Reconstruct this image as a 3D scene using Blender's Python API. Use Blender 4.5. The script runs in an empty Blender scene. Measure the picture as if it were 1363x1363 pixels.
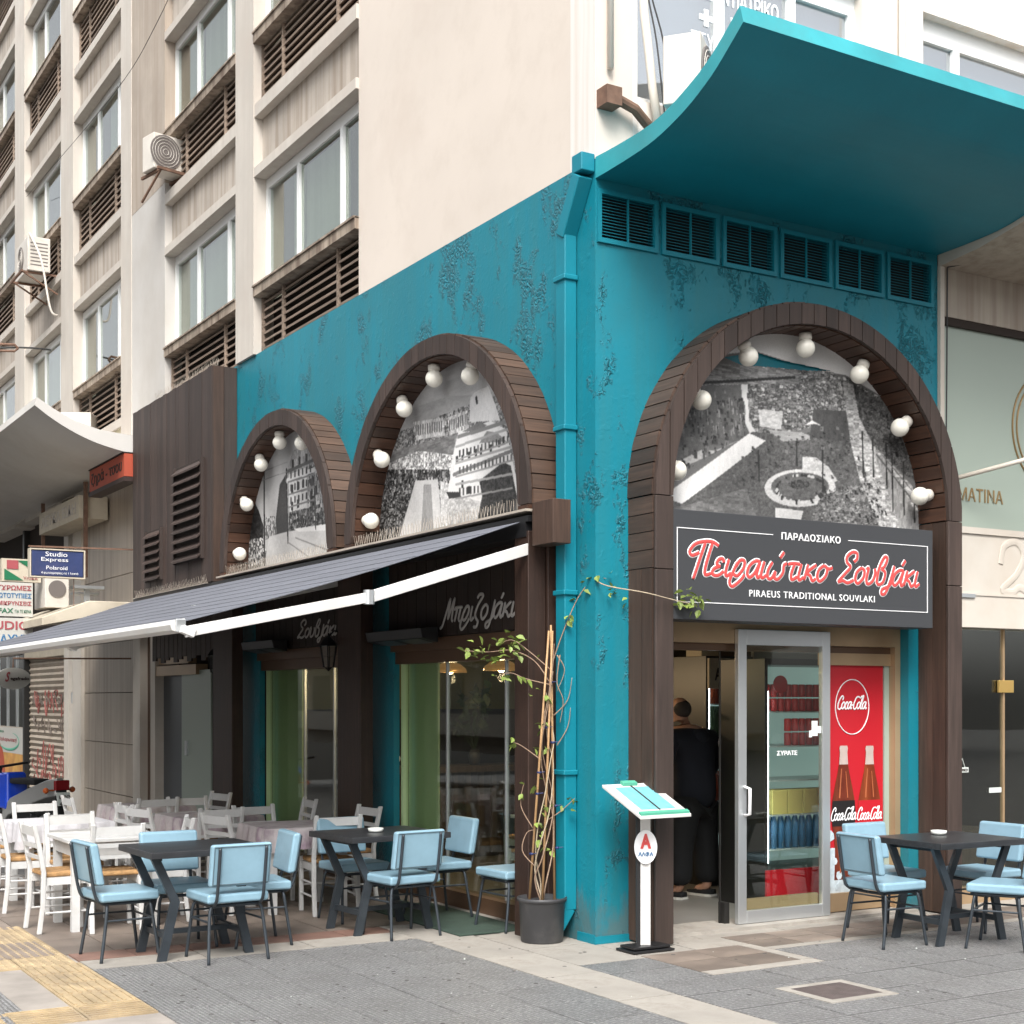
import bpy, math, random
import numpy as np
from mathutils import Vector, Matrix, Euler
random.seed(7)
S = 1.09375          # everything below is written in camera-height/1.6 units; S turns them into metres
R = math.radians
sc = bpy.context.scene
COL = sc.collection

# ------------------------------------------------------------------ camera
cd = bpy.data.cameras.new("camera"); cam = bpy.data.objects.new("camera", cd); COL.objects.link(cam)
cam.location = (-5.275 * S, -7.783 * S, 1.6 * S)
cam.rotation_euler = (R(90), 0, R(59.205 - 90))
cd.sensor_width = 36; cd.sensor_fit = 'HORIZONTAL'
cd.lens = 36 * 1906.6 / 1363
cd.shift_y = (932 - 681.5) / 1363
cd.clip_start = 0.05; cd.clip_end = 400
sc.camera = cam

# ------------------------------------------------------------------ sky, sun, exposure
SUN_AZ = R(-122)      # direction towards the sun, measured from +X
SUN_EL = R(50)
w = bpy.data.worlds.new("World"); sc.world = w; w.use_nodes = True
nt = w.node_tree; nt.nodes.clear()
out = nt.nodes.new('ShaderNodeOutputWorld'); bg = nt.nodes.new('ShaderNodeBackground')
sky = nt.nodes.new('ShaderNodeTexSky'); sky.sky_type = 'NISHITA'; sky.sun_disc = False
sky.sun_elevation = SUN_EL; sky.sun_rotation = R(90) - SUN_AZ
sky.air_density = 1.0; sky.dust_density = 4.0; sky.ozone_density = 1.0
hs = nt.nodes.new('ShaderNodeHueSaturation'); hs.inputs['Saturation'].default_value = 0.16
nt.links.new(sky.outputs[0], hs.inputs['Color']); nt.links.new(hs.outputs[0], bg.inputs[0])
bg.inputs[1].default_value = 0.15
nt.links.new(bg.outputs[0], out.inputs[0])
sd = bpy.data.lights.new("sun", 'SUN'); so = bpy.data.objects.new("sun", sd); COL.objects.link(so)
sd.energy = 1.5; sd.angle = R(26); sd.color = (1, .965, .92)
sdir = Vector((math.cos(SUN_EL) * math.cos(SUN_AZ), math.cos(SUN_EL) * math.sin(SUN_AZ), math.sin(SUN_EL)))
so.rotation_euler = sdir.to_track_quat('Z', 'Y').to_euler()
sc.view_settings.view_transform = 'Standard'; sc.view_settings.look = 'None'
sc.view_settings.exposure = 1.1; sc.view_settings.gamma = 1.0
sc.view_settings.use_curve_mapping = False
sc.cycles.use_denoising = True
try: sc.cycles.denoiser = 'OPENIMAGEDENOISE'
except Exception: pass
sc.cycles.max_bounces = 10; sc.cycles.diffuse_bounces = 4; sc.cycles.glossy_bounces = 4
sc.cycles.transparent_max_bounces = 12; sc.cycles.transmission_bounces = 8

# ------------------------------------------------------------------ materials
MATS = {}
def M(name, col, rough=.6, metal=0., var=.12, vscale=1.5, col2=None, streak=None, bump=0., bscale=60, bstretch=(1, 1, 1),
      rnd=0., spec=.5, wood=None, emit=None, alpha=None, peel_shade=None, ribs=None, dirt=None, coat=0, base_band=None):
    m = bpy.data.materials.new(name); m.use_nodes = True; MATS[name] = m
    n = m.node_tree.nodes; L = m.node_tree.links
    b = n['Principled BSDF']
    b.inputs['Roughness'].default_value = rough; b.inputs['Metallic'].default_value = metal
    b.inputs['Specular IOR Level'].default_value = spec
    b.inputs['Coat Weight'].default_value = coat
    tc = n.new('ShaderNodeTexCoord')
    def mapping(scale):
        mp = n.new('ShaderNodeMapping'); mp.inputs['Scale'].default_value = scale
        L.new(tc.outputs['Object'], mp.inputs[0]); return mp.outputs[0]
    def noise(vec, s, d=4, r=.55):
        t = n.new('ShaderNodeTexNoise'); t.inputs['Scale'].default_value = s; t.inputs['Detail'].default_value = d
        t.inputs['Roughness'].default_value = r; L.new(vec, t.inputs['Vector']); return t.outputs['Fac']
    def ramp(f, a, c):
        t = n.new('ShaderNodeMapRange'); t.inputs[1].default_value = a; t.inputs[2].default_value = c
        L.new(f, t.inputs[0]); return t.outputs[0]
    def mix(f, A, B, mode='MIX'):
        t = n.new('ShaderNodeMix'); t.data_type = 'RGBA'; t.blend_type = mode
        if isinstance(f, (int, float)): t.inputs[0].default_value = f
        else: L.new(f, t.inputs[0])
        for i, x in ((6, A), (7, B)):
            if isinstance(x, tuple): t.inputs[i].default_value = (*x[:3], 1)
            else: L.new(x, t.inputs[i])
        return t.outputs[2]
    obj = mapping((1, 1, 1))
    hi = tuple(min(1, c * (1 + var)) for c in col); lo = tuple(c * (1 - var) for c in col)
    c = mix(ramp(noise(obj, vscale), .3, .7), lo, hi)
    heights = []
    if col2: c = mix(ramp(noise(obj, vscale * .6, 6, .65), .48, .72), c, col2)
    if wood:
        g = {'x': (2, 34, 34), 'y': (34, 2, 34), 'z': (34, 34, 2)}[wood]
        gn = noise(mapping(g), 1.0, 6, .65)
        c = mix(ramp(gn, .35, .68), tuple(x * .55 for x in col), c)
        kn = noise(mapping(tuple(x / 6 for x in g)), 1.3, 3, .5)
        c = mix(ramp(kn, .55, .75), c, tuple(x * .62 for x in col))
        heights.append((gn, .5))
    if streak:
        sn = noise(mapping((9, 9, .35)), 1.0, 5, .6)
        f = ramp(sn, .42, .72)
        c = mix(f, c, streak)
    if dirt:
        f = ramp(noise(obj, 2.3, 8, .7), .5, .8); c = mix(f, c, dirt)
    if ribs:
        for ax, sc_, k in ribs:
            wv = n.new('ShaderNodeTexWave'); wv.bands_direction = ax; wv.wave_type = 'BANDS'; wv.wave_profile = 'SIN'
            wv.inputs['Scale'].default_value = sc_; wv.inputs['Distortion'].default_value = .15
            L.new(obj, wv.inputs['Vector']); heights.append((wv.outputs['Fac'], k))
            c = mix(ramp(wv.outputs['Fac'], .0, .35), tuple(x * .55 for x in col), c)
    if peel_shade:
        # blistered, flaking paint in patches, its flake shadows painted into the colour
        mask = ramp(noise(mapping((1, 1, .62)), 1.7, 9, .74), .542, .60)
        vo = n.new('ShaderNodeTexVoronoi'); vo.inputs['Scale'].default_value = 46; vo.feature = 'SMOOTH_F1'
        dist = n.new('ShaderNodeVectorMath'); dist.operation = 'ADD'
        t2 = n.new('ShaderNodeTexNoise'); t2.inputs['Scale'].default_value = 14; t2.inputs['Detail'].default_value = 3
        L.new(obj, t2.inputs['Vector']); L.new(obj, dist.inputs[0])
        sc2 = n.new('ShaderNodeVectorMath'); sc2.operation = 'SCALE'; sc2.inputs['Scale'].default_value = .05
        L.new(t2.outputs['Color'], sc2.inputs[0]); L.new(sc2.outputs[0], dist.inputs[1]); L.new(dist.outputs[0], vo.inputs['Vector'])
        fl = ramp(vo.outputs['Distance'], .3, .5)
        mm = n.new('ShaderNodeMath'); mm.operation = 'MULTIPLY'; L.new(mask, mm.inputs[0]); L.new(fl, mm.inputs[1])
        heights.append((mm.outputs[0], 7.0)); heights.append((ramp(noise(obj, 9, 5, .6), .55, .75), 1.2))
        c = mix(ramp(mm.outputs[0], .35, .95), c, peel_shade)
    if base_band:
        # ragged greyer, darker band just above the pavement
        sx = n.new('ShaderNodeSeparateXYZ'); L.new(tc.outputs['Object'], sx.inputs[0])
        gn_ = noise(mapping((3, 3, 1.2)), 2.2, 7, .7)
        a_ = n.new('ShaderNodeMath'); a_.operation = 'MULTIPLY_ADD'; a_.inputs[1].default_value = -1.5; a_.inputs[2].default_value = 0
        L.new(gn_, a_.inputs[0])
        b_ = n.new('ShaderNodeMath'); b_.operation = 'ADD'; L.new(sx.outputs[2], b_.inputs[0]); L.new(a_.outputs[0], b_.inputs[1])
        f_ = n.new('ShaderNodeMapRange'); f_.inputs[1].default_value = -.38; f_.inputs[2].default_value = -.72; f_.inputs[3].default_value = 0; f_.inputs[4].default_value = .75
        L.new(b_.outputs[0], f_.inputs[0]); c = mix(f_.outputs[0], c, base_band)
    if rnd:
        oi = n.new('ShaderNodeObjectInfo')
        mr = n.new('ShaderNodeMapRange'); mr.inputs[3].default_value = 1 - rnd; mr.inputs[4].default_value = 1 + rnd
        L.new(oi.outputs['Random'], mr.inputs[0])
        vm = n.new('ShaderNodeVectorMath'); vm.operation = 'SCALE'
        L.new(c, vm.inputs[0]); L.new(mr.outputs[0], vm.inputs['Scale']); c = vm.outputs[0]
    L.new(c, b.inputs['Base Color'])
    if bump or heights:
        if bump: heights.append((noise(mapping(bstretch), bscale, 5, .6), bump))
        acc = None
        for h, k in heights:
            mu = n.new('ShaderNodeMath'); mu.operation = 'MULTIPLY'; mu.inputs[1].default_value = k; L.new(h, mu.inputs[0])
            if acc is None: acc = mu.outputs[0]
            else:
                ad = n.new('ShaderNodeMath'); ad.operation = 'ADD'; L.new(acc, ad.inputs[0]); L.new(mu.outputs[0], ad.inputs[1]); acc = ad.outputs[0]
        bp = n.new('ShaderNodeBump'); bp.inputs['Strength'].default_value = 1; bp.inputs['Distance'].default_value = .002
        L.new(acc, bp.inputs['Height']); L.new(bp.outputs[0], b.inputs['Normal'])
    if emit:
        b.inputs['Emission Color'].default_value = (*emit[0], 1); b.inputs['Emission Strength'].default_value = emit[1]
    if alpha is not None: b.inputs['Alpha'].default_value = alpha
    return m
def glassmat(name, tint=(.9, .95, .92), refl=.5, dark=0.0, rough=.02):
    """architectural glass: fresnel mirror over a tinted see-through pane"""
    m = bpy.data.materials.new(name); m.use_nodes = True; MATS[name] = m
    n = m.node_tree.nodes; L = m.node_tree.links; n.clear()
    o = n.new('ShaderNodeOutputMaterial'); mx = n.new('ShaderNodeMixShader'); tr = n.new('ShaderNodeBsdfTransparent')
    gl = n.new('ShaderNodeBsdfGlossy'); lw = n.new('ShaderNodeLayerWeight'); pw = n.new('ShaderNodeMath'); pw.operation = 'POWER'; pw.inputs[1].default_value = 5
    tr.inputs[0].default_value = (*tint, 1); gl.inputs['Roughness'].default_value = rough
    ad = n.new('ShaderNodeMath'); ad.operation = 'MULTIPLY_ADD'; ad.inputs[1].default_value = .9; ad.inputs[2].default_value = .045 + refl
    ad.use_clamp = True
    L.new(lw.outputs['Facing'], pw.inputs[0]); L.new(pw.outputs[0], ad.inputs[0]); L.new(ad.outputs[0], mx.inputs[0])
    tc = n.new('ShaderNodeTexCoord'); no = n.new('ShaderNodeTexNoise'); no.inputs['Scale'].default_value = .9
    bp = n.new('ShaderNodeBump'); bp.inputs['Distance'].default_value = .004; bp.inputs['Strength'].default_value = .35
    L.new(tc.outputs['Object'], no.inputs[0]); L.new(no.outputs[0], bp.inputs['Height']); L.new(bp.outputs[0], gl.inputs['Normal'])
    L.new(tr.outputs[0], mx.inputs[1]); L.new(gl.outputs[0], mx.inputs[2]); L.new(mx.outputs[0], o.inputs[0])
    return m
def vcmat(name, rough=.6):
    m = bpy.data.materials.new(name); m.use_nodes = True; MATS[name] = m
    n = m.node_tree.nodes; b = n['Principled BSDF']; b.inputs['Roughness'].default_value = rough
    a = n.new('ShaderNodeVertexColor'); a.layer_name = "Col"
    m.node_tree.links.new(a.outputs[0], b.inputs['Base Color']); return m

TEAL = (.0008, .186, .250)
M('teal', TEAL, .5, var=.12, vscale=.8, col2=(.014, .165, .205), bump=1.2, bscale=30, peel_shade=(.0015, .14, .185), streak=(.012, .175, .215), base_band=(.085, .13, .13))
M('teal_plain', TEAL, .5, var=.1, vscale=1.2, bump=.6, bscale=18)
M('teal_lit', (.03, .30, .34), .5, var=.2, vscale=1.5, bump=1.0, bscale=14, dirt=(.05, .27, .29))  # paler copy of the teal: daylight on the canopy edge put into colour
M('plaster_beige', (.64, .57, .50), .85, var=.06, vscale=.5, col2=(.565, .48, .41), bump=.6, bscale=12, dirt=(.59, .52, .45))
M('plaster_lit', (.72, .69, .65), .85, var=.04, vscale=.5, bump=.3, bscale=30, streak=(.62, .54, .46))  # beige plaster again, the front's stronger light put into a paler colour
M('concrete_fin', (.55, .51, .455), .85, var=.1, vscale=1.2, bump=.5, bscale=40, streak=(.50, .455, .40), col2=(.50, .44, .385))
M('concrete_dark', (.46, .41, .355), .9, var=.15, vscale=2.0, bump=1, bscale=40, streak=(.29, .235, .185))
M('concrete_sill', (.34, .28, .22), .9, var=.3, vscale=5, bump=1, bscale=50, streak=(.13, .09, .065))
M('concrete_grey', (.54, .52, .49), .85, var=.06, vscale=.7, bump=.4, bscale=30, col2=(.45, .42, .38))
M('plaster_yellow', (.58, .53, .38), .85, var=.05, vscale=1)
M('slat_wood', (.31, .235, .18), .8, var=.2, vscale=3, wood='y', rnd=.25)
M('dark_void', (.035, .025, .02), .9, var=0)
M('white_frame', (.78, .79, .78), .35, var=.03)
M('wood_z', (.065, .036, .024), .6, wood='z', var=.25, rnd=.3)
M('wood_x', (.092, .052, .034), .55, wood='x', var=.25, rnd=.35)
M('wood_y', (.080, .048, .034), .55, wood='y', var=.25, rnd=.35)
M('wood_grey_z', (.064, .042, .034), .6, wood='z', var=.2, rnd=.28, streak=(.04, .026, .02))
M('wood_in_x', (.07, .030, .016), .5, wood='x', var=.2, rnd=.35)
M('wood_in_y', (.07, .030, .016), .5, wood='y', var=.2, rnd=.35)
M('post_wood', (.050, .026, .018), .5, wood='z', var=.35, vscale=3, rnd=.1, bump=1)
M('panel_dark', (.03, .018, .013), .6, wood='z', var=.3)
M('paver_dark', (.27, .267, .265), .42, var=.7, vscale=34, rnd=.05, bump=5, bscale=150, ribs=(('X', 12, 2.2), ('Y', 9, 1.4)), col2=(.31, .307, .30), dirt=(.155, .15, .14))
M('paver_light', (.33, .305, .27), .7, var=.22, vscale=2.2, rnd=.07, bump=1.5, bscale=70, dirt=(.15, .13, .11))
M('tile_brown', (.185, .15, .125), .55, var=.2, vscale=3, rnd=.22, bump=1, bscale=60, dirt=(.26, .21, .17))
M('tile_red', (.19, .11, .085), .6, var=.2, vscale=4, rnd=.2, bump=1, bscale=60)
M('grout', (.30, .27, .24), .9, var=.2, vscale=3, bump=1)
M('street', (.07, .068, .066), .85, var=.2, vscale=2, bump=2, bscale=60)
M('tactile', (.36, .275, .165), .75, var=.25, vscale=6, rnd=.1, bump=1, bscale=60, dirt=(.24, .19, .14))
M('tactile_groove', (.2, .16, .12), .8, var=.2, vscale=5)
M('mat_green', (.035, .06, .045), .95, var=.2, vscale=6, bump=3, bscale=160)
M('gum', (.10, .095, .09), .8, var=.3, vscale=8)
M('iron', (.10, .08, .075), .6, var=.25, vscale=10, bump=3, bscale=60)
M('blue_vinyl', (.225, .365, .45), .34, var=.10, vscale=5, bump=1.2, bscale=9, spec=.5, dirt=(.19, .31, .385), rnd=.05)
M('piping', (.09, .14, .17), .5, var=0)
M('steel_dark', (.045, .055, .065), .38, metal=.4, var=.15, vscale=8)
M('table_black', (.04, .042, .046), .35, var=.25, vscale=6, wood='x')
M('white_paint', (.56, .56, .55), .5, var=.08, vscale=6, bump=.4, bscale=30, dirt=(.44, .42, .385), rnd=.06)
M('rush', (.42, .24, .10), .75, var=.3, vscale=20, bump=3, bscale=90, bstretch=(1, 6, 1))
M('cloth_white', (.50, .49, .51), .8, var=.05, bump=.5, bscale=20)
M('cloth_print', (.52, .47, .47), .8, var=.1, vscale=6, col2=(.25, .16, .22), bump=.5, bscale=20)
M('awning_cloth', (.125, .132, .155), .8, var=.12, vscale=1.2, bump=.6, bscale=90)
M('awning_seam', (.17, .18, .2), .8, var=.05)
M('white_metal', (.60, .59, .57), .35, var=.06, vscale=4, dirt=(.6, .57, .52))
M('black_metal', (.012, .012, .013), .4, var=.1)
M('sign_grey', (.043, .045, .049), .5, var=.05, vscale=.6)
M('sign_red', (.62, .07, .065), .5, var=.03)
M('sign_white', (.85, .85, .85), .5, var=0)
M('letter_grey', (.42, .40, .38), .5, var=.05)
M('globe_white', (.82, .79, .70), .25, var=.03, spec=.5)
M('lamp_base', (.66, .62, .55), .5, var=.05)
M('brass', (.42, .29, .17), .38, metal=.35, var=.1, vscale=2)
M('brown_alu', (.13, .075, .045), .4, metal=.3, var=.1)
M('alu', (.62, .64, .65), .3, metal=.75, var=.06)
M('green_paint', (.52, .66, .36), .6, var=.06, vscale=1.5)
M('olive_paint', (.17, .165, .05), .8, var=.1, vscale=1)
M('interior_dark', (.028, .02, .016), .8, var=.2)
M('interior_mid', (.09, .06, .04), .8, var=.2, wood='z')
M('interior_tile', (.2, .19, .175), .4, var=.1, rnd=.1)
M('ceiling_in', (.12, .11, .08), .9, var=.05)
M('pot_black', (.045, .045, .048), .5, var=.2, vscale=5, dirt=(.10, .095, .09), bump=.5)
M('soil', (.05, .035, .025), .95, var=.3, vscale=20, bump=5)
M('bamboo', (.42, .25, .12), .5, var=.15, vscale=8)
M('stem', (.28, .19, .13), .8, var=.2, vscale=20)
M('stem_pale', (.42, .34, .24), .8, var=.2, vscale=20)
M('leaf', (.20, .27, .055), .55, var=.3, vscale=8, rnd=.3)
M('leaf_dark', (.02, .04, .012), .6, var=.3, vscale=8)
M('tie_blue', (.01, .02, .10), .5, var=0)
M('marble', (.42, .36, .295), .45, var=.12, vscale=1.3, streak=(.28, .22, .17), col2=(.42, .37, .31))
M('marble_light', (.62, .57, .50), .5, var=.08, vscale=1.3, col2=(.55, .48, .4))
M('shutter', (.40, .34, .27), .6, var=.12, vscale=3, dirt=(.3, .22, .17), rnd=.08)
M('graffiti_red', (.30, .10, .085), .7, var=.3)
M('graffiti_black', (.16, .13, .11), .7, var=.3)
M('orange_sign', (.38, .065, .03), .6, var=.1)
M('text_dark', (.03, .015, .012), .6, var=0)
M('cream', (.52, .46, .36), .7, var=.1, vscale=3, dirt=(.38, .32, .24))
M('blue_sign', (.025, .04, .12), .5, var=.15, vscale=6, dirt=(.07, .07, .14))
M('green_sign', (.01, .14, .06), .5, var=.1)
M('pink_text', (.34, .07, .08), .6, var=0)
M('blue_text', (.03, .15, .32), .6, var=0)
M('green_text', (.03, .15, .08), .6, var=0)
M('fridge_white', (.4, .46, .45), .35, var=.03)
M('fridge_dark', (.018, .017, .016), .4, var=.05)
M('led', (.9, .95, 1), .5, var=0, emit=((.85, .95, 1), 4))
M('fridge_glow', (.34, .42, .40), .6, var=.02, emit=((.6, .85, .8), .12))
M('can_red', (.5, .03, .03), .35, var=.1, rnd=.2)
M('crate_yellow', (.62, .52, .16), .5, var=.05)
M('bottle_blue', (.05, .16, .32), .3, var=.1)
M('coke_red', (.50, .012, .022), .45, var=.04)
M('cola_brown', (.13, .022, .010), .3, var=.2, vscale=10, streak=(.28, .06, .02))
M('copper_print', (.42, .12, .05), .4, var=.1)
M('label_black', (.015, .012, .012), .4, var=0)
M('ice', (.6, .68, .72), .4, var=.2, vscale=14, col2=(.4, .5, .55))
M('bottle_clear', (.50, .40, .36), .3, var=.1, vscale=10)
M('bulb', (1, .8, .5), .5, var=0, emit=((1, .62, .25), 30))
M('copper', (.55, .30, .12), .35, metal=.8, var=.1, emit=((1, .5, .15), .12))
M('skin', (.45, .24, .16), .55, var=.06)
M('navy_cloth', (.007, .008, .014), .9, var=.2, vscale=5, bump=1.5, bscale=20)
M('black_cloth', (.006, .006, .007), .9, var=.2, vscale=5, bump=1.5, bscale=20)
M('hair_grey', (.05, .04, .035), .8, var=.2)
M('shoe_sole', (.6, .58, .54), .6, var=.05)
M('paper', (.72, .76, .72), .5, var=.03)
M('paper_teal', (.16, .42, .46), .5, var=.15, vscale=20)
M('clip_green', (.09, .38, .26), .5, var=.05)
M('moto_blue', (.01, .06, .55), .25, var=.05, coat=.6)
M('moto_silver', (.45, .45, .44), .3, metal=.5, var=.05)
M('rubber', (.015, .015, .016), .8, var=.1)
M('tail_red', (.25, .01, .015), .2, var=0)
M('orange_plastic', (.6, .12, .02), .4, var=0)
M('poster_white', (.5, .49, .45), .5, var=.03)
M('poster_orange', (.55, .27, .07), .5, var=.3, vscale=3, col2=(.6, .42, .1))
M('glass_frost', (.34, .40, .34), .35, var=.03, vscale=.5, spec=.6)
M('gold', (.30, .20, .09), .4, metal=.3, var=0)
M('gold_lock', (.72, .48, .16), .3, metal=.7, var=0)
M('ac_white', (.62, .58, .52), .5, var=.08, vscale=4, dirt=(.42, .36, .3))
M('ac_grill', (.16, .14, .13), .6, var=.1)
M('rust', (.16, .09, .06), .8, var=.3, vscale=10)
M('wire', (.03, .03, .03), .6, var=0)
M('spike', (.42, .37, .31), .5, var=.1)
M('vinyl_letter', (.86, .88, .9), .6, var=0)
M('pane_backing_white', (.62, .67, .72), .9, var=.03, vscale=1)
M('concrete_brown', (.42, .36, .30), .85, var=.12, vscale=1.5, bump=.5, streak=(.33, .27, .215), col2=(.37, .31, .255))
M('curtain', (.34, .36, .32), .9, var=.04, vscale=2, streak=(.26, .28, .25))
M('opposite', (.34, .32, .29), .85, var=.08, vscale=.5)
M('opposite_dark', (.07, .08, .09), .3, var=.1)
M('ashtray', (.7, .72, .68), .3, var=.05)
glassmat('glass', (.93, .97, .94), .02)
glassmat('glass_shop', (.88, .92, .88), .09)
glassmat('glass_up', (.80, .85, .80), .12)
glassmat('glass_sky', (.80, .86, .90), .45)
vcmat('print')

# ------------------------------------------------------------------ mesh helpers
ORG = Vector((0, 0, 0))
class MB:
    def __init__(s): s.v = []; s.f = []; s.mi = []; s.cur = 0
    def m(s, i): s.cur = i; return s
    def add(s, vs, fs):
        o = len(s.v); s.v += [tuple(v) for v in vs]
        for f in fs: s.f.append(tuple(i + o for i in f)); s.mi.append(s.cur)
        return s
    def hexa(s, p):
        return s.add(p, [(0, 3, 2, 1), (4, 5, 6, 7), (0, 1, 5, 4), (1, 2, 6, 5), (2, 3, 7, 6), (3, 0, 4, 7)])
    def box(s, x0, x1, y0, y1, z0, z1):
        return s.hexa([(x0, y0, z0), (x1, y0, z0), (x1, y1, z0), (x0, y1, z0), (x0, y0, z1), (x1, y0, z1), (x1, y1, z1), (x0, y1, z1)])
    def beam(s, a, b, w, h=None, up=(0, 0, 1)):
        a, b = Vector(a), Vector(b); h = h or w; d = (b - a).normalized(); u = Vector(up)
        if abs(d.dot(u)) > .98: u = Vector((1, 0, 0))
        r = d.cross(u).normalized(); u = r.cross(d).normalized(); r = r * w / 2; u = u * h / 2
        return s.hexa([a - r - u, a + r - u, a + r + u, a - r + u, b - r - u, b + r - u, b + r + u, b - r + u])
    def tube(s, pts, r, n=8, flat=None, nrm=None):
        pts = [Vector(p) for p in pts]; k = len(pts)
        rs = r if isinstance(r, (list, tuple)) else [r] * k
        vs = []; ref = Vector(nrm) if nrm else None
        for i, p in enumerate(pts):
            d = (pts[min(i + 1, k - 1)] - pts[max(i - 1, 0)])
            d = d.normalized() if d.length > 1e-9 else Vector((0, 0, 1))
            if nrm: u = Vector(nrm)
            else:
                if ref is None: ref = Vector((0, 0, 1)) if abs(d.z) < .9 else Vector((1, 0, 0))
                u = (ref - d * ref.dot(d)); u = u.normalized() if u.length > 1e-6 else Vector((1, 0, 0)); ref = u
            sd_ = d.cross(u).normalized(); fl = flat if flat else 1
            for j in range(n):
                t = 2 * math.pi * j / n
                vs.append(p + sd_ * (math.cos(t) * rs[i]) + u * (math.sin(t) * rs[i] * fl))
        fs = [(i * n + j, i * n + (j + 1) % n, (i + 1) * n + (j + 1) % n, (i + 1) * n + j) for i in range(k - 1) for j in range(n)]
        fs += [tuple(range(n))[::-1], tuple((k - 1) * n + j for j in range(n))]
        return s.add(vs, fs)
    def cyl(s, a, b, r, r2=None, n=16): return s.tube([a, b], [r, r if r2 is None else r2], n)
    def lathe(s, c, prof, n=20, axis=(0, 0, 1)):
        q = Vector((0, 0, 1)).rotation_difference(Vector(axis)); c = Vector(c); vs = []
        for r_, z_ in prof:
            for j in range(n):
                t = 2 * math.pi * j / n; vs.append(c + q @ Vector((r_ * math.cos(t), r_ * math.sin(t), z_)))
        k = len(prof)
        fs = [(i * n + j, i * n + (j + 1) % n, (i + 1) * n + (j + 1) % n, (i + 1) * n + j) for i in range(k - 1) for j in range(n)]
        fs += [tuple(range(n))[::-1], tuple((k - 1) * n + j for j in range(n))]
        return s.add(vs, fs)
    def ball(s, c, r, n=16, m=10, axis=(0, 0, 1), sq=1):
        return s.lathe(c, [(max(1e-4, r * math.sin(math.pi * i / m)), -r * sq * math.cos(math.pi * i / m)) for i in range(m + 1)], n, axis)
    def prism(s, poly, ax, a, b):
        n = len(poly)
        def P(p, t): return {'x': (t, p[0], p[1]), 'y': (p[0], t, p[1]), 'z': (p[0], p[1], t)}[ax]
        vs = [P(p, a) for p in poly] + [P(p, b) for p in poly]
        return s.add(vs, [tuple(range(n))[::-1], tuple(range(n, 2 * n))] + [(i, (i + 1) % n, n + (i + 1) % n, n + i) for i in range(n)])
    def build(s, name, mats, parent=None, smooth=False, bevel=0, seg=2, label=None, kind=None):
        me = bpy.data.meshes.new(name); o_ = ORG_OF.get(parent, Vector((0, 0, 0))) if parent else Vector((0, 0, 0))
        me.from_pydata([((v[0] - o_.x) * S, (v[1] - o_.y) * S, (v[2] - o_.z) * S) for v in s.v], [], s.f)
        if isinstance(mats, str): mats = [mats]
        for q in mats: me.materials.append(MATS[q])
        if len(mats) > 1: me.polygons.foreach_set('material_index', s.mi)
        import bmesh
        bm = bmesh.new(); bm.from_mesh(me); bmesh.ops.recalc_face_normals(bm, faces=bm.faces); bm.to_mesh(me); bm.free()
        if smooth: me.shade_smooth()
        ob = bpy.data.objects.new(name, me); COL.objects.link(ob)
        if parent: ob.parent = parent; ORG_OF[ob] = o_
        if bevel:
            b = ob.modifiers.new('bevel', 'BEVEL'); b.width = bevel * S; b.segments = seg; b.limit_method = 'ANGLE'; b.angle_limit = R(35)
            if smooth or seg > 1: me.shade_smooth(); b.harden_normals = True
        if label: ob['label'] = label
        if kind: ob['kind'] = kind
        return ob
ORG_OF = {}
def thing(name, label, cat, loc=(0, 0, 0), rot=0, group=None, kind=None):
    o = bpy.data.objects.new(name, None); COL.objects.link(o); o.empty_display_size = .1
    o.location = Vector(loc) * S; o.rotation_euler = (0, 0, rot)
    if kind: o['kind'] = kind
    else: o['label'] = label; o['category'] = cat
    if kind and label: o['label'] = label
    if group: o['group'] = group
    ORG_OF[o] = Vector(loc)
    return o
def local(o): ORG_OF[o] = Vector((0, 0, 0)); return o      # parts of this thing are written in its own axes
def tag(o, label, cat, group=None):
    o['label'] = label; o['category'] = cat
    if group: o['group'] = group
    return o
def dup(src, loc, rot, label, group=None):
    def cp(o, par):
        c = o.copy(); COL.objects.link(c)
        if par is not None: c.parent = par
        for ch in list(o.children): cp(ch, c)
        return c
    r = cp(src, None); r.location = Vector(loc) * S; r.rotation_euler = (0, 0, rot); r['label'] = label
    if group: r['group'] = group
    return r

def spline(pts, k=6):
    P = [Vector(p) for p in pts]; out = []
    for i in range(len(P) - 1):
        p0 = P[max(i - 1, 0)]; p1 = P[i]; p2 = P[i + 1]; p3 = P[min(i + 2, len(P) - 1)]
        for j in range(k):
            t = j / k
            out.append(.5 * ((2 * p1) + (-p0 + p2) * t + (2 * p0 - 5 * p1 + 4 * p2 - p3) * t * t + (-p0 + 3 * p1 - 3 * p2 + p3) * t ** 3))
    out.append(P[-1]); return out

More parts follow.
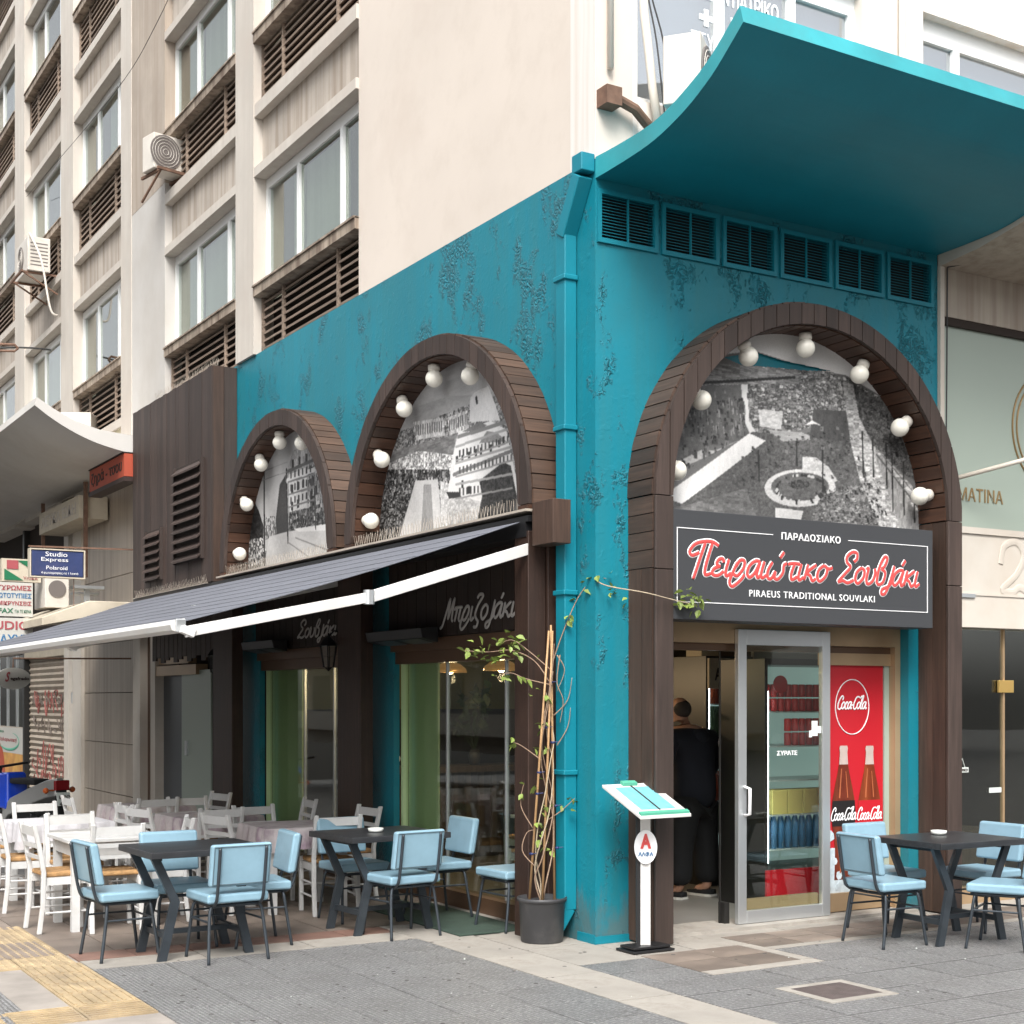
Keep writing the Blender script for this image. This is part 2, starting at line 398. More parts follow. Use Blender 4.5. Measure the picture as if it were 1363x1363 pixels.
# text: facing 'F' (front wall, normal -Y, reads +X) or 'L' (left wall, normal -X, reads -Y)
def frame(facing, o):
    o = Vector(o)
    if facing == 'F': return lambda a, b, c: (o.x + a, o.y - c, o.z + b)
    return lambda a, b, c: (o.x - c, o.y - a, o.z + b)
def text(body, facing, o, width, height, mat, parent, name='lettering', depth=.004, shear=0, bold=0, space=1.0):
    cu = bpy.data.curves.new('t', 'FONT'); cu.body = body; cu.size = 1; cu.extrude = .5; cu.shear = shear; cu.offset = bold
    cu.space_character = space; cu.resolution_u = 3
    ob = bpy.data.objects.new('t', cu); COL.objects.link(ob); bpy.context.view_layer.update()
    me = bpy.data.meshes.new_from_object(ob); bpy.data.objects.remove(ob); bpy.data.curves.remove(cu)
    co = np.array([v.co[:] for v in me.vertices]); mn, mx = co.min(0), co.max(0)
    fr = frame(facing, o); b = MB()
    vs = [fr((v[0] - mn[0]) / (mx[0] - mn[0]) * width, (v[1] - mn[1]) / (mx[1] - mn[1]) * height, (v[2] - mn[2]) / max(1e-6, mx[2] - mn[2]) * depth) for v in co]
    b.add(vs, [tuple(p.vertices) for p in me.polygons]); bpy.data.meshes.remove(me)
    return b.build(name, mat, parent)
E_ = [[(.74, .78), (.60, 1.0), (.34, .96), (.24, .74), (.38, .58), (.56, .54)], [(.50, .54), (.20, .44), (.06, .22), (.2, .02), (.55, .02), (.86, .28)]]
A_ = [[(.85, .98), (.5, 1.0), (.15, .7), (.1, .25), (.35, 0), (.65, .3), (.85, .95)], [(.87, 1), (.8, .3), (.95, 0), (1.15, .2)]]
O_ = [[(.45, 1), (.12, .7), (.12, .25), (.4, 0), (.75, .35), (.75, .8), (.45, 1)]]
GL = {
 'ε': (E_, .92), 'ι': ([[(.12, 1), (.08, .3), (.22, 0), (.5, .2)]], .48),
 'ρ': ([[(.25, .6), (.45, .98), (.78, .95), (.82, .5), (.5, .05), (.2, .15)], [(.3, .85), (.12, .2), (.05, -.35), (.35, -.6), (.85, -.15), (1.0, .15)]], 1.08),
 'α': (A_, 1.05), 'ά': (A_ + [[(.85, 1.65), (.65, 1.28)]], 1.05),
 'ώ': ([[(.25, 1), (.05, .5), (.15, .05), (.42, .0), (.62, .45)], [(.62, .45), (.66, .05), (.95, 0), (1.2, .4), (1.15, .85), (1.35, .95)], [(.95, 1.65), (.75, 1.28)]], 1.5),
 'τ': ([[(-.05, .93), (.3, 1.0), (.85, .98)], [(.45, 1), (.35, .35), (.5, 0), (.85, .2)]], .85),
 'κ': ([[(.15, 1), (.1, 0)], [(.8, 1), (.2, .5), (.5, .3), (.75, 0), (.98, .15)]], .95),
 'ο': (O_, .9), 'ο_': (O_ + [[(.7, .85), (.95, .8), (1.15, .9)]], 1.0),
 'υ': ([[(.0, .9), (.15, 1), (.15, .3), (.35, 0), (.7, .2), (.8, .7), (.68, 1)]], .88),
 'β': ([[(.2, .1), (.15, 1), (.4, 1.75), (.7, 1.7), (.6, 1.2), (.35, 1.0)], [(.35, 1), (.75, .8), (.75, .2), (.4, 0), (.18, .2)]], .85),
 'λ': ([[(.6, 1.25), (.5, .3), (.3, -.5), (.0, -.6), (-.05, -.3), (.4, -.1), (.75, .3)]], .62),
 'Π': ([[(.3, 1.3), (-.15, 1.1), (-.4, 1.35), (-.1, 1.8), (.6, 1.98), (1.1, 1.95), (1.55, 1.75)], [(.55, 1.9), (.42, .8), (.3, -.3)], [(1.05, 1.9), (.95, .6), (1.05, .02), (1.45, .1)]], 1.45),
 'Σ': ([[(.95, 1.35), (1.15, 1.55), (1.05, 1.9), (.65, 1.95), (.3, 1.65), (.38, 1.3), (.75, 1.0), (.4, .55), (.0, .05), (.35, .12), (.8, .0), (1.25, .2)]], 1.25),
 'Μ': ([[(-.35, -.4), (-.1, -.25), (.1, .4), (.45, 1.75)], [(.45, 1.75), (.5, .2)], [(.5, .2), (1.0, 1.75)], [(1.0, 1.75), (1.0, .3), (1.2, .05)]], 1.2),
 'π': ([[(0, .85), (.2, 1), (.95, 1)], [(.35, 1), (.22, 0)], [(.75, 1), (.68, .2), (.9, 0)]], .98),
 'ζ': ([[(.1, 1.5), (.3, 1.75), (.75, 1.65), (.3, 1), (.12, .4), (.35, .05), (.6, -.15), (.5, -.5), (.15, -.5)]], .75),
 'C': ([[(1.0, 1.25), (1.12, 1.65), (.8, 1.85), (.4, 1.5), (.12, .8), (.2, .15), (.6, -.05), (1.1, .25)]], .95),
 'D': ([[(1.9, 1.9), (1.5, 1.6), (1.0, 1.75), (.5, 1.6), (.15, .8), (.2, .15), (.55, -.05), (.95, .3)]], .9),
 'S': ([[(.4, -.1), (.9, -.35), (1.6, -.2), (2.3, -.4)]], 0),
 'c': ([[(.65, .8), (.45, 1), (.15, .6), (.2, .1), (.5, .0), (.85, .3)]], .68), 'a': (A_, .95), 'o': (O_, .78),
 'l': ([[(.1, .4), (.45, 1.3), (.55, 1.85), (.35, 1.8), (.2, 1), (.15, .2), (.4, 0), (.65, .25)]], .52),
 '-': ([[(.0, .5), (.4, .58)]], .42), ' ': ([], .6)}
def script(word, facing, o, width, xh, mat, parent, name='lettering', stroke=.13, lift=0, depth=.35, slant=.28):
    """brush-script lettering made of flattened tubes"""
    x = 0; paths = []
    for ch in word:
        g, adv = GL[ch]
        for st in g: paths.append([(x + a + slant * b, b) for a, b in st])
        x += adv
    xs = [p[0] for q in paths for p in q]; mn, mx = min(xs), max(xs); k = width / (mx - mn); fr = frame(facing, o); b = MB()
    nv = Vector(fr(0, 0, 1)) - Vector(fr(0, 0, 0))
    for q in paths:
        sp = spline([(a, c, 0) for a, c in q], 6)
        b.tube([fr((p.x - mn) * k, p.y * xh, lift) for p in sp], [stroke * xh * (.72 if i in (0, len(sp) - 1) else 1) for i in range(len(sp))], 8, flat=depth, nrm=nv)
    return b.build(name, mat, parent, smooth=True)

# flat picture printed on a panel: numpy painter -> colour attribute on a fine grid
class Painter:
    def __init__(s, u0, u1, z0, z1, nu, nz):
        s.u0, s.u1, s.z0, s.z1, s.nu, s.nz = u0, u1, z0, z1, nu, nz
        u = u0 + (np.arange(nu) + .5) / nu * (u1 - u0); z = z0 + (np.arange(nz) + .5) / nz * (z1 - z0)
        s.U, s.Z = np.meshgrid(u, z); s.img = np.full((nz, nu), 110.0); s.rng = np.random.default_rng(3)
    def mask(s, poly):
        m = np.zeros_like(s.U, bool); n = len(poly)
        for i in range(n):
            x1, y1 = poly[i]; x2, y2 = poly[(i + 1) % n]
            if y1 == y2: continue
            c = ((s.Z < y1) != (s.Z < y2)) & (s.U < (x2 - x1) * (s.Z - y1) / (y2 - y1) + x1); m ^= c
        return m
    def city(s, poly, n, lo=50, hi=235, sz=(.02, .06), rise=.5):
        """many small house blocks: lit wall, dark roof, tiny window"""
        u = [p[0] for p in poly]; v = [p[1] for p in poly]; m0 = s.mask(poly)
        for _ in range(n):
            a = s.rng.uniform(min(u), max(u)); b = s.rng.uniform(min(v), max(v)); w = s.rng.uniform(*sz); h = w * s.rng.uniform(.3, .9) * rise * 2
            g = s.rng.uniform(lo, hi); k = s.rng.uniform(-.35, .1)
            q = m0 & (s.U > a) & (s.U < a + w) & (s.Z > b + k * (s.U - a)) & (s.Z < b + h + k * (s.U - a)); s.img[q] = g
            q = m0 & (s.U > a - .003) & (s.U < a + w * .6) & (s.Z > b + h + k * (s.U - a)) & (s.Z < b + h * 1.35 + k * (s.U - a)); s.img[q] = g * s.rng.uniform(.25, .7)
            q = m0 & (s.U > a + w * .3) & (s.U < a + w * .45) & (s.Z > b + h * .3) & (s.Z < b + h * .7); s.img[q] = g * .4
    def noise(s, cu, cz):
        cu = max(1, cu * .45); cz = max(1, cz * .45)
        nu = max(2, int(s.nu / cu) + 2); nz = max(2, int(s.nz / cz) + 2); g = s.rng.random((nz, nu))
        i = (np.arange(s.nz) / cz).astype(int); j = (np.arange(s.nu) / cu).astype(int)
        return g[i][:, j]
    def fill(s, poly, v, nz=0, cell=(3, 3), hard=False):
        m = s.mask(poly); val = np.full_like(s.img, float(v))
        if nz:
            t = s.noise(*cell) - .5
            t = t * .6 + (s.noise(cell[0] * 2.5, cell[1] * 2.5) - .5) * .6
            if hard: t = np.clip(t * 1.8, -.5, .5)
            val += nz * (t * 1.3 + (s.noise(1, 1) - .5) * .4)
        s.img[m] = val[m]
    def line(s, a, b, wd, v):
        a = np.array(a); b = np.array(b); d = b - a; L2 = (d ** 2).sum()
        t = np.clip(((s.U - a[0]) * d[0] + (s.Z - a[1]) * d[1]) / L2, 0, 1)
        m = (s.U - a[0] - t * d[0]) ** 2 + (s.Z - a[1] - t * d[1]) ** 2 < wd * wd; s.img[m] = v
    def build(s, name, inside, place, parent):
        keep = inside(s.U, s.Z)
        im = s.img.copy(); im[1:-1, 1:-1] = (s.img[1:-1, 1:-1] * 3 + s.img[:-2, 1:-1] + s.img[2:, 1:-1] + s.img[1:-1, :-2] + s.img[1:-1, 2:] + .5 * (s.img[:-2, :-2] + s.img[2:, 2:])) / 8
        fold_shade = 1 + .07 * np.sin(s.U * 3.1 + s.Z * 4.3) + .05 * np.sin(s.U * 9 - s.Z * 6)  # wavy fold shading put into the print's tones
        g = np.clip(im * fold_shade + (s.rng.random(s.img.shape) - .5) * 10, 8, 250) / 255; lin = (g ** 2.2) * .92
        nu, nz = s.nu, s.nz
        uu = s.u0 + np.arange(nu + 1) / nu * (s.u1 - s.u0); zz = s.z0 + np.arange(nz + 1) / nz * (s.z1 - s.z0)
        vs = []; o_ = ORG_OF.get(parent, Vector((0, 0, 0)))
        for z in zz:
            for u in uu:
                p = place(u, z); vs.append(((p[0] - o_.x) * S, (p[1] - o_.y) * S, (p[2] - o_.z) * S))
        fs = []; cs = []
        J, I = np.nonzero(keep)
        for j, i in zip(J.tolist(), I.tolist()):
            a = j * (nu + 1) + i; fs.append((a, a + 1, a + nu + 2, a + nu + 1)); cs.append(lin[j, i])
        me = bpy.data.meshes.new(name); me.from_pydata(vs, [], fs); me.materials.append(MATS['print'])
        ca = me.color_attributes.new("Col", 'FLOAT_COLOR', 'CORNER')
        arr = np.repeat(np.array(cs), 4); rgba = np.stack([arr, arr * .985, arr * .965, np.ones_like(arr)], 1).ravel()
        ca.data.foreach_set('color', rgba.astype(np.float32))
        ob = bpy.data.objects.new(name, me); COL.objects.link(ob); ob.parent = parent; ORG_OF[ob] = o_
        return ob
MUR_R = [('p',[(0.535,4.295),(3.271,4.686),(3.271,3.642),(2.212,3.983),(1.739,3.999),(1.341,4.051),(1.052,3.995),(0.535,3.789)],222),
 ('p',[(0.854,3.929),(1.219,3.936),(2.028,3.989),(2.250,3.960),(3.107,3.684),(3.107,3.512),(2.212,3.652),(1.321,3.431),(0.854,3.517)],105,60,(4, 3),True),
 ('c',[(0.854,3.919),(1.219,3.936),(2.028,3.989),(2.250,3.960),(3.107,3.684),(3.107,3.512),(2.212,3.652),(1.321,3.431),(0.854,3.517)],2600,70,225,(0.008, 0.03),0.45),
 ('p',[(0.822,3.925),(1.253,3.940),(1.739,3.961),(1.739,3.864),(0.790,3.757)],125,60,(12, 2)),
 ('p',[(0.661,3.727),(1.239,3.807),(1.273,3.506),(1.321,3.447),(0.854,3.311),(0.598,3.084)],98,16,(8, 8)),
 ('p',[(1.219,3.805),(1.280,3.812),(1.294,3.561),(1.376,3.452),(1.307,3.456),(1.246,3.556)],215),
 ('p',[(1.376,3.648),(1.598,3.655),(1.584,3.525),(1.389,3.528)],205,40,(6, 3)),
 ('p',[(1.321,3.484),(1.739,3.497),(2.235,3.655),(2.250,3.435),(2.401,3.226),(2.554,2.901),(0.598,2.779),(0.661,3.013)],92,34,(3, 3)),
 ('p',[(1.458,3.513),(1.775,3.522),(1.918,3.487),(1.598,3.441)],165,30,(10, 1)),
 ('p',[(1.882,3.701),(2.250,3.722),(2.250,3.501),(1.846,3.480)],78,14,(4, 8)),
 ('p',[(1.796,3.573),(1.868,3.618),(1.955,3.589),(1.882,3.592)],225),
 ('p',[(0.598,3.186),(0.854,3.311),(0.985,3.322),(1.219,3.422),(0.854,3.249),(0.629,3.148)],180,30,(5, 3)),
 ('p',[(0.598,3.013),(1.294,3.471),(1.444,3.432),(0.700,2.934),(0.598,2.957)],232,14,(2, 14)),
 ('p',[(0.598,2.901),(0.757,2.933),(1.253,3.083),(1.389,2.829),(0.598,2.779)],112,40,(14, 6)),
 ('p',[(1.782,3.350),(1.911,3.351),(2.028,3.295),(2.116,3.203),(2.057,3.171),(1.918,3.231),(1.782,3.231)],196,40,(4, 4)),
 ('p',[(2.101,3.147),(2.094,3.120),(2.074,3.092),(2.041,3.066),(1.997,3.042),(1.943,3.021),(1.883,3.004),(1.817,2.993),(1.751,2.986),(1.684,2.985),(1.622,2.989),(1.565,2.999),(1.516,3.013),(1.477,3.032),(1.449,3.054),(1.434,3.078),(1.431,3.104),(1.441,3.131),(1.464,3.158),(1.499,3.183),(1.544,3.206),(1.597,3.226),(1.658,3.242),(1.723,3.253),(1.790,3.258),(1.856,3.259),(1.919,3.254),(1.975,3.243),(2.024,3.228),(2.062,3.208),(2.087,3.185)],205,30,(4, 4)),
 ('p',[(2.035,3.153),(2.029,3.132),(2.013,3.111),(1.987,3.091),(1.951,3.073),(1.908,3.057),(1.859,3.044),(1.806,3.035),(1.752,3.029),(1.699,3.028),(1.648,3.031),(1.602,3.038),(1.562,3.049),(1.531,3.063),(1.508,3.079),(1.496,3.098),(1.493,3.118),(1.502,3.139),(1.520,3.159),(1.548,3.178),(1.585,3.196),(1.628,3.211),(1.677,3.223),(1.730,3.232),(1.784,3.236),(1.837,3.237),(1.888,3.233),(1.934,3.226),(1.973,3.214),(2.003,3.199),(2.024,3.182)],98,26,(4, 4)),
 ('p',[(1.853,3.156),(1.851,3.149),(1.845,3.143),(1.836,3.136),(1.823,3.130),(1.807,3.125),(1.789,3.121),(1.770,3.117),(1.750,3.115),(1.731,3.115),(1.712,3.115),(1.695,3.117),(1.680,3.121),(1.668,3.125),(1.660,3.130),(1.655,3.136),(1.654,3.142),(1.657,3.149),(1.664,3.155),(1.675,3.162),(1.688,3.167),(1.704,3.172),(1.723,3.176),(1.742,3.179),(1.762,3.181),(1.782,3.181),(1.800,3.180),(1.817,3.178),(1.831,3.175),(1.842,3.170),(1.849,3.165)],70,60,(2, 2)),
 ('p',[(1.528,2.965),(1.796,2.962),(1.767,2.879),(1.528,2.880)],212,20,(4, 4)),
 ('p',[(1.955,3.082),(2.477,3.232),(2.554,2.901),(1.846,2.857)],104,70,(4, 3)),
 ('p',[(2.175,3.935),(2.280,3.925),(2.363,3.667),(2.477,3.511),(3.043,3.115),(3.043,2.903),(2.554,2.873),(2.340,3.221),(2.250,3.490),(2.205,3.734)],178,90,(8, 3)),
 ('p',[(2.477,3.455),(2.615,3.400),(2.962,2.984),(2.962,2.898),(2.772,2.887)],150,40,(3, 10)),
 ('p',[(2.280,3.925),(3.148,3.659),(3.148,3.169),(2.787,3.313),(2.477,3.500),(2.340,3.693)],88,70,(4, 4)),
 ('c',[(2.325,3.830),(3.107,3.569),(3.107,3.281),(2.515,3.459)],500,25,140,(0.008, 0.03),0.5),
 ('c',[(2.325,3.331),(2.477,3.316),(2.631,2.962),(2.515,2.899)],60,40,220,(0.01, 0.03),0.8),
 ('c',[(1.882,3.104),(2.554,3.238),(2.592,2.904),(1.882,2.859)],420,35,190,(0.008, 0.028),0.5),
 ('c',[(1.321,3.431),(2.235,3.655),(2.401,3.226),(2.028,3.197),(1.739,3.390),(1.321,3.036),(0.920,2.903)],300,62,128,(0.01, 0.035),0.6),
 ('c',[(0.661,3.599),(1.253,3.714),(1.253,3.451),(0.693,3.143)],150,60,125,(0.01, 0.035),1.6),
 ('l',[(2.477,3.539),(2.484,3.260)],0.006,45),
 ('l',[(2.615,3.524),(2.623,3.187)],0.006,45),
 ('l',[(2.678,3.445),(2.685,3.022)],0.006,45),
 ('l',[(2.795,3.399),(2.803,3.002)],0.006,45),
 ('l',[(2.906,3.208),(2.914,2.952)],0.006,45),
 ('l',[(2.370,3.585),(2.378,3.252)],0.006,45),
 ('l',[(1.376,3.357),(1.382,3.146)],0.006,45),
 ('l',[(1.725,3.442),(1.732,3.281)],0.006,45),
 ('l',[(1.969,3.410),(1.977,3.111)],0.006,45),
 ('l',[(0.757,3.758),(1.703,3.908)],0.008,40),
 ('l',[(2.515,3.431),(3.043,2.989)],0.006,90),
 ('l',[(2.569,3.435),(3.043,3.069)],0.004,110),
 ('l',[(0.799,3.573),(0.802,3.546)],0.004,150),
 ('l',[(1.112,3.699),(1.115,3.656)],0.004,140),
 ('l',[(1.150,3.495),(1.153,3.455)],0.004,150),
 ('l',[(0.911,3.450),(0.914,3.405)],0.004,60),
 ('l',[(1.292,3.655),(1.295,3.617)],0.004,150),
 ('l',[(1.021,3.601),(1.024,3.557)],0.004,150),
 ('l',[(1.012,3.513),(1.015,3.477)],0.004,140),
 ('l',[(1.256,3.634),(1.259,3.601)],0.004,150),
 ('l',[(1.143,3.615),(1.147,3.593)],0.004,140),
 ('l',[(1.201,3.520),(1.205,3.477)],0.004,150),
 ('l',[(0.858,3.465),(0.861,3.440)],0.004,150),
 ('l',[(1.212,3.600),(1.215,3.569)],0.004,150),
 ('l',[(1.057,3.656),(1.061,3.634)],0.004,150),
 ('l',[(0.919,3.535),(0.922,3.493)],0.004,140),
 ('l',[(1.145,3.494),(1.148,3.472)],0.004,150),
 ('l',[(0.758,3.550),(0.761,3.534)],0.004,150),
 ('l',[(0.832,3.473),(0.835,3.454)],0.004,150),
 ('l',[(0.777,3.639),(0.780,3.599)],0.004,60),
 ('l',[(0.954,3.530),(0.957,3.513)],0.004,140),
 ('l',[(0.915,3.659),(0.918,3.643)],0.004,60),
 ('l',[(1.291,3.764),(1.295,3.725)],0.004,60),
 ('l',[(0.923,3.694),(0.926,3.650)],0.004,150),
 ('l',[(0.806,3.522),(0.809,3.495)],0.004,60),
 ('l',[(1.188,3.688),(1.192,3.642)],0.004,60),
 ('l',[(0.905,3.554),(0.908,3.515)],0.004,60),
 ('l',[(0.869,3.586),(0.872,3.561)],0.004,150),
 ('l',[(1.170,3.545),(1.174,3.501)],0.004,140),
 ('l',[(1.232,3.561),(1.235,3.530)],0.004,60),
 ('l',[(0.750,3.518),(0.753,3.477)],0.004,60),
 ('l',[(0.969,3.486),(0.973,3.467)],0.004,150),
 ('l',[(1.180,3.619),(1.183,3.593)],0.004,140),
 ('l',[(0.852,3.551),(0.855,3.523)],0.004,60),
 ('l',[(1.128,3.477),(1.131,3.441)],0.004,140),
 ('l',[(0.714,3.662),(0.717,3.644)],0.004,150),
 ('l',[(0.835,3.461),(0.838,3.424)],0.004,60),
 ('l',[(1.317,3.707),(1.321,3.677)],0.004,140),
 ('l',[(0.742,3.646),(0.745,3.607)],0.004,150),
 ('l',[(1.134,3.680),(1.138,3.651)],0.004,150),
 ('l',[(1.160,3.713),(1.164,3.686)],0.004,60),
 ('l',[(0.761,3.508),(0.764,3.486)],0.004,60),
 ('l',[(0.705,3.495),(0.708,3.477)],0.004,60),
 ('l',[(1.015,3.608),(1.018,3.583)],0.004,150),
 ('l',[(0.927,3.536),(0.930,3.497)],0.004,60),
 ('l',[(1.147,3.630),(1.150,3.599)],0.004,150),
 ('l',[(1.059,3.493),(1.063,3.449)],0.004,150),
 ('l',[(0.804,3.691),(0.807,3.651)],0.004,140),
 ('l',[(0.705,3.436),(0.708,3.418)],0.004,140),
 ('l',[(0.871,3.446),(0.874,3.419)],0.004,60),
 ('l',[(1.240,3.646),(1.243,3.628)],0.004,60),
 ('l',[(1.218,3.569),(1.221,3.553)],0.004,140),
 ('l',[(0.730,3.530),(0.733,3.500)],0.004,150),
 ('l',[(1.073,3.746),(1.077,3.730)],0.004,140),
 ('l',[(1.279,3.748),(1.282,3.708)],0.004,60),
 ('l',[(0.764,3.608),(0.767,3.570)],0.004,60),
 ('l',[(1.162,3.643),(1.166,3.624)],0.004,60),
 ('l',[(0.768,3.539),(0.771,3.514)],0.004,140),
 ('l',[(1.295,3.571),(1.298,3.555)],0.004,150),
 ('l',[(0.983,3.725),(0.987,3.688)],0.004,140),
 ('l',[(0.913,3.599),(0.916,3.559)],0.004,140),
 ('l',[(0.992,3.491),(0.995,3.453)],0.004,150),
 ('l',[(1.832,3.214),(1.844,3.214)],0.008,200),
 ('l',[(1.870,3.209),(1.885,3.209)],0.008,200),
 ('l',[(1.593,3.053),(1.589,3.035)],0.008,50),
 ('l',[(1.549,3.099),(1.542,3.087)],0.008,200),
 ('l',[(1.558,3.133),(1.552,3.125)],0.008,50),
 ('l',[(1.578,3.154),(1.573,3.149)],0.008,50),
 ('l',[(1.955,3.096),(1.976,3.082)],0.008,50),
 ('l',[(1.977,3.140),(1.998,3.131)],0.008,50),
 ('l',[(1.834,3.214),(1.846,3.214)],0.008,50),
 ('l',[(1.824,3.214),(1.836,3.215)],0.008,50),
 ('l',[(1.909,3.066),(1.927,3.049)],0.008,200),
 ('l',[(1.596,3.051),(1.593,3.034)],0.008,200),
 ('l',[(1.564,3.073),(1.558,3.057)],0.008,200),
 ('l',[(1.925,3.074),(1.943,3.058)],0.008,200),
 ('l',[(1.938,3.083),(1.957,3.067)],0.008,50),
 ('l',[(1.714,3.207),(1.718,3.207)],0.008,200),
 ('l',[(1.865,3.049),(1.879,3.030)],0.008,50),
 ('l',[(1.555,3.084),(1.548,3.070)],0.008,50),
 ('l',[(1.586,3.057),(1.581,3.040)],0.008,200),
 ('l',[(1.804,3.215),(1.814,3.216)],0.008,50),
 ('l',[(1.553,3.087),(1.547,3.074)],0.008,50),
 ('l',[(1.839,3.213),(1.851,3.214)],0.008,200),
 ('l',[(1.919,3.196),(1.937,3.194)],0.008,50),
 ('l',[(1.595,3.052),(1.591,3.035)],0.008,50),
 ('l',[(1.550,3.096),(1.543,3.083)],0.008,200),
 ('l',[(1.755,3.030),(1.762,3.008)],0.008,200),
 ('l',[(1.701,3.205),(1.704,3.205)],0.008,200),
 ('l',[(1.625,3.041),(1.623,3.022)],0.008,200),
 ('l',[(1.711,3.207),(1.715,3.207)],0.008,50),
 ('l',[(1.775,3.214),(1.784,3.215)],0.008,50),
 ('l',[(1.553,3.124),(1.546,3.115)],0.008,50),
 ('l',[(1.587,3.056),(1.582,3.039)],0.008,200),
 ('l',[(1.974,3.151),(1.996,3.144)],0.008,50),
 ('l',[(1.678,3.031),(1.680,3.011)],0.008,200),
 ('l',[(1.635,3.186),(1.634,3.184)],0.008,50),
 ('l',[(1.975,3.128),(1.997,3.117)],0.008,50),
 ('l',[(1.732,3.210),(1.738,3.211)],0.008,200),
 ('l',[(1.939,3.187),(1.958,3.184)],0.008,50),
 ('l',[(1.597,3.051),(1.593,3.033)],0.008,50),
 ('l',[(1.728,3.029),(1.733,3.008)],0.008,50)]
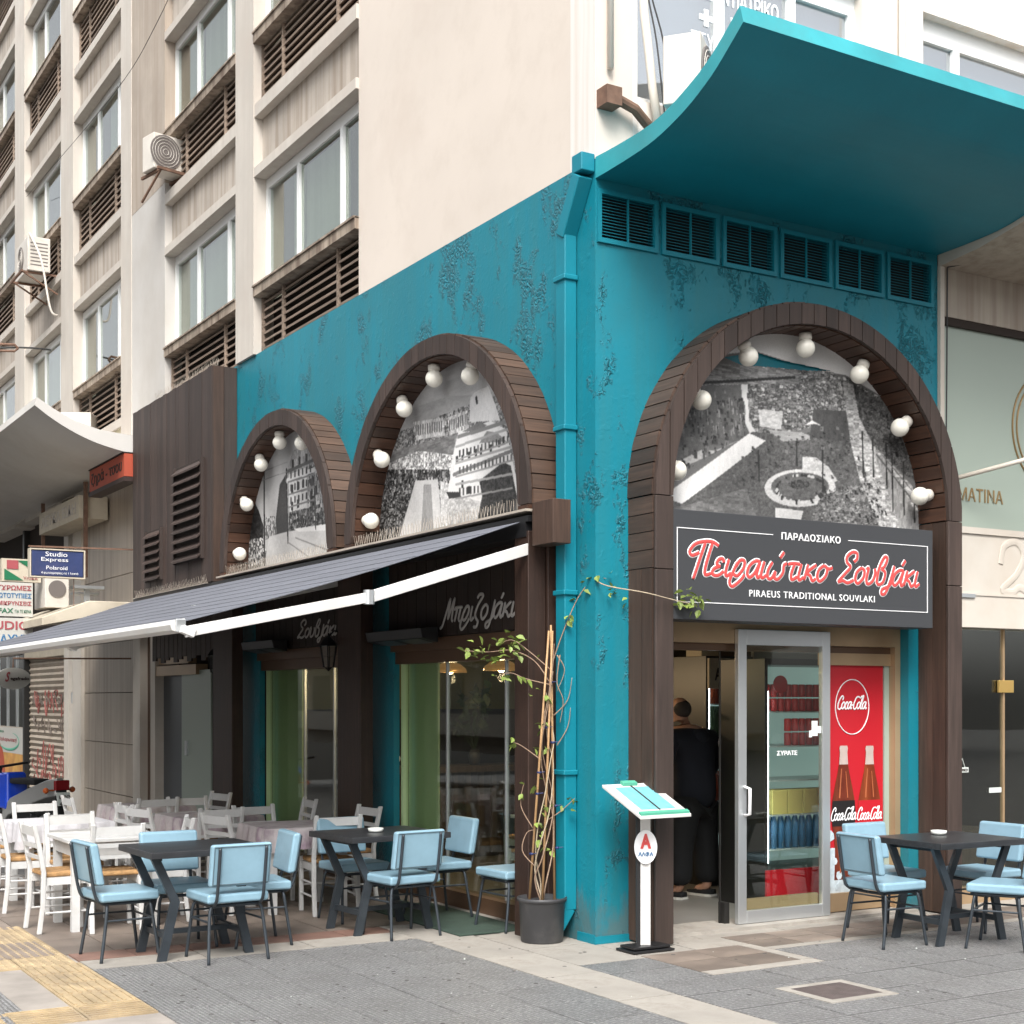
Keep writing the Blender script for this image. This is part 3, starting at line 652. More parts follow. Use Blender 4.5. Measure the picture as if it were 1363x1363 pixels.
MUR_2 = [('p',[(4.135,5.007),(0.674,4.224),(0.674,3.335),(4.135,3.582)],190,16,(30, 14)),
 ('p',[(3.498,3.888),(3.054,3.943),(2.503,3.972),(1.994,3.952),(1.522,3.883),(0.978,3.837),(0.978,3.381),(3.498,3.498)],172,14,(14, 6)),
 ('p',[(3.652,3.781),(3.126,3.816),(2.503,3.821),(1.522,3.838),(0.978,3.810),(0.978,3.166),(3.652,3.124)],140,90,(5, 4),True),
 ('c',[(3.652,3.781),(3.126,3.816),(2.503,3.821),(1.522,3.838),(0.978,3.810),(0.978,3.381),(1.994,3.300),(3.652,3.387)],1500,60,200,(0.008, 0.03),0.6),
 ('p',[(2.610,3.857),(2.093,3.806),(2.068,3.661),(2.556,3.702)],205,70,(3, 8)),
 ('p',[(2.018,3.793),(1.706,3.797),(1.683,3.657),(1.994,3.649)],195,90,(3, 8)),
 ('p',[(3.126,3.670),(2.705,3.670),(1.873,3.641),(1.849,3.442),(2.503,3.458),(3.126,3.480)],128,40,(16, 5)),
 ('p',[(3.112,3.586),(2.503,3.609),(1.921,3.487),(1.921,3.290),(2.503,3.367),(3.112,3.497)],190,110,(4, 5),True),
 ('p',[(3.652,3.518),(3.054,3.534),(1.994,3.387),(1.969,3.250),(3.054,3.313),(3.652,3.255)],70,110,(3, 5),True),
 ('p',[(3.652,3.452),(2.556,3.374),(2.664,3.217),(2.912,2.953),(3.652,2.861)],66,120,(4, 3),True),
 ('c',[(3.652,3.452),(2.556,3.374),(2.664,3.217),(2.912,2.953),(3.652,2.861)],900,15,175,(0.008, 0.028),0.5),
 ('c',[(3.652,3.518),(3.054,3.534),(1.994,3.387),(1.969,3.239),(3.652,3.321)],500,25,225,(0.008, 0.03),0.9),
 ('p',[(2.570,3.376),(2.180,3.336),(2.093,2.844),(2.940,2.831),(2.705,3.178)],190,12,(6, 6)),
 ('p',[(2.424,3.326),(2.295,3.310),(2.244,2.858),(2.477,2.880)],140,14,(3, 12)),
 ('p',[(2.143,3.319),(1.969,3.268),(1.522,3.238),(1.354,2.884),(2.117,2.817)],196,60,(4, 4)),
 ('p',[(1.897,3.564),(1.849,3.655),(1.354,3.658),(1.126,3.555),(0.978,3.166),(0.978,3.059),(1.522,3.081),(1.994,3.213),(1.969,3.413)],228,10,(4, 4)),
 ('p',[(1.671,3.700),(1.660,3.880),(1.590,3.912),(1.387,3.919),(1.277,3.755),(1.211,3.634)],222,12,(3, 6)),
 ('p',[(1.789,3.645),(1.522,3.675),(1.409,3.634),(1.522,3.608)],120,20,(4, 4)),
 ('p',[(1.522,3.518),(1.409,3.590),(1.255,3.554),(1.126,3.468)],140,20,(4, 4)),
 ('p',[(1.994,3.300),(1.849,3.327),(1.873,3.197),(2.018,3.216)],232),
 ('p',[(2.043,3.219),(1.825,3.191),(1.801,3.148),(1.994,3.160)],60),
 ('p',[(1.522,3.238),(1.168,3.327),(1.062,3.285),(0.978,3.059),(1.020,2.903),(1.567,2.906),(1.477,3.120)],62,50,(3, 3)),
 ('p',[(1.885,3.470),(1.849,3.471),(1.849,3.413),(1.885,3.412)],55),
 ('p',[(1.801,3.469),(1.765,3.470),(1.765,3.413),(1.801,3.412)],55),
 ('p',[(1.695,3.477),(1.660,3.477),(1.660,3.420),(1.695,3.420)],55),
 ('p',[(1.590,3.484),(1.556,3.484),(1.556,3.428),(1.590,3.427)],55),
 ('p',[(1.510,3.483),(1.477,3.483),(1.477,3.427),(1.510,3.427)],55),
 ('p',[(1.365,3.483),(1.332,3.483),(1.332,3.428),(1.365,3.428)],55),
 ('p',[(1.244,3.497),(1.211,3.498),(1.211,3.443),(1.244,3.442)],55),
 ('p',[(1.179,3.509),(1.147,3.509),(1.147,3.455),(1.179,3.454)],55),
 ('p',[(1.801,3.274),(1.765,3.275),(1.765,3.218),(1.801,3.217)],55),
 ('p',[(1.695,3.215),(1.660,3.216),(1.660,3.159),(1.695,3.158)],55),
 ('p',[(1.465,3.230),(1.432,3.231),(1.432,3.176),(1.465,3.174)],55),
 ('l',[(1.921,3.337),(1.041,3.390)],0.012,120),
 ('l',[(1.849,3.615),(1.083,3.613)],0.012,130),
 ('l',[(1.567,3.863),(1.556,3.827)],0.012,50),
 ('p',[(1.837,3.509),(1.813,3.509),(1.813,3.457),(1.837,3.457)],58),
 ('p',[(1.778,3.509),(1.755,3.509),(1.755,3.457),(1.778,3.457)],60),
 ('p',[(1.721,3.509),(1.697,3.508),(1.697,3.457),(1.721,3.457)],60),
 ('p',[(1.663,3.508),(1.640,3.508),(1.640,3.457),(1.663,3.457)],78),
 ('p',[(1.607,3.508),(1.584,3.508),(1.584,3.457),(1.607,3.457)],65),
 ('p',[(1.550,3.508),(1.528,3.507),(1.528,3.457),(1.550,3.457)],74),
 ('p',[(1.495,3.507),(1.472,3.507),(1.472,3.457),(1.495,3.457)],71),
 ('p',[(1.439,3.507),(1.417,3.507),(1.417,3.457),(1.439,3.457)],93),
 ('p',[(1.385,3.507),(1.362,3.507),(1.362,3.457),(1.385,3.457)],68),
 ('p',[(1.330,3.506),(1.308,3.506),(1.308,3.457),(1.330,3.457)],93),
 ('p',[(1.277,3.506),(1.255,3.506),(1.255,3.457),(1.277,3.457)],57),
 ('p',[(1.223,3.506),(1.202,3.506),(1.202,3.456),(1.223,3.456)],92),
 ('p',[(1.171,3.505),(1.149,3.505),(1.149,3.456),(1.171,3.456)],65),
 ('p',[(1.118,3.505),(1.097,3.505),(1.097,3.456),(1.118,3.456)],82),
 ('p',[(1.066,3.505),(1.045,3.505),(1.045,3.456),(1.066,3.456)],95),
 ('l',[(1.885,3.441),(1.041,3.460)],0.006,150),
 ('l',[(1.885,3.545),(1.041,3.557)],0.008,165),
 ('p',[(1.837,3.383),(1.813,3.383),(1.813,3.331),(1.837,3.331)],80),
 ('p',[(1.778,3.381),(1.755,3.381),(1.755,3.330),(1.778,3.330)],87),
 ('p',[(1.721,3.380),(1.697,3.380),(1.697,3.329),(1.721,3.329)],78),
 ('p',[(1.663,3.379),(1.640,3.379),(1.640,3.328),(1.663,3.328)],89),
 ('p',[(1.607,3.378),(1.584,3.378),(1.584,3.327),(1.607,3.327)],83),
 ('p',[(1.550,3.376),(1.528,3.377),(1.528,3.326),(1.550,3.326)],87),
 ('p',[(1.495,3.375),(1.472,3.375),(1.472,3.325),(1.495,3.325)],72),
 ('p',[(1.439,3.374),(1.417,3.374),(1.417,3.324),(1.439,3.324)],57),
 ('p',[(1.385,3.373),(1.362,3.373),(1.362,3.323),(1.385,3.323)],56),
 ('p',[(1.330,3.372),(1.308,3.372),(1.308,3.322),(1.330,3.322)],78),
 ('p',[(1.277,3.370),(1.255,3.371),(1.255,3.321),(1.277,3.321)],84),
 ('p',[(1.223,3.369),(1.202,3.369),(1.202,3.320),(1.223,3.320)],75),
 ('p',[(1.171,3.368),(1.149,3.368),(1.149,3.319),(1.171,3.319)],79),
 ('p',[(1.118,3.367),(1.097,3.367),(1.097,3.318),(1.118,3.318)],82),
 ('p',[(1.066,3.366),(1.045,3.366),(1.045,3.317),(1.066,3.317)],88),
 ('l',[(1.885,3.314),(1.041,3.320)],0.006,150),
 ('l',[(1.885,3.418),(1.041,3.417)],0.008,165),
 ('p',[(1.837,3.222),(1.813,3.222),(1.813,3.165),(1.837,3.164)],65),
 ('p',[(1.778,3.218),(1.755,3.218),(1.755,3.161),(1.778,3.161)],90),
 ('p',[(1.721,3.214),(1.697,3.215),(1.697,3.158),(1.721,3.158)],66),
 ('p',[(1.663,3.211),(1.640,3.211),(1.640,3.155),(1.663,3.154)],70),
 ('p',[(1.607,3.207),(1.584,3.208),(1.584,3.152),(1.607,3.151)],69),
 ('p',[(1.550,3.204),(1.528,3.204),(1.528,3.148),(1.550,3.148)],56),
 ('p',[(1.495,3.201),(1.472,3.201),(1.472,3.145),(1.495,3.145)],66),
 ('p',[(1.439,3.197),(1.417,3.198),(1.417,3.142),(1.439,3.141)],75),
 ('l',[(1.885,3.147),(1.041,3.121)],0.006,150),
 ('l',[(1.885,3.257),(1.041,3.223)],0.008,165),
 ('p',[(2.570,3.826),(2.551,3.822),(2.551,3.737),(2.570,3.740)],110),
 ('p',[(2.528,3.822),(2.510,3.819),(2.510,3.734),(2.528,3.737)],110),
 ('p',[(2.487,3.818),(2.469,3.815),(2.469,3.730),(2.487,3.733)],110),
 ('p',[(2.446,3.814),(2.428,3.811),(2.428,3.727),(2.446,3.730)],110),
 ('p',[(2.406,3.811),(2.388,3.808),(2.388,3.724),(2.406,3.726)],110),
 ('p',[(2.366,3.807),(2.347,3.804),(2.347,3.720),(2.366,3.723)],110),
 ('p',[(2.325,3.803),(2.307,3.800),(2.307,3.717),(2.325,3.720)],110),
 ('p',[(2.286,3.800),(2.268,3.797),(2.268,3.713),(2.286,3.716)],110),
 ('p',[(2.246,3.796),(2.228,3.793),(2.228,3.710),(2.246,3.713)],110),
 ('p',[(2.207,3.792),(2.189,3.789),(2.189,3.707),(2.207,3.710)],110),
 ('p',[(2.168,3.789),(2.150,3.786),(2.150,3.703),(2.168,3.706)],110),
 ('p',[(2.129,3.785),(2.111,3.782),(2.111,3.700),(2.129,3.703)],110),
 ('p',[(1.994,3.766),(1.978,3.763),(1.978,3.681),(1.994,3.684)],90),
 ('p',[(1.958,3.767),(1.943,3.764),(1.943,3.683),(1.958,3.685)],90),
 ('p',[(1.923,3.768),(1.907,3.765),(1.907,3.684),(1.923,3.687)],90),
 ('p',[(1.888,3.769),(1.873,3.766),(1.873,3.685),(1.888,3.688)],90),
 ('p',[(1.853,3.770),(1.838,3.767),(1.838,3.686),(1.853,3.689)],90),
 ('p',[(1.819,3.771),(1.803,3.768),(1.803,3.688),(1.819,3.690)],90),
 ('p',[(1.784,3.772),(1.769,3.769),(1.769,3.689),(1.784,3.691)],90),
 ('p',[(1.750,3.773),(1.735,3.770),(1.735,3.690),(1.750,3.693)],90),
 ('p',[(1.716,3.774),(1.701,3.771),(1.701,3.691),(1.716,3.694)],90)]
MUR_1 = [('p',[(7.619,4.875),(3.810,4.203),(3.810,2.742),(7.619,2.870)],168,8,(20, 20)),
 ('p',[(5.320,3.847),(5.167,4.007),(4.832,4.014),(4.135,3.921),(4.135,3.039),(5.320,3.188)],150,60,(3, 10)),
 ('p',[(5.516,3.726),(5.359,3.801),(5.301,3.208),(5.677,3.216)],66,10,(3, 3)),
 ('p',[(5.282,3.791),(4.832,3.801),(4.832,3.389),(5.263,3.365)],196,26,(3, 6)),
 ('p',[(4.796,3.810),(4.135,3.772),(4.135,3.242),(4.796,3.371)],104,120,(3, 14),True),
 ('p',[(5.282,3.426),(4.796,3.413),(4.304,3.261),(4.304,3.158),(5.282,3.207)],70,80,(3, 3),True),
 ('p',[(7.128,3.569),(6.617,3.710),(6.350,3.756),(6.091,3.532),(5.923,3.323),(5.965,3.099),(7.128,3.080)],42,50,(3, 3)),
 ('p',[(7.128,3.284),(5.965,3.251),(5.799,2.971),(7.128,2.918)],120,200,(2, 6),True),
 ('p',[(5.965,3.442),(5.636,3.436),(5.596,3.238),(5.965,3.213)],130,110,(2, 5),True),
 ('c',[(7.128,3.284),(5.965,3.251),(5.799,2.971),(7.128,2.918)],500,25,230,(0.008, 0.02),1.2),
 ('c',[(5.282,3.440),(4.304,3.370),(4.304,3.151),(5.282,3.207)],260,25,190,(0.008, 0.028),1),
 ('p',[(5.965,2.909),(5.799,3.243),(5.320,3.240),(4.135,3.208),(4.135,2.869),(5.965,2.795)],182,10,(6, 6)),
 ('p',[(5.167,3.253),(4.304,3.213),(4.304,3.151),(5.016,3.209)],210),
 ('p',[(5.224,3.688),(5.167,3.681),(5.167,3.601),(5.224,3.601)],60),
 ('p',[(5.072,3.698),(5.016,3.690),(5.016,3.611),(5.072,3.611)],60),
 ('p',[(4.942,3.702),(4.887,3.695),(4.887,3.616),(4.942,3.616)],60),
 ('p',[(5.224,3.521),(5.167,3.514),(5.167,3.434),(5.224,3.434)],60),
 ('p',[(5.072,3.525),(5.016,3.518),(5.016,3.439),(5.072,3.438)],60),
 ('p',[(5.205,3.926),(5.148,3.918),(5.148,3.838),(5.205,3.839)],60),
 ('p',[(5.035,3.930),(4.979,3.922),(4.979,3.843),(5.035,3.844)],60),
 ('p',[(4.869,3.934),(4.814,3.926),(4.814,3.848),(4.869,3.849)],60),
 ('l',[(5.944,4.009),(5.923,2.906)],0.014,40),
 ('l',[(5.340,3.850),(5.301,3.135)],0.012,45),
 ('l',[(4.634,3.507),(4.616,3.197)],0.01,60),
 ('l',[(5.320,3.825),(4.652,3.846)],0.014,90),
 ('l',[(5.320,3.737),(4.652,3.755)],0.02,205),
 ('l',[(6.662,3.914),(5.320,3.920)],0.004,130),
 ('l',[(6.662,3.835),(5.320,3.825)],0.004,130),
 ('l',[(5.301,3.135),(4.304,2.780)],0.006,130),
 ('l',[(5.110,3.161),(4.219,2.944)],0.006,130),
 ('p',[(5.243,3.815),(5.205,3.809),(5.205,3.744),(5.243,3.749)],66),
 ('p',[(5.144,3.813),(5.106,3.808),(5.106,3.743),(5.144,3.748)],66),
 ('p',[(5.046,3.811),(5.009,3.806),(5.009,3.741),(5.046,3.746)],66),
 ('p',[(4.949,3.809),(4.913,3.804),(4.913,3.739),(4.949,3.744)],66),
 ('p',[(4.854,3.807),(4.817,3.802),(4.817,3.738),(4.854,3.743)],66),
 ('p',[(4.759,3.805),(4.723,3.800),(4.723,3.736),(4.759,3.741)],66),
 ('l',[(5.301,3.720),(4.652,3.713)],0.008,120),
 ('p',[(5.243,3.691),(5.205,3.686),(5.205,3.621),(5.243,3.625)],66),
 ('p',[(5.144,3.690),(5.106,3.685),(5.106,3.620),(5.144,3.624)],66),
 ('p',[(5.046,3.688),(5.009,3.684),(5.009,3.619),(5.046,3.624)],66),
 ('p',[(4.949,3.687),(4.913,3.682),(4.913,3.618),(4.949,3.623)],66),
 ('p',[(4.854,3.686),(4.817,3.681),(4.817,3.617),(4.854,3.622)],66),
 ('p',[(4.759,3.685),(4.723,3.680),(4.723,3.617),(4.759,3.621)],66),
 ('l',[(5.301,3.596),(4.652,3.593)],0.008,120),
 ('p',[(5.243,3.567),(5.205,3.562),(5.205,3.497),(5.243,3.501)],66),
 ('p',[(5.144,3.567),(5.106,3.562),(5.106,3.497),(5.144,3.501)],66),
 ('p',[(5.046,3.566),(5.009,3.561),(5.009,3.497),(5.046,3.501)],66),
 ('p',[(4.949,3.566),(4.913,3.561),(4.913,3.497),(4.949,3.501)],66),
 ('p',[(4.854,3.565),(4.817,3.561),(4.817,3.497),(4.854,3.501)],66),
 ('p',[(4.759,3.565),(4.723,3.560),(4.723,3.497),(4.759,3.501)],66),
 ('l',[(5.301,3.472),(4.652,3.474)],0.008,120)]
TEAR = [(1.065,3.975),(1.341,4.046),(1.598,4.014),(2.057,3.998),(1.810,3.969),(1.528,3.957),(1.219,3.942)]
# ================================================================== GROUND
def ground_z(x, y): return 0 if y < 5.6 else -(y - 5.6) * .045
g = MB()
ys = [-70, -30, -10, 0, 5.6, 8, 12, 20, 30, 60]; xs = [-60, -30, -10, 0, 8, 60]
vs = [(x, y, ground_z(x, y) - .014) for y in ys for x in xs]; n_ = len(xs)
g.add(vs, [(j * n_ + i, j * n_ + i + 1, (j + 1) * n_ + i + 1, (j + 1) * n_ + i) for j in range(len(ys) - 1) for i in range(n_ - 1)])
ground = g.build('ground', 'street', kind='structure')
q = MB(); q.box(-5.2, 4.4, -3.8, 5.6, -.0135, -.010); q.build('paving_bed', 'grout', ground)
def slab_mesh(name, mat, w, l, h=.012):
    b = MB(); b.box(-w / 2, w / 2, -l / 2, l / 2, -h, 0); o = b.build(name, mat, bevel=.003, seg=1); me = o.data; bpy.data.objects.remove(o); return me
def lay(parent, mat, x0, x1, y0, y1, tw, tl, name='tile', gap=.008, jit=.0012, off=(0, 0)):
    cache = {}
    nx = max(1, round((x1 - x0) / tw)); ny = max(1, round((y1 - y0) / tl)); tw = (x1 - x0) / nx; tl = (y1 - y0) / ny
    me = slab_mesh(name, mat, tw - gap, tl - gap)
    for i in range(nx):
        for j in range(ny):
            o = bpy.data.objects.new(name, me); COL.objects.link(o); o.parent = parent
            o.location = ((x0 + (i + .5) * tw) * S, (y0 + (j + .5) * tl) * S, random.uniform(-jit, jit) * S)
            o.rotation_euler = (random.uniform(-.0015, .0015), random.uniform(-.0015, .0015), random.choice([0, R(180)]))
pav = thing('pavement', 'grey ribbed concrete paving in front of the corner restaurant', None, kind='structure')
lay(pav, 'paver_dark', -3.06, -.9, -2.3, .8, .43, .43)
lay(pav, 'paver_dark', -5.1, -3.66, -2.0, 1.06, .43, .43)
lay(pav, 'paver_dark', -.51, 4.2, -3.6, -1.22, .43, .4)
lay(pav, 'paver_dark', .88, 4.2, -1.22, -.74, .43, .46)
lay(pav, 'paver_dark', -.51, .0, -1.22, -.57, .5, .33)
lay(pav, 'paver_light', -.9, -.51, -3.0, 1.4, .39, .8)
lay(pav, 'paver_light', -3.06, -.9, .8, 1.12, .72, .32)
lay(pav, 'paver_light', -.51, 0, -.57, .7, .5, .6)
lay(pav, 'paver_light', 0, .88, -1.22, -1.1, .9, .12)
lay(pav, 'paver_light', .78, .88, -1.1, -.5, .1, .6)
lay(pav, 'tile_brown', 0, .78, -1.1, -.5, .39, .3)
lay(pav, 'tile_brown', .88, 4.4, -.64, -.2, .36, .22)
lay(pav, 'paver_light', .88, 4.4, -.74, -.64, .7, .1)
lay(pav, 'paver_light', 0, 4.4, -.2, .06, .73, .26)
lay(pav, 'paver_light', 0, .88, -.5, -.2, .44, .3)
terr = thing('terrace_floor', 'brown tiled floor under the awning', None, kind='structure')
lay(terr, 'tile_red', -3.06, -.9, 1.12, 1.4, .36, .28)
lay(terr, 'tile_brown', -3.5, -.55, 1.4, 5.6, .36, .6)
lay(terr, 'tile_brown', -.55, 0.02, 2.3, 5.6, .28, .6)
lay(terr, 'paver_light', -.3, .06, .7, 2.3, .36, .5)
tm = MB(); tm.box(-.62, -.06, .72, 2.25, .0, .012)
tag(tm.build('door_mat', 'mat_green', bevel=.004), 'dark green mat lying on the pavement below the window with the pendant lamps', 'mat')
# tactile paving: ribbed slabs
tac = thing('tactile_paving', 'yellow ribbed tactile path', None, kind='structure')
def tact(x0, x1, y0, y1, along, nrib):
    b = MB(); b.box(x0 + .004, x1 - .004, y0 + .004, y1 - .004, -.012, 0)
    for i in range(nrib):
        if along == 'y':
            c = x0 + (i + .5) * (x1 - x0) / nrib; b.box(c - .009, c + .009, y0 + .02, y1 - .02, 0, .007)
        else:
            c = y0 + (i + .5) * (y1 - y0) / nrib; b.box(x0 + .02, x1 - .02, c - .009, c + .009, 0, .007)
    o = b.build('slab', 'tactile', tac)
yy = 1.06
tac_rows = 0
while yy > -.18:
    tact(-3.42, -3.06, yy - .31, yy, 'y', 7); yy -= .31
for k in range(8): tact(-3.42 - .36 * k, -3.06 - .36 * k, -.52, -.18, 'x', 7)
def studs(x0, x1, y0, y1):
    b = MB(); b.box(x0 + .004, x1 - .004, y0 + .004, y1 - .004, -.012, 0)
    for i in range(6):
        for j in range(6):
            cx, cy = x0 + (i + .5) * (x1 - x0) / 6, y0 + (j + .5) * (y1 - y0) / 6
            b.lathe((cx, cy, 0), [(.015, 0), (.010, .005)], 6)
    b.build('slab', 'tactile', tac)
for i in range(4):
    for j in range(5): studs(-3.44 - .33 * i - .33 + .36, -3.44 - .33 * i + .36, 1.06 + .33 * j, 1.39 + .33 * j)
sp_ = MB()
for k in range(14):
    x_, y_ = random.choice([(random.uniform(-3, -.5), random.uniform(-1.8, .7)), (random.uniform(-.4, 3.6), random.uniform(-2.2, -.3))]); r_ = random.uniform(.003, .007)
    sp_.lathe((x_, y_, .0005), [(r_, 0), (r_ * .7, r_ * .5)], 6)
sp_.build('paving_grit', 'paper', kind='stuff')
sp_ = MB()
for k in range(120):
    x_, y_ = random.choice([(random.uniform(-3, -.5), random.uniform(-1.8, .9)), (random.uniform(-.4, 3.6), random.uniform(-2.4, -.2))]); r_ = random.uniform(.006, .016)
    sp_.lathe((x_, y_, .0012), [(r_, 0), (r_ * .8, .001)], 7)
sp_.build('gum_spots', 'gum', kind='stuff')
mh = MB(); mh.box(.10, .47, -2.1, -1.77, -.01, .006)
o = tag(mh.build('manhole_cover', 'iron', bevel=.003), 'small square rusty manhole cover set in the grey paving', 'manhole cover')
fr_ = MB()
for a in ((.04, .10, -2.16, -1.71), (.47, .53, -2.16, -1.71), (.10, .47, -2.16, -2.1), (.10, .47, -1.77, -1.71)): fr_.box(*a, -.012, .0045)
f2 = fr_.build('frame', 'paver_light'); f2.parent = o

# ================================================================== CORNER BUILDING
bA = thing('corner_building', 'corner building with peeling teal ground floor and beige office floors above', 'building', (0, 0, 0))
TZ = 5.15
# teal skin: left wall pieces (x = 0) and front wall pieces (y = 0)
def wall(name, mat, b, **k): return b.build(name, mat, bA, **k)
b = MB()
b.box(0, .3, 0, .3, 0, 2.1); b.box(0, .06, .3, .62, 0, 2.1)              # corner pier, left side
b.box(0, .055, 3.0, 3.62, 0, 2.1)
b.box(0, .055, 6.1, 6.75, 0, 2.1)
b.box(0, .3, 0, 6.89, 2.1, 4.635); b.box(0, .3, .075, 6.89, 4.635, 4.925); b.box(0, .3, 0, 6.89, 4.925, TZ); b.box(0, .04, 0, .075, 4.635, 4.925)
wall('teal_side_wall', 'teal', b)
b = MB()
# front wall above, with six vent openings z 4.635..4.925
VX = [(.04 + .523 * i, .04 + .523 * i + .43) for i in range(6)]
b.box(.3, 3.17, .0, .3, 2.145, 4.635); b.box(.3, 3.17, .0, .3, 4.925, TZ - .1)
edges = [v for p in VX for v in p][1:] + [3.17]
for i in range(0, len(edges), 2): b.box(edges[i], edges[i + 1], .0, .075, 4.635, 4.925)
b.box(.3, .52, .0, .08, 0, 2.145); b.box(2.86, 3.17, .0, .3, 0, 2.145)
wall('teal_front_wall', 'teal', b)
for (a, c) in VX:
    v = MB()
    v.add([(a - .03, -.003, 4.605), (c + .03, -.003, 4.605), (c + .03, -.003, 4.955), (a - .03, -.003, 4.955), (a, -.003, 4.635), (c, -.003, 4.635), (c, -.003, 4.925), (a, -.003, 4.925), (a - .03, -.018, 4.605), (c + .03, -.018, 4.605), (c + .03, -.018, 4.955), (a - .03, -.018, 4.955), (a, -.018, 4.635), (c, -.018, 4.635), (c, -.018, 4.925), (a, -.018, 4.925)], [(8 + i, 8 + (i + 1) % 4, 12 + (i + 1) % 4, 12 + i) for i in range(4)] + [(i, (i + 1) % 4, 8 + (i + 1) % 4, 8 + i) for i in range(4)] + [(4 + i, 4 + (i + 1) % 4, 12 + (i + 1) % 4, 12 + i) for i in range(4)] + [(i, (i + 1) % 4, 4 + (i + 1) % 4, 4 + i) for i in range(4)]); pass
    vv = v.build('vent', 'teal_plain', bA)
    cb = MB(); cb.box((a + c) / 2 - .004, (a + c) / 2 + .004, -.016, .0, 4.636, 4.924); cb.build('centre_bar', 'teal_plain', vv)
    s_ = MB()
    for k in range(14):
        z = 4.64 + k * .0205; s_.hexa([(a, .0, z), (c, .0, z), (c, .03, z + .014), (a, .03, z + .014), (a, .0, z + .003), (c, .0, z + .003), (c, .03, z + .017), (a, .03, z + .017)])
    o = s_.build('vent_slats', 'teal_plain', vv, kind='stuff')
    d = MB(); d.box(a, c, .06, .07, 4.635, 4.925); d.build('vent_back', 'dark_void', vv)
# canopy: curved slab sweeping up and out
prof = [(0, 5.02), (-.35, 5.03), (-.65, 5.055), (-.95, 5.13), (-1.2, 5.24), (-1.38, 5.36), (-1.49, 5.44)]
prof = [(p.x, p.y) for p in spline([(a, c, 0) for a, c in prof], 4)]
top = [(-1.46, 5.545), (-1.2, 5.36), (-.95, 5.25), (-.65, 5.17), (-.3, 5.155), (0, 5.16)]
top = [(p.x, p.y) for p in spline([(a, c, 0) for a, c in top], 4)]
def canopy(x0, x1, name, mat, parent, prof, top, ax='x', smooth=True):
    b = MB()
    n = len(prof); m = len(top)
    P = (lambda t, p: (t, p[0], p[1])) if ax == 'x' else (lambda t, p: (p[0], t, p[1]))
    def strip(L, mi):
        b.m(mi); vs = [P(x0, p) for p in L] + [P(x1, p) for p in L]; k = len(L)
        b.add(vs, [(i, i + 1, k + i + 1, k + i) for i in range(k - 1)])
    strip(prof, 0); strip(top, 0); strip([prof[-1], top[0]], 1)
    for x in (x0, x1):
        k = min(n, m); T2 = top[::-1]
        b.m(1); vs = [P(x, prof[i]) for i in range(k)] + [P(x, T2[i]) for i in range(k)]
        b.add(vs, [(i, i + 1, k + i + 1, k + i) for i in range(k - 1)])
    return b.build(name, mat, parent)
top_ = top[:]
# resample top to the profile's count so that the end faces close
def resample(L, k):
    out = []
    for i in range(k):
        t = i / (k - 1) * (len(L) - 1); j = min(int(t), len(L) - 2); f = t - j
        out.append((L[j][0] * (1 - f) + L[j + 1][0] * f, L[j][1] * (1 - f) + L[j + 1][1] * f))
    return out
top = resample(top, len(prof))
c1 = canopy(.0, 3.17, 'canopy', ['teal_plain', 'teal_lit'], bA, prof, top)
# downpipe on the left face near the corner
d = MB(); d.box(-.10, -.004, .215, .33, .2, 4.72)
for z in (1.1, 2.3, 3.4, 4.4): d.box(-.115, -.002, .2, .345, z, z + .035)
d.beam((-.055, .272, .22), (-.16, .272, .07), .11, .1)
d.beam((-.055, .272, 4.70), (-.055, .07, 5.05), .11, .10)
d.box(-.11, -.003, .0, .12, 5.06, 5.18)
d.build('downpipe', 'teal_plain', bA, bevel=.008)
sk = MB(); sk.box(-.012, -.002, 0, .2, 0, .06); sk.box(-.012, .3, -.012, -.003, 0, .05); sk.build('plinth', 'teal_plain', bA)
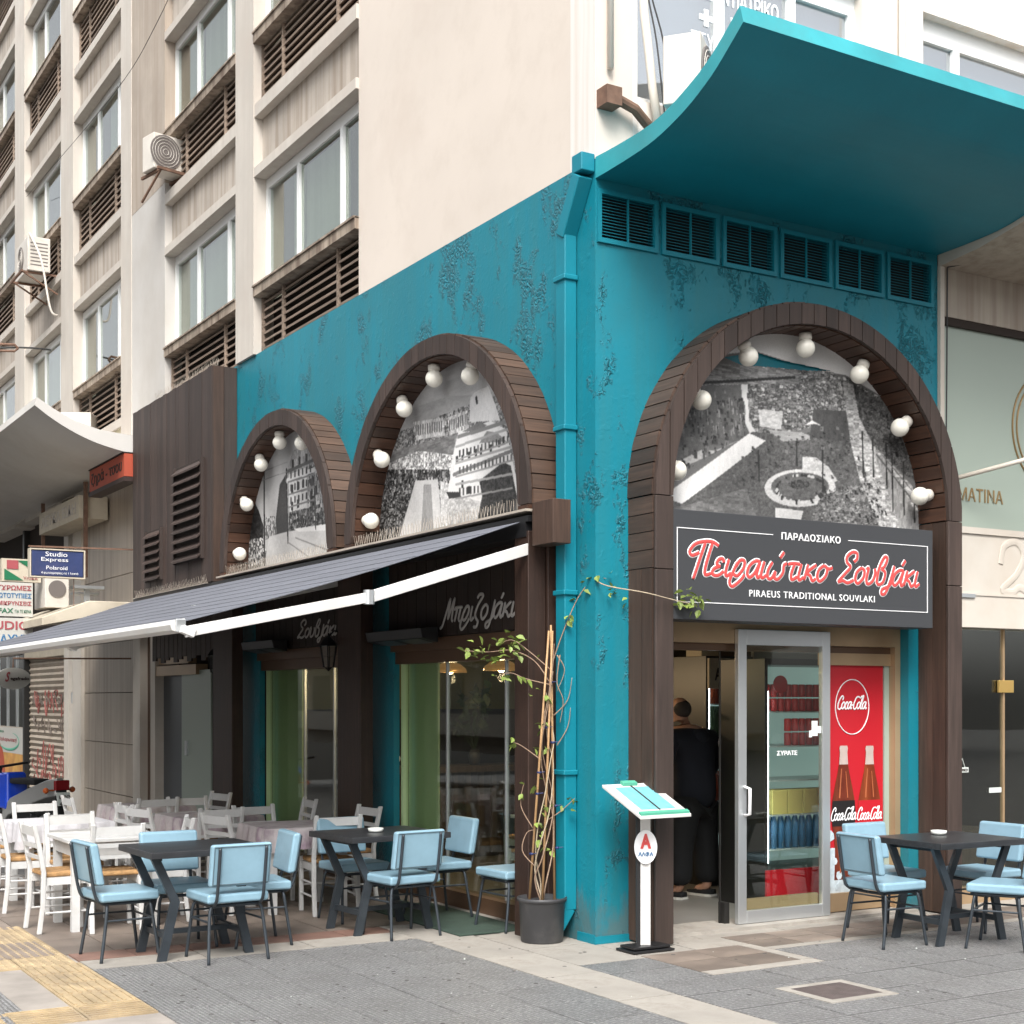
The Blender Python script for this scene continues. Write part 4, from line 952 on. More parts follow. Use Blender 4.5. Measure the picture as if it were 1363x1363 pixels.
# ---- upper left facade: blank wall and two bays
b = MB(); b.box(.004, .3, .0, 3.70, TZ, 12.5); wall('blank_wall', 'plaster_beige', b)
ARR = 2.6
def bay(y0, y1, sills, H, parent, rec=.07, mats=('concrete_dark', 'concrete_fin'), slatn=8, zmin=5.15, win_split=(.24, .66), skip_louvre=()):
    """one vertical strip of office bays: window, sill, louvre panel, ledge, spandrel and lintel on each floor"""
    for q, s in enumerate(sills):
        sb = MB(); sb.box(-.035, .16, y0, y1, s - .105, s); sb.box(-.05, .16, y0, y1, s - .012, s + .006); sb.build('sill', 'concrete_sill', parent)
        lo, hi = s - H['lv'], s - .105
        # louvre screen
        bk = MB(); bk.box(rec + .12, rec + .13, y0, y1, lo, hi); lv = bk.build('louvre', 'dark_void', parent)
        for k in range(4):
            y = y0 + (y1 - y0) * (0.0, .235, .77, 1.0)[k]; y = min(max(y, y0 + .02), y1 - .02); fr = MB(); fr.box(rec - .015, rec + .02, y - .012, y + .012, lo, hi); fr.build('upright', 'slat_wood', lv)
        dz = (hi - lo) / slatn
        for k in range(slatn):
            z = lo + (k + .15) * dz
            sl = MB(); sl.hexa([(rec, y0, z), (rec, y1, z), (rec + .06, y1, z + dz * .45), (rec + .06, y0, z + dz * .45), (rec, y0, z + dz * .3), (rec, y1, z + dz * .3), (rec + .06, y1, z + dz * .75), (rec + .06, y0, z + dz * .75)])
            sl.build('slat', 'slat_wood', lv)
        # ledge, spandrel, lintel
        low = (q == 0 and sills[0] < 6)
        if not low:
            e = MB(); e.box(-.02, .3, y0, y1, lo - H['lip'], lo); e.build('ledge', mats[1], parent)
            e = MB(); e.box(rec, .3, y0, y1, s - H['lin'], lo - H['lip']); e.build('spandrel', mats[0], parent)
            e = MB(); e.box(-.025, .3, y0, y1, s - H['lin'] - .095, s - H['lin']); e.build('lintel', mats[1], parent)
        # window of this floor (above the sill)
        wz0, wz1 = s + .006, s + H['win']
        if q == len(sills) - 1: wz1 = wz0 + 1.13
        wd = MB(); wx = .11; t = .045
        ysp = [y0 + .04, y0 + (y1 - y0) * win_split[0], y0 + (y1 - y0) * win_split[1], y1 - .03]
        wd.box(wx, wx + .05, y0, y1, wz1 - .1, wz1); wd.box(wx, wx + .05, y0, y1, wz0, wz0 + t)
        for k, y in enumerate(ysp): wd.box(wx - (.004 if k % 2 else 0), wx + .054, y - .03, y + .03, wz0 + t, wz1 - .1)
        wf = wd.build('window', 'white_frame', parent)
        for k in range(3):
            p = MB(); p.box(wx + .025, wx + .03, ysp[k] + .03, ysp[k + 1] - .03, wz0 + t, wz1 - .1); p.build('pane', 'glass_up', wf)
        for k in range(3):
            cu = MB(); cx_ = wx + random.choice([.07, .09, .3]); cu.box(cx_, cx_ + .01, ysp[k] + .02, ysp[k] + .02 + (ysp[k + 1] - ysp[k]) * random.choice([.97, .97, .6, .35]), wz0 + .02, wz1 - .11); cu.build('curtain', 'curtain', wf)
        rt = MB(); rt.box(.0, .3, y1 - .001, y1 + .02, wz0, wz1); 
HA = dict(lv=.73, lip=.13, lin=1.38, win=1.12)
bay(3.70, 6.20, [5.84, 8.44, 11.04], HA, bA)
bay(6.73, 9.22, [5.84, 8.44, 11.04], HA, bA)
f = MB(); f.box(-.03, .3, 6.20, 6.73, 5.152, 12.5); f.build('pilaster', 'concrete_fin', bA)
f = MB(); f.box(-.02, .3, 9.22, 10.62, 4.9, 7.85); f.build('pilaster', 'concrete_grey', bA); f = MB(); f.box(-.022, .3, 9.22, 10.62, 7.85, 12.5); f.build('pilaster', 'concrete_brown', bA)
f = MB(); f.box(.0, .3, 6.89, 9.3, 4.4, 5.14); f.build('wall_strip', 'concrete_fin', bA)
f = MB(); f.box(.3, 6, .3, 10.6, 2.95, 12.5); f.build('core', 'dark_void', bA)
# ---- upper front facade
f = MB(); f.box(.0, .34, .004, .3, TZ, 12.5); f.box(2.40, 3.02, .004, .3, TZ, 12.5)
f.box(.34, 9, .02, .3, 6.87, 8.3); f.box(.34, 9, .02, .3, TZ - .1, 5.62)
f.build('front_upper_wall', 'plaster_lit', bA)
for (a, c, sp) in ((.34, 2.40, (.38, .70)), (3.02, 5.6, (.18, .60))):
    wd = MB(); wy = .10; xsp = [a + .03, a + (c - a) * sp[0], a + (c - a) * sp[1], c - .03]
    wd.box(a, c, wy, wy + .06, 6.70, 6.87); wd.box(a, c, wy, wy + .06, 5.62, 5.68)
    for x in xsp: wd.box(x - .035, x + .035, wy - .004, wy + .064, 5.68, 6.70)
    wf = wd.build('window', 'white_frame', bA)
    for k in range(3):
        p = MB(); p.box(xsp[k] + .035, xsp[k + 1] - .035, wy + .03, wy + .035, 5.68, 6.70); p.build('pane', 'glass_sky', wf)
    cu = MB(); cu.box(a, c, .19, .20, 5.6, 6.87); cu.build('pane_backing', 'pane_backing_white', wf)  # added pale sheet behind the panes that makes the glass look whitish-blue
    if a < 1:
        text('ΙΑΤΡΕΙΟ', 'F', (1.24, wy + .028, 6.30), .46, .13, 'vinyl_letter', wf, bold=.02)
        text('ΟΔΟΝΤΙΑΤΡΙΚΟ', 'F', (.94, wy + .028, 6.50), .74, .12, 'vinyl_letter', wf, bold=.02)
        text('ΣΤΥΛ', 'F', (.885, wy + .028, 6.15), .28, .11, 'vinyl_letter', wf)
        text('+', 'F', (.96, wy + .028, 6.31), .12, .12, 'vinyl_letter', wf, bold=.06)
pp = MB(); pp.tube([(.10, -.03, 5.75), (.10, -.03, 9)], .022, 10); pp.build('conduit', 'lamp_base', bA, smooth=True); pp = MB(); pp.tube([(2.74, -.03, 5.2), (2.76, -.03, 6.4), (2.77, -.03, 9)], .025, 10); pp.build('conduit', 'lamp_base', bA, smooth=True); pp = MB()
pp.tube([(.36, .0, 7.2), (.37, -.03, 6.2), (.44, -.03, 5.7), (.52, -.03, 5.3)], .03, 10)
pp.build('conduit', 'lamp_base', bA, smooth=True)
jb = MB(); jb.box(.01, .13, -.12, .0, 5.48, 5.60); jb.tube([(.13, -.07, 5.54), (.26, -.08, 5.50), (.40, -.05, 5.42)], .035, 10)
jb.build('junction_box', 'rust', bA)
wires = MB()
for k in range(3): wires.tube([(p.x, p.y, p.z) for p in spline([(.35, -.02, 8), (.345 + .01 * k, -.04, 6.6), (.40 + .06 * k, -.05, 6.0), (.48 + .05 * k, -.05, 5.5)], 6)], .006, 5)
wires.build('cable', 'wire', bA)
# ---- interior of the restaurant (real room behind the glass)
b = MB()
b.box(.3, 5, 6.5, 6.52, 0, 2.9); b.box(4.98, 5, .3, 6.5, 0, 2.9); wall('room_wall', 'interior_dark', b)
b = MB(); b.box(.5, 4.97, 6.44, 6.498, 1.5, 2.85); wall('painted_band', 'olive_paint', b)
b = MB(); b.box(.3, 5, .3, 6.5, 2.88, 2.94); wall('room_ceiling', 'ceiling_in', b)
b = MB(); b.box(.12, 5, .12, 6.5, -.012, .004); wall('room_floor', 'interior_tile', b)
b = MB(); b.box(.125, .14, 2.44, 2.96, .13, 1.9); wall('green_partition', 'green_paint', b)
b = MB(); b.box(.125, .14, 5.28, 6.06, .13, 1.9); wall('green_partition', 'green_paint', b)
b = MB(); b.box(.35, .9, .3, .35, 0, 2.9); b.box(.62, .66, .3, 2.6, 0, 2.9); 
# ---- left ground-floor windows
def shopwin(y0, y1, mull, panes='glass_shop'):
    f = MB(); x = .06
    f.box(x - .03, x + .1, y0, y1, 0, .12); o = f.build('shop_window', 'brown_alu', bA); f = MB(); f.box(x - .045, x + .12, y0 + .001, y1 - .001, 1.90, 2.0)
    f.box(x - .09, x + .12, y0 + .001, y1 - .001, 2.0, 2.095)
    f.build('header', 'brown_alu', o)
    g2 = MB(); g2.box(x + .01, x + .06, y1 - .035, y1, .12, 1.90); g2.build('jamb', 'green_paint', o)
    ml = [y0] + mull + [y1]
    for k in range(len(ml) - 1):
        p = MB(); p.box(x + .04, x + .05, ml[k] + .004, ml[k + 1] - .004, .12, 1.90); p.build('pane', panes, o)
    for y in mull:
        q = MB(); q.box(x + .034, x + .056, y - .009, y + .009, .12, 1.90); q.build('mullion', 'alu', o)
shopwin(.62, 3.0, [1.32, 2.24])
shopwin(3.62, 6.1, [4.45, 5.15])
# dark board fascias with script names over the windows
for y0, y1 in ((.62, 3.0), (3.62, 6.1)):
    p = MB(); p.box(-.03, -.005, y0, y1, 2.10, 2.86); fa = p.build('fascia', 'panel_dark', bA)
    n = int((y1 - y0) / .16)
    for k in range(n):
        q = MB(); a = y0 + k * (y1 - y0) / n; q.box(-.045, -.03, a + .004, a + (y1 - y0) / n - .004, 2.105, 2.855); q.build('board', 'panel_dark', fa)
    if y0 < 1: script('Μπριζολάκι', 'L', (-.05, 2.08, 2.20), 1.14, .105, 'letter_grey', fa, stroke=.12)
    else: script('Σουβλάκι', 'L', (-.05, 4.97, 2.19), .92, .085, 'letter_grey', fa, stroke=.13)
# side doorway under the boarded panel
b = MB(); b.box(.12, .3, 6.75, 7.9, 0, 3.0); wall('doorway_wall', 'panel_dark', b)
b = MB(); b.box(.10, .3, 7.9, 8.95, -.3, 1.95); wall('doorway_pier', 'glass_frost', b)
b = MB(); b.box(.16, .22, 8.95, 9.85, -.3, 1.9); dd = wall('side_door', 'opposite_dark', b)
b = MB(); b.box(.08, .15, 8.7, 8.78, .95, 1.12); hh = b.build('handle', 'alu', dd)
b = MB(); b.box(.06, .2, 8.3, 9.85, 1.9, 2.02); b.box(.1, .2, 8.7, 9.85, 2.04, 2.2); wall('door_header', 'brass', b)
b = MB(); b.box(.12, .3, 7.9, 10.0, 2.2, 3.0); wall('doorway_lintel', 'panel_dark', b)
for k in range(14):
    a = 7.1 + k * .165; q = MB(); q.box(-.12, -.10, a, a + .15, 2.1 - .03 * ((k * 7) % 3), 2.55); q.build('fascia_board', 'wood_grey_z', bA)

# ================================================================== WOODEN ARCHES
def arch(label, facing, c, a, bz, zs, d, th=.14, nface=.115, no=None):
    t = thing('wooden_arch', label, 'arch', (c, 0, 0) if facing == 'F' else (0, c, 0), group='plank arches framing the old town photographs')
    ai, bi = a - th, bz - th
    W = (lambda s, dd, z: (c + s, -dd, z)) if facing == 'F' else (lambda s, dd, z: (-dd, c + s, z))
    ell = lambda s, A, B: zs + B * math.sqrt(max(0, 1 - (s / A) ** 2))
    n = int(round(2 * a / nface)); wd = 2 * a / n
    for k in range(n):
        s0 = -a + k * wd + .003; s1 = s0 + wd - .007
        m_ = 5; ss = [s0 + (s1 - s0) * i / m_ for i in range(m_ + 1)]
        lo = [(s, ell(s, ai, bi) if abs(s) < ai else zs) for s in ss]; hi = [(s, max(ell(s, a, bz), zs + .004)) for s in ss]
        poly = lo + hi[::-1]; b = MB(); N = len(poly); j = random.uniform(0, .004)
        vs = [W(p[0], d + j, p[1]) for p in poly] + [W(p[0], d - .03, p[1]) for p in poly]
        b.add(vs, [(i, i + 1, 2 * m_ + 1 - i - 1, 2 * m_ + 1 - i) for i in range(m_)] + [(N + i, N + 2 * m_ + 1 - i, N + 2 * m_ - i, N + i + 1) for i in range(m_)] +
              [(i, (i + 1) % N, N + (i + 1) % N, N + i) for i in range(N)])
        b.build('face_board', 'wood_grey_z', t)
    def ring(A, B, A2, B2, step, mat, name, d1):
        L = math.pi * (A + B) / 2; n = int(L / step)
        for k in range(n):
            t0 = math.pi * k / n + .0045 / A; t1 = math.pi * (k + 1) / n - .0045 / A
            jj = random.uniform(0, .004)
            q = []
            for tt in (t0, (t0 + t1) / 2, t1):
                q.append(((A + jj) * math.cos(tt), zs + (B + jj) * math.sin(tt), A2 * math.cos(tt), zs + B2 * math.sin(tt)))
            b = MB(); vs = []
            for dd in (0.001, d1):
                for e in q: vs.append(W(e[0], dd, e[1]))
                for e in q[::-1]: vs.append(W(e[2], dd, e[3]))
            b.add(vs, [(0, 1, 4, 5), (1, 2, 3, 4), (6, 11, 10, 7), (7, 10, 9, 8)] + [(i, (i + 1) % 6, 6 + (i + 1) % 6, 6 + i) for i in range(6)])
            b.build(name, mat, t)
    ring(a + .012, bz + .012, a - .012, bz - .012, .105, 'wood_y' if facing == 'F' else 'wood_x', 'outer_plank', d - .03)
    ring(ai + .012, bi + .012, ai - .010, bi - .010, .105, 'wood_in_y' if facing == 'F' else 'wood_in_x', 'inner_plank', d - .03)
    return t, W, ai, bi, ell
AR = arch('largest plank arch, over the glass entrance door and the dark name sign', 'F', 1.686, 1.42, 1.42, 2.935, .303)
A2 = arch('middle plank arch on the side wall, framing the photo of a wide street', 'L', 1.90, 1.50, 1.42, 2.92, .27)
A1 = arch('smallest-looking plank arch on the side wall, next to the vertical board panel', 'L', 5.09, 1.46, 1.42, 2.92, .27)
# straight legs of the entrance arch down to the pavement
tR = AR[0]
for sx, x0, x1 in ((-1, .266, .411), (1, 2.961, 3.106)):
    # stepped boards on the outside of the leg
    xo = x0 if sx < 0 else x1
    for k in range(5):
        pass
    lg = MB(); lg.box(x0 + .012, x1 - .012, -.29, -.002, .012, 2.93); lgo = lg.build('leg', 'post_wood', tR)
    z = 0.012
    for (z0, z1) in ((.012, 2.46),):
        for y0, y1 in ((-.27, -.15), (-.145, -.005)):
            q = MB()
            if sx < 0: q.box(x0 - .004, x0 + .012, y0, y1, z0, z1)
            else: q.box(x1 - .012, x1 + .004, y0, y1, z0, z1)
            q.build('side_board', 'wood_z', lgo)
            q = MB()
            if sx < 0: q.box(x1 - .012, x1 + .0, y0, y1, z0, 2.93)
            else: q.box(x0, x0 + .012, y0, y1, z0, 2.93)
            q.build('side_board', 'wood_z', lgo)
    for k in range(4):
        z0 = 2.465 + k * .118; q = MB()
        if sx < 0: q.box(x0 - .006, x0 + .012, -.275, -.003, z0, z0 + .112)
        else: q.box(x1 - .012, x1 + .006, -.275, -.003, z0, z0 + .112)
        q.build('outer_plank', 'wood_y', lgo)
    q = MB(); q.box(x0, x1, -.303, -.275, .012, 2.45); q.build('front_board', 'wood_grey_z', lgo, bevel=.004, seg=1)
    q = MB(); q.box(x0, x1, -.303, -.275, 2.454, 2.93); q.build('front_board', 'wood_grey_z', lgo, bevel=.004, seg=1)
for (t, cc, aa) in ((A2[0], 1.90, 1.5), (A1[0], 5.09, 1.46)):
    for s_ in (-1, 1):
        q = MB(); y0, y1 = sorted((cc + s_ * aa, cc + s_ * (aa - .14))); q.box(-.268, -.004, y0, y1, 2.885, 2.915); q.build('foot', 'wood_in_x', t)

# ---- photo murals inside the arches
def mural(label, facing, c, ai, bi, zs, z0, cmds, nu, nz, tear=None, name='photo_mural'):
    t = thing(name, label, 'mural', (c, 0, 0) if facing == 'F' else (0, c, 0), group='old town photographs inside the arches')
    P = Painter(c - ai, c + ai, z0, zs + bi, nu, nz)
    for cm in cmds:
        if cm[0] == 'c': P.city(cm[1], *cm[2:])
        elif cm[0] == 'p': P.fill(cm[1], *cm[2:])
        else:
            pts = cm[1]
            P.line(pts[0], pts[1], cm[2] * 1.2, cm[3])
    tm_ = P.mask(tear) if tear else None
    def inside(U, Z):
        k = np.where(Z > zs, ((U - c) / ai) ** 2 + ((Z - zs) / bi) ** 2 < 1, np.abs(U - c) < ai)
        if tm_ is not None: k = k & ~tm_
        return k
    place = (lambda u, z: (u, -.016 - .006 * math.sin(u * 5 + z * 3), z)) if facing == 'F' else (lambda u, z: (-.014, u, z))
    P.build('print', inside, place, t)
    return t
mural('torn black and white aerial photo of a town square above the entrance sign', 'F', 1.686, 1.285, 1.285, 2.935, 2.75, MUR_R, 430, 300, TEAR)
mural('black and white photo of a wide street and white houses in the middle arch', 'L', 1.90, 1.37, 1.29, 2.92, 2.86, MUR_2, 430, 280)
mural('black and white photo of a street corner with lamp posts in the far arch', 'L', 5.09, 1.33, 1.29, 2.92, 2.86, MUR_1, 320, 230)

# ---- globe lamps along the arches
def globe(facing, c, ai, bi, zs, ang, d, label):
    dirv = (math.cos(ang), math.sin(ang)); px, pz = c + ai * .985 * math.cos(ang), zs + bi * .985 * math.sin(ang)
    V = (lambda s, z: (s, -d, z)) if facing == 'F' else (lambda s, z: (-d, s, z))
    base = V(px, pz); ax = Vector(V(-dirv[0], -dirv[1])) - Vector(V(0, 0)) if False else (Vector((-dirv[0], 0, -dirv[1])) if facing == 'F' else Vector((0, -dirv[0], -dirv[1])))
    t = thing('globe_lamp', label, 'lamp', base, group='white globe lamps fixed under the arches')
    b = MB(); b.lathe(base, [(.043, 0), (.046, .02), (.046, .04), (.038, .045), (.036, .055)], 18, ax); b.build('holder', 'lamp_base', t, smooth=True)
    b = MB(); b.ball(Vector(base) + ax * .105, .068, 20, 14, ax); b.build('globe', 'globe_white', t, smooth=True)
names = ['lowest on the right, beside the name sign', 'second from the lower right', 'third from the lower right', 'at the very top',
         'just left of the top', 'second from the lower left', 'lowest on the left']
for k, nm in enumerate(names): globe('F', 1.686, 1.276, 1.276, 2.935, R(9.5 + 26.8 * k), .15, 'white globe lamp of the entrance arch, ' + nm)
n2 = ['lowest on the left', 'second up on the left', 'third up on the left', 'at the top', 'just right of the top']
for k, nm in enumerate(n2):
    globe('L', 1.90, 1.36, 1.28, 2.92, R([9, 35, 61, 86, 113][k]), .15, 'white globe lamp of the middle arch, ' + nm)
    globe('L', 5.09, 1.32, 1.28, 2.92, R([9, 35, 61, 86, 113][k]), .15, 'white globe lamp of the far arch, ' + nm)

# ---- vertical board panel with two louvred vents
bp = thing('board_panel', 'tall panel of weathered vertical boards with two louvred vents, left of the arches', 'wall panel', (0, 8.2, 0))
q = MB(); q.box(-.235, -.005, 6.78, 9.72, 2.87, 5.10); q.build('backing', 'panel_dark', bp)
nb = 27; y = 6.9
while y < 9.7:
    wd = random.choice([.095, .11, .12, .125]); q = MB(); j = random.uniform(0, .005); q.box(-.262 - j, -.236, y, min(y + wd, 9.75), 2.85, 5.12 + random.uniform(-.004, .004)); q.build('board', 'wood_grey_z', bp); y += wd + .005
for (a, c_, m_) in ((-.262, -.15, 'wood_z'), (-.145, -.005, 'wood_grey_z')):
    q = MB(); q.box(a, c_, 6.755, 6.78, 2.85, 5.12); q.build('side_board', m_, bp)
q = MB(); q.box(-.285, -.262, 6.76, 6.88, 2.85, 5.12); q.build('corner_board', 'wood_grey_z', bp)
for (y0, y1, z0, z1, n) in ((7.1, 8.0, 3.12, 4.2, 10), (8.55, 9.1, 3.0, 3.6, 6)):
    q = MB(); q.box(-.30, -.264, y0 - .05, y0, z0, z1); q.box(-.30, -.264, y1, y1 + .03, z0, z1); v = q.build('vent', 'wood_grey_z', bp)
    q = MB(); q.box(-.268, -.266, y0, y1, z0, z1); q.build('vent_back', 'dark_void', v)
    dz = (z1 - z0) / n
    for k in range(n):
        z = z0 + k * dz; q = MB(); q.hexa([(-.335, y0 - .02, z), (-.335, y1, z), (-.27, y1, z + dz * .6), (-.27, y0 - .02, z + dz * .6), (-.335, y0 - .02, z + .02), (-.335, y1, z + .02), (-.27, y1, z + dz * .6 + .02), (-.27, y0 - .02, z + dz * .6 + .02)]); q.build('slat', 'wood_grey_z', v)

# ---- wooden posts
def post(x0, x1, y0, y1, z1, label, second=None, block=None):
    t = thing('wooden_post', label, 'post', (x0, (y0 + y1) / 2, 0), group='dark wooden posts along the side wall')
    q = MB(); q.box(x0, x1, y0, y1, .0, z1); q.build('beam', 'post_wood', t, bevel=.006)
    if second: q = MB(); q.box(*second); q.build('rear_beam', 'post_wood', t, bevel=.005)
    if block: q = MB(); q.box(*block); q.build('block', 'wood_z', t, bevel=.004)
post(-.26, -.12, .42, .60, 2.74, 'dark wooden post with a short block on top, behind the potted vine', (-.115, -.015, .40, .60, 0, 2.7), (-.26, -.12, .11, .37, 2.63, 2.92))
post(-.26, -.14, 3.10, 3.56, 2.8, 'dark wooden post between the two side windows')
post(-.26, -.14, 6.2, 6.78, 2.8, 'dark wooden post below the vertical board panel')
# ================================================================== ENTRANCE SIGN
t = thing('shop_sign', 'dark grey light box sign with red script name over the entrance door', 'sign', (1.6, -.2, 2.5))
q = MB(); q.box(.414, 2.80, -.296, -.03, 2.13, 2.85); q.build('box', 'sign_grey', t, bevel=.004)
q = MB(); yy_ = -.302
def hl(x0, x1, z0, z1): q.box(x0, x1, -.300, -.296, z0, z1)
hl(.44, 1.26, 2.727, 2.732); hl(1.955, 2.745, 2.727, 2.732); hl(.44, 2.745, 2.243, 2.248); hl(.44, .445, 2.248, 2.727); hl(2.740, 2.745, 2.248, 2.727)
q.build('border', 'sign_white', t)
text('ΠΑΡΑΔΟΣΙΑΚΟ', 'F', (1.335, -.297, 2.702), .545, .050, 'sign_white', t, bold=.012, space=1.1)
text('PIRAEUS TRADITIONAL SOUVLAKI', 'F', (1.05, -.297, 2.30), 1.16, .046, 'sign_white', t, space=1.15)
for w_, x_, wd_ in (('Πειραιώτικο', .545, 1.26), ('Σουβλάκι', 1.86, .80)):
    ww = list(w_)
    if w_[-1] == 'ο': ww[-1] = 'ο_'
    script(ww, 'F', (x_, -.297, 2.43), wd_, .112, 'sign_white', t, stroke=.172, depth=.10, name='lettering_outline')
    script(ww, 'F', (x_, -.297, 2.43), wd_, .112, 'sign_red', t, stroke=.132, depth=.30, lift=.0)

# ================================================================== ENTRANCE
en = thing('shop_entrance', 'glazed shop entrance with brass coloured frame and an open sliding door', 'entrance', (1.8, .12, 0))
q = MB(); q.box(.522, 2.857, .08, .26, 2.0, 2.143); q.box(2.80, 2.857, .08, .26, .02, 2.0); q.box(.522, .56, .08, .26, .02, 2.0)
q.build('frame', 'brass', en)
q = MB(); q.box(.56, 2.80, .13, .24, 1.95, 1.998); q.build('track', 'brown_alu', en)
q = MB(); q.box(.30, .5, .302, .34, 0, 2.2); q.box(.3, 3.17, .302, .33, 2.146, 2.9); q.box(2.86, 3.17, .302, .33, 0, 2.14); q.build('inner_wall', 'interior_mid', en)
q = MB(); q.box(.4, 2.9, -.06, .3, -.004, .022); q.build('threshold', 'paver_light', en)
dr = MB(); t_ = .075; x0, x1, z0, z1 = 1.235, 2.10, .025, 2.10; y0, y1 = .035, .078
dr.box(x0, x0 + t_, y0, y1, z0, z1); dr.box(x1 - t_, x1, y0, y1, z0, z1); dr.box(x0 + t_, x1 - t_, y0, y1, z1 - .11, z1); dr.box(x0 + t_, x1 - t_, y0, y1, z0, z0 + .09)
d_ = dr.build('sliding_door', 'alu', en, bevel=.004)
q = MB(); q.box(x0 + t_, x1 - t_, .052, .057, z0 + .09, z1 - .11); q.build('pane', 'glass', d_)
q = MB(); q.tube([(x0 + .05, .03, .79), (x0 + .06, -.015, .80), (x0 + .06, -.015, .98), (x0 + .05, .03, .99)], .012, 8); q.build('handle', 'sign_white', d_, smooth=True)
q = MB(); q.box(x0 + t_, x1 - t_, .085, .12, .1, .19); q.build('kick_rail', 'brass', d_)
text('ΣΥΡΑΤΕ', 'F', (1.60, .0505, 1.205), .19, .032, 'sign_white', d_, bold=.02)
q = MB(); q.box(1.93, 1.985, .046, .0505, 1.34, 1.45); q.box(1.985, 2.02, .046, .0505, 1.36, 1.41); q.box(1.905, 1.93, .046, .0505, 1.33, 1.38); q.build('sticker', 'paper', d_)
fx = MB(); fx.box(1.175, 1.185, .17, .18, .02, 1.95); fx.box(1.187, 1.23, .13, .20, .02, .17); fx.build('door_edge', 'fridge_dark', en)
q = MB(); q.box(2.10, 2.80, .12, .17, .03, .165); q.build('fixed_rail', 'brass', en); q = MB(); q.box(2.10, 2.80, .12, .17, 1.86, 1.95); q.build('fixed_rail', 'brass', en)
q = MB(); q.box(2.75, 2.80, .14, .16, .165, 1.86); q.build('glass_edge', 'glass_frost', en)
po = thing('bottle_poster', 'red soft drink poster with two cola bottles standing in ice', 'poster', (2.4, .16, .2))
q = MB(); q.box(2.10, 2.745, .15, .158, .165, 1.86); q.build('sheet', 'coke_red', po)
q = MB(); q.box(2.10, 2.745, .146, .1495, .165, .50)
for k in range(40):
    cx, cz, r_ = random.uniform(2.11, 2.73), random.uniform(.18, .60 - .0), random.uniform(.02, .045)
    a0 = random.random(); pts = [(min(2.744, max(2.101, cx + r_ * math.cos(a0 + i * 1.05) * random.uniform(.7, 1.1))), cz + r_ * math.sin(a0 + i * 1.05)) for i in range(6)]
    q.prism(pts, 'y', .1455 - k * .00012, .1495)
q.build('ice_cubes', 'ice', po, kind='stuff')
q = MB(); n = 60
q.tube([(2.425 + .17 * math.cos(2 * math.pi * i / n), .147, 1.55 + .205 * math.sin(2 * math.pi * i / n)) for i in range(n + 1)], .004, 6); q.build('ring', 'sign_white', po)
coke = ['C', 'o', 'c', 'a', '-', 'D', 'o', 'l', 'a']
script(coke, 'F', (2.28, .146, 1.535), .29, .052, 'sign_white', po, stroke=.12)
def bottle(cx, top, lab):
    H = 1.0
    pr = [(.036, 0), (.042, .02), (.037, .05), (.04, .09), (.045, .14), (.058, .20), (.085, .30), (.112, .41), (.12, .50), (.112, .60), (.09, .68), (.085, .80), (.092, 1.0)]
    L = [(cx - r_, top - h) for r_, h in pr]; Rr = [(cx + r_, top - h) for r_, h in pr][::-1]
    q = MB(); q.prism(L + Rr, 'y', .1445, .1475); o = q.build('bottle', 'cola_brown', po)
    k = 4; q = MB(); q.prism(L[:k + 1] + Rr[-(k + 1):], 'y', .1435, .144); q.build('neck', 'bottle_clear', o)
    q = MB(); q.prism([(cx - .112, top - .41), (cx - .12, top - .50), (cx - .112, top - .60), (cx + .112, top - .60), (cx + .12, top - .50), (cx + .112, top - .41)], 'y', .1428, .1435); q.build('label', lab, o)
    script(coke, 'F', (cx - .125, .1425, top - .555), .25, .05, 'sign_white', o, stroke=.10)
    q = MB(); q.prism([(cx - .05, top - .39), (cx - .035, top - .39), (cx - .018, top - .17), (cx - .026, top - .17)], 'y', .1425, .1433); q.prism([(cx - .04, top - .95), (cx - .028, top - .95), (cx - .028, top - .64), (cx - .045, top - .64)], 'y', .1425, .1433); q.build('glint', 'copper_print', o); q = MB(); q.prism([(cx + .035, top - .39), (cx + .045, top - .39), (cx + .024, top - .19), (cx + .018, top - .19)], 'y', .1425, .1433); q.build('glint', 'copper_print', o)
bottle(2.335, 1.26, 'label_black'); bottle(2.60, 1.255, 'coke_red')
q = MB(); q.box(2.12, 2.2, .146, .149, 1.76, 1.79); q.build('sticker', 'paper', po)

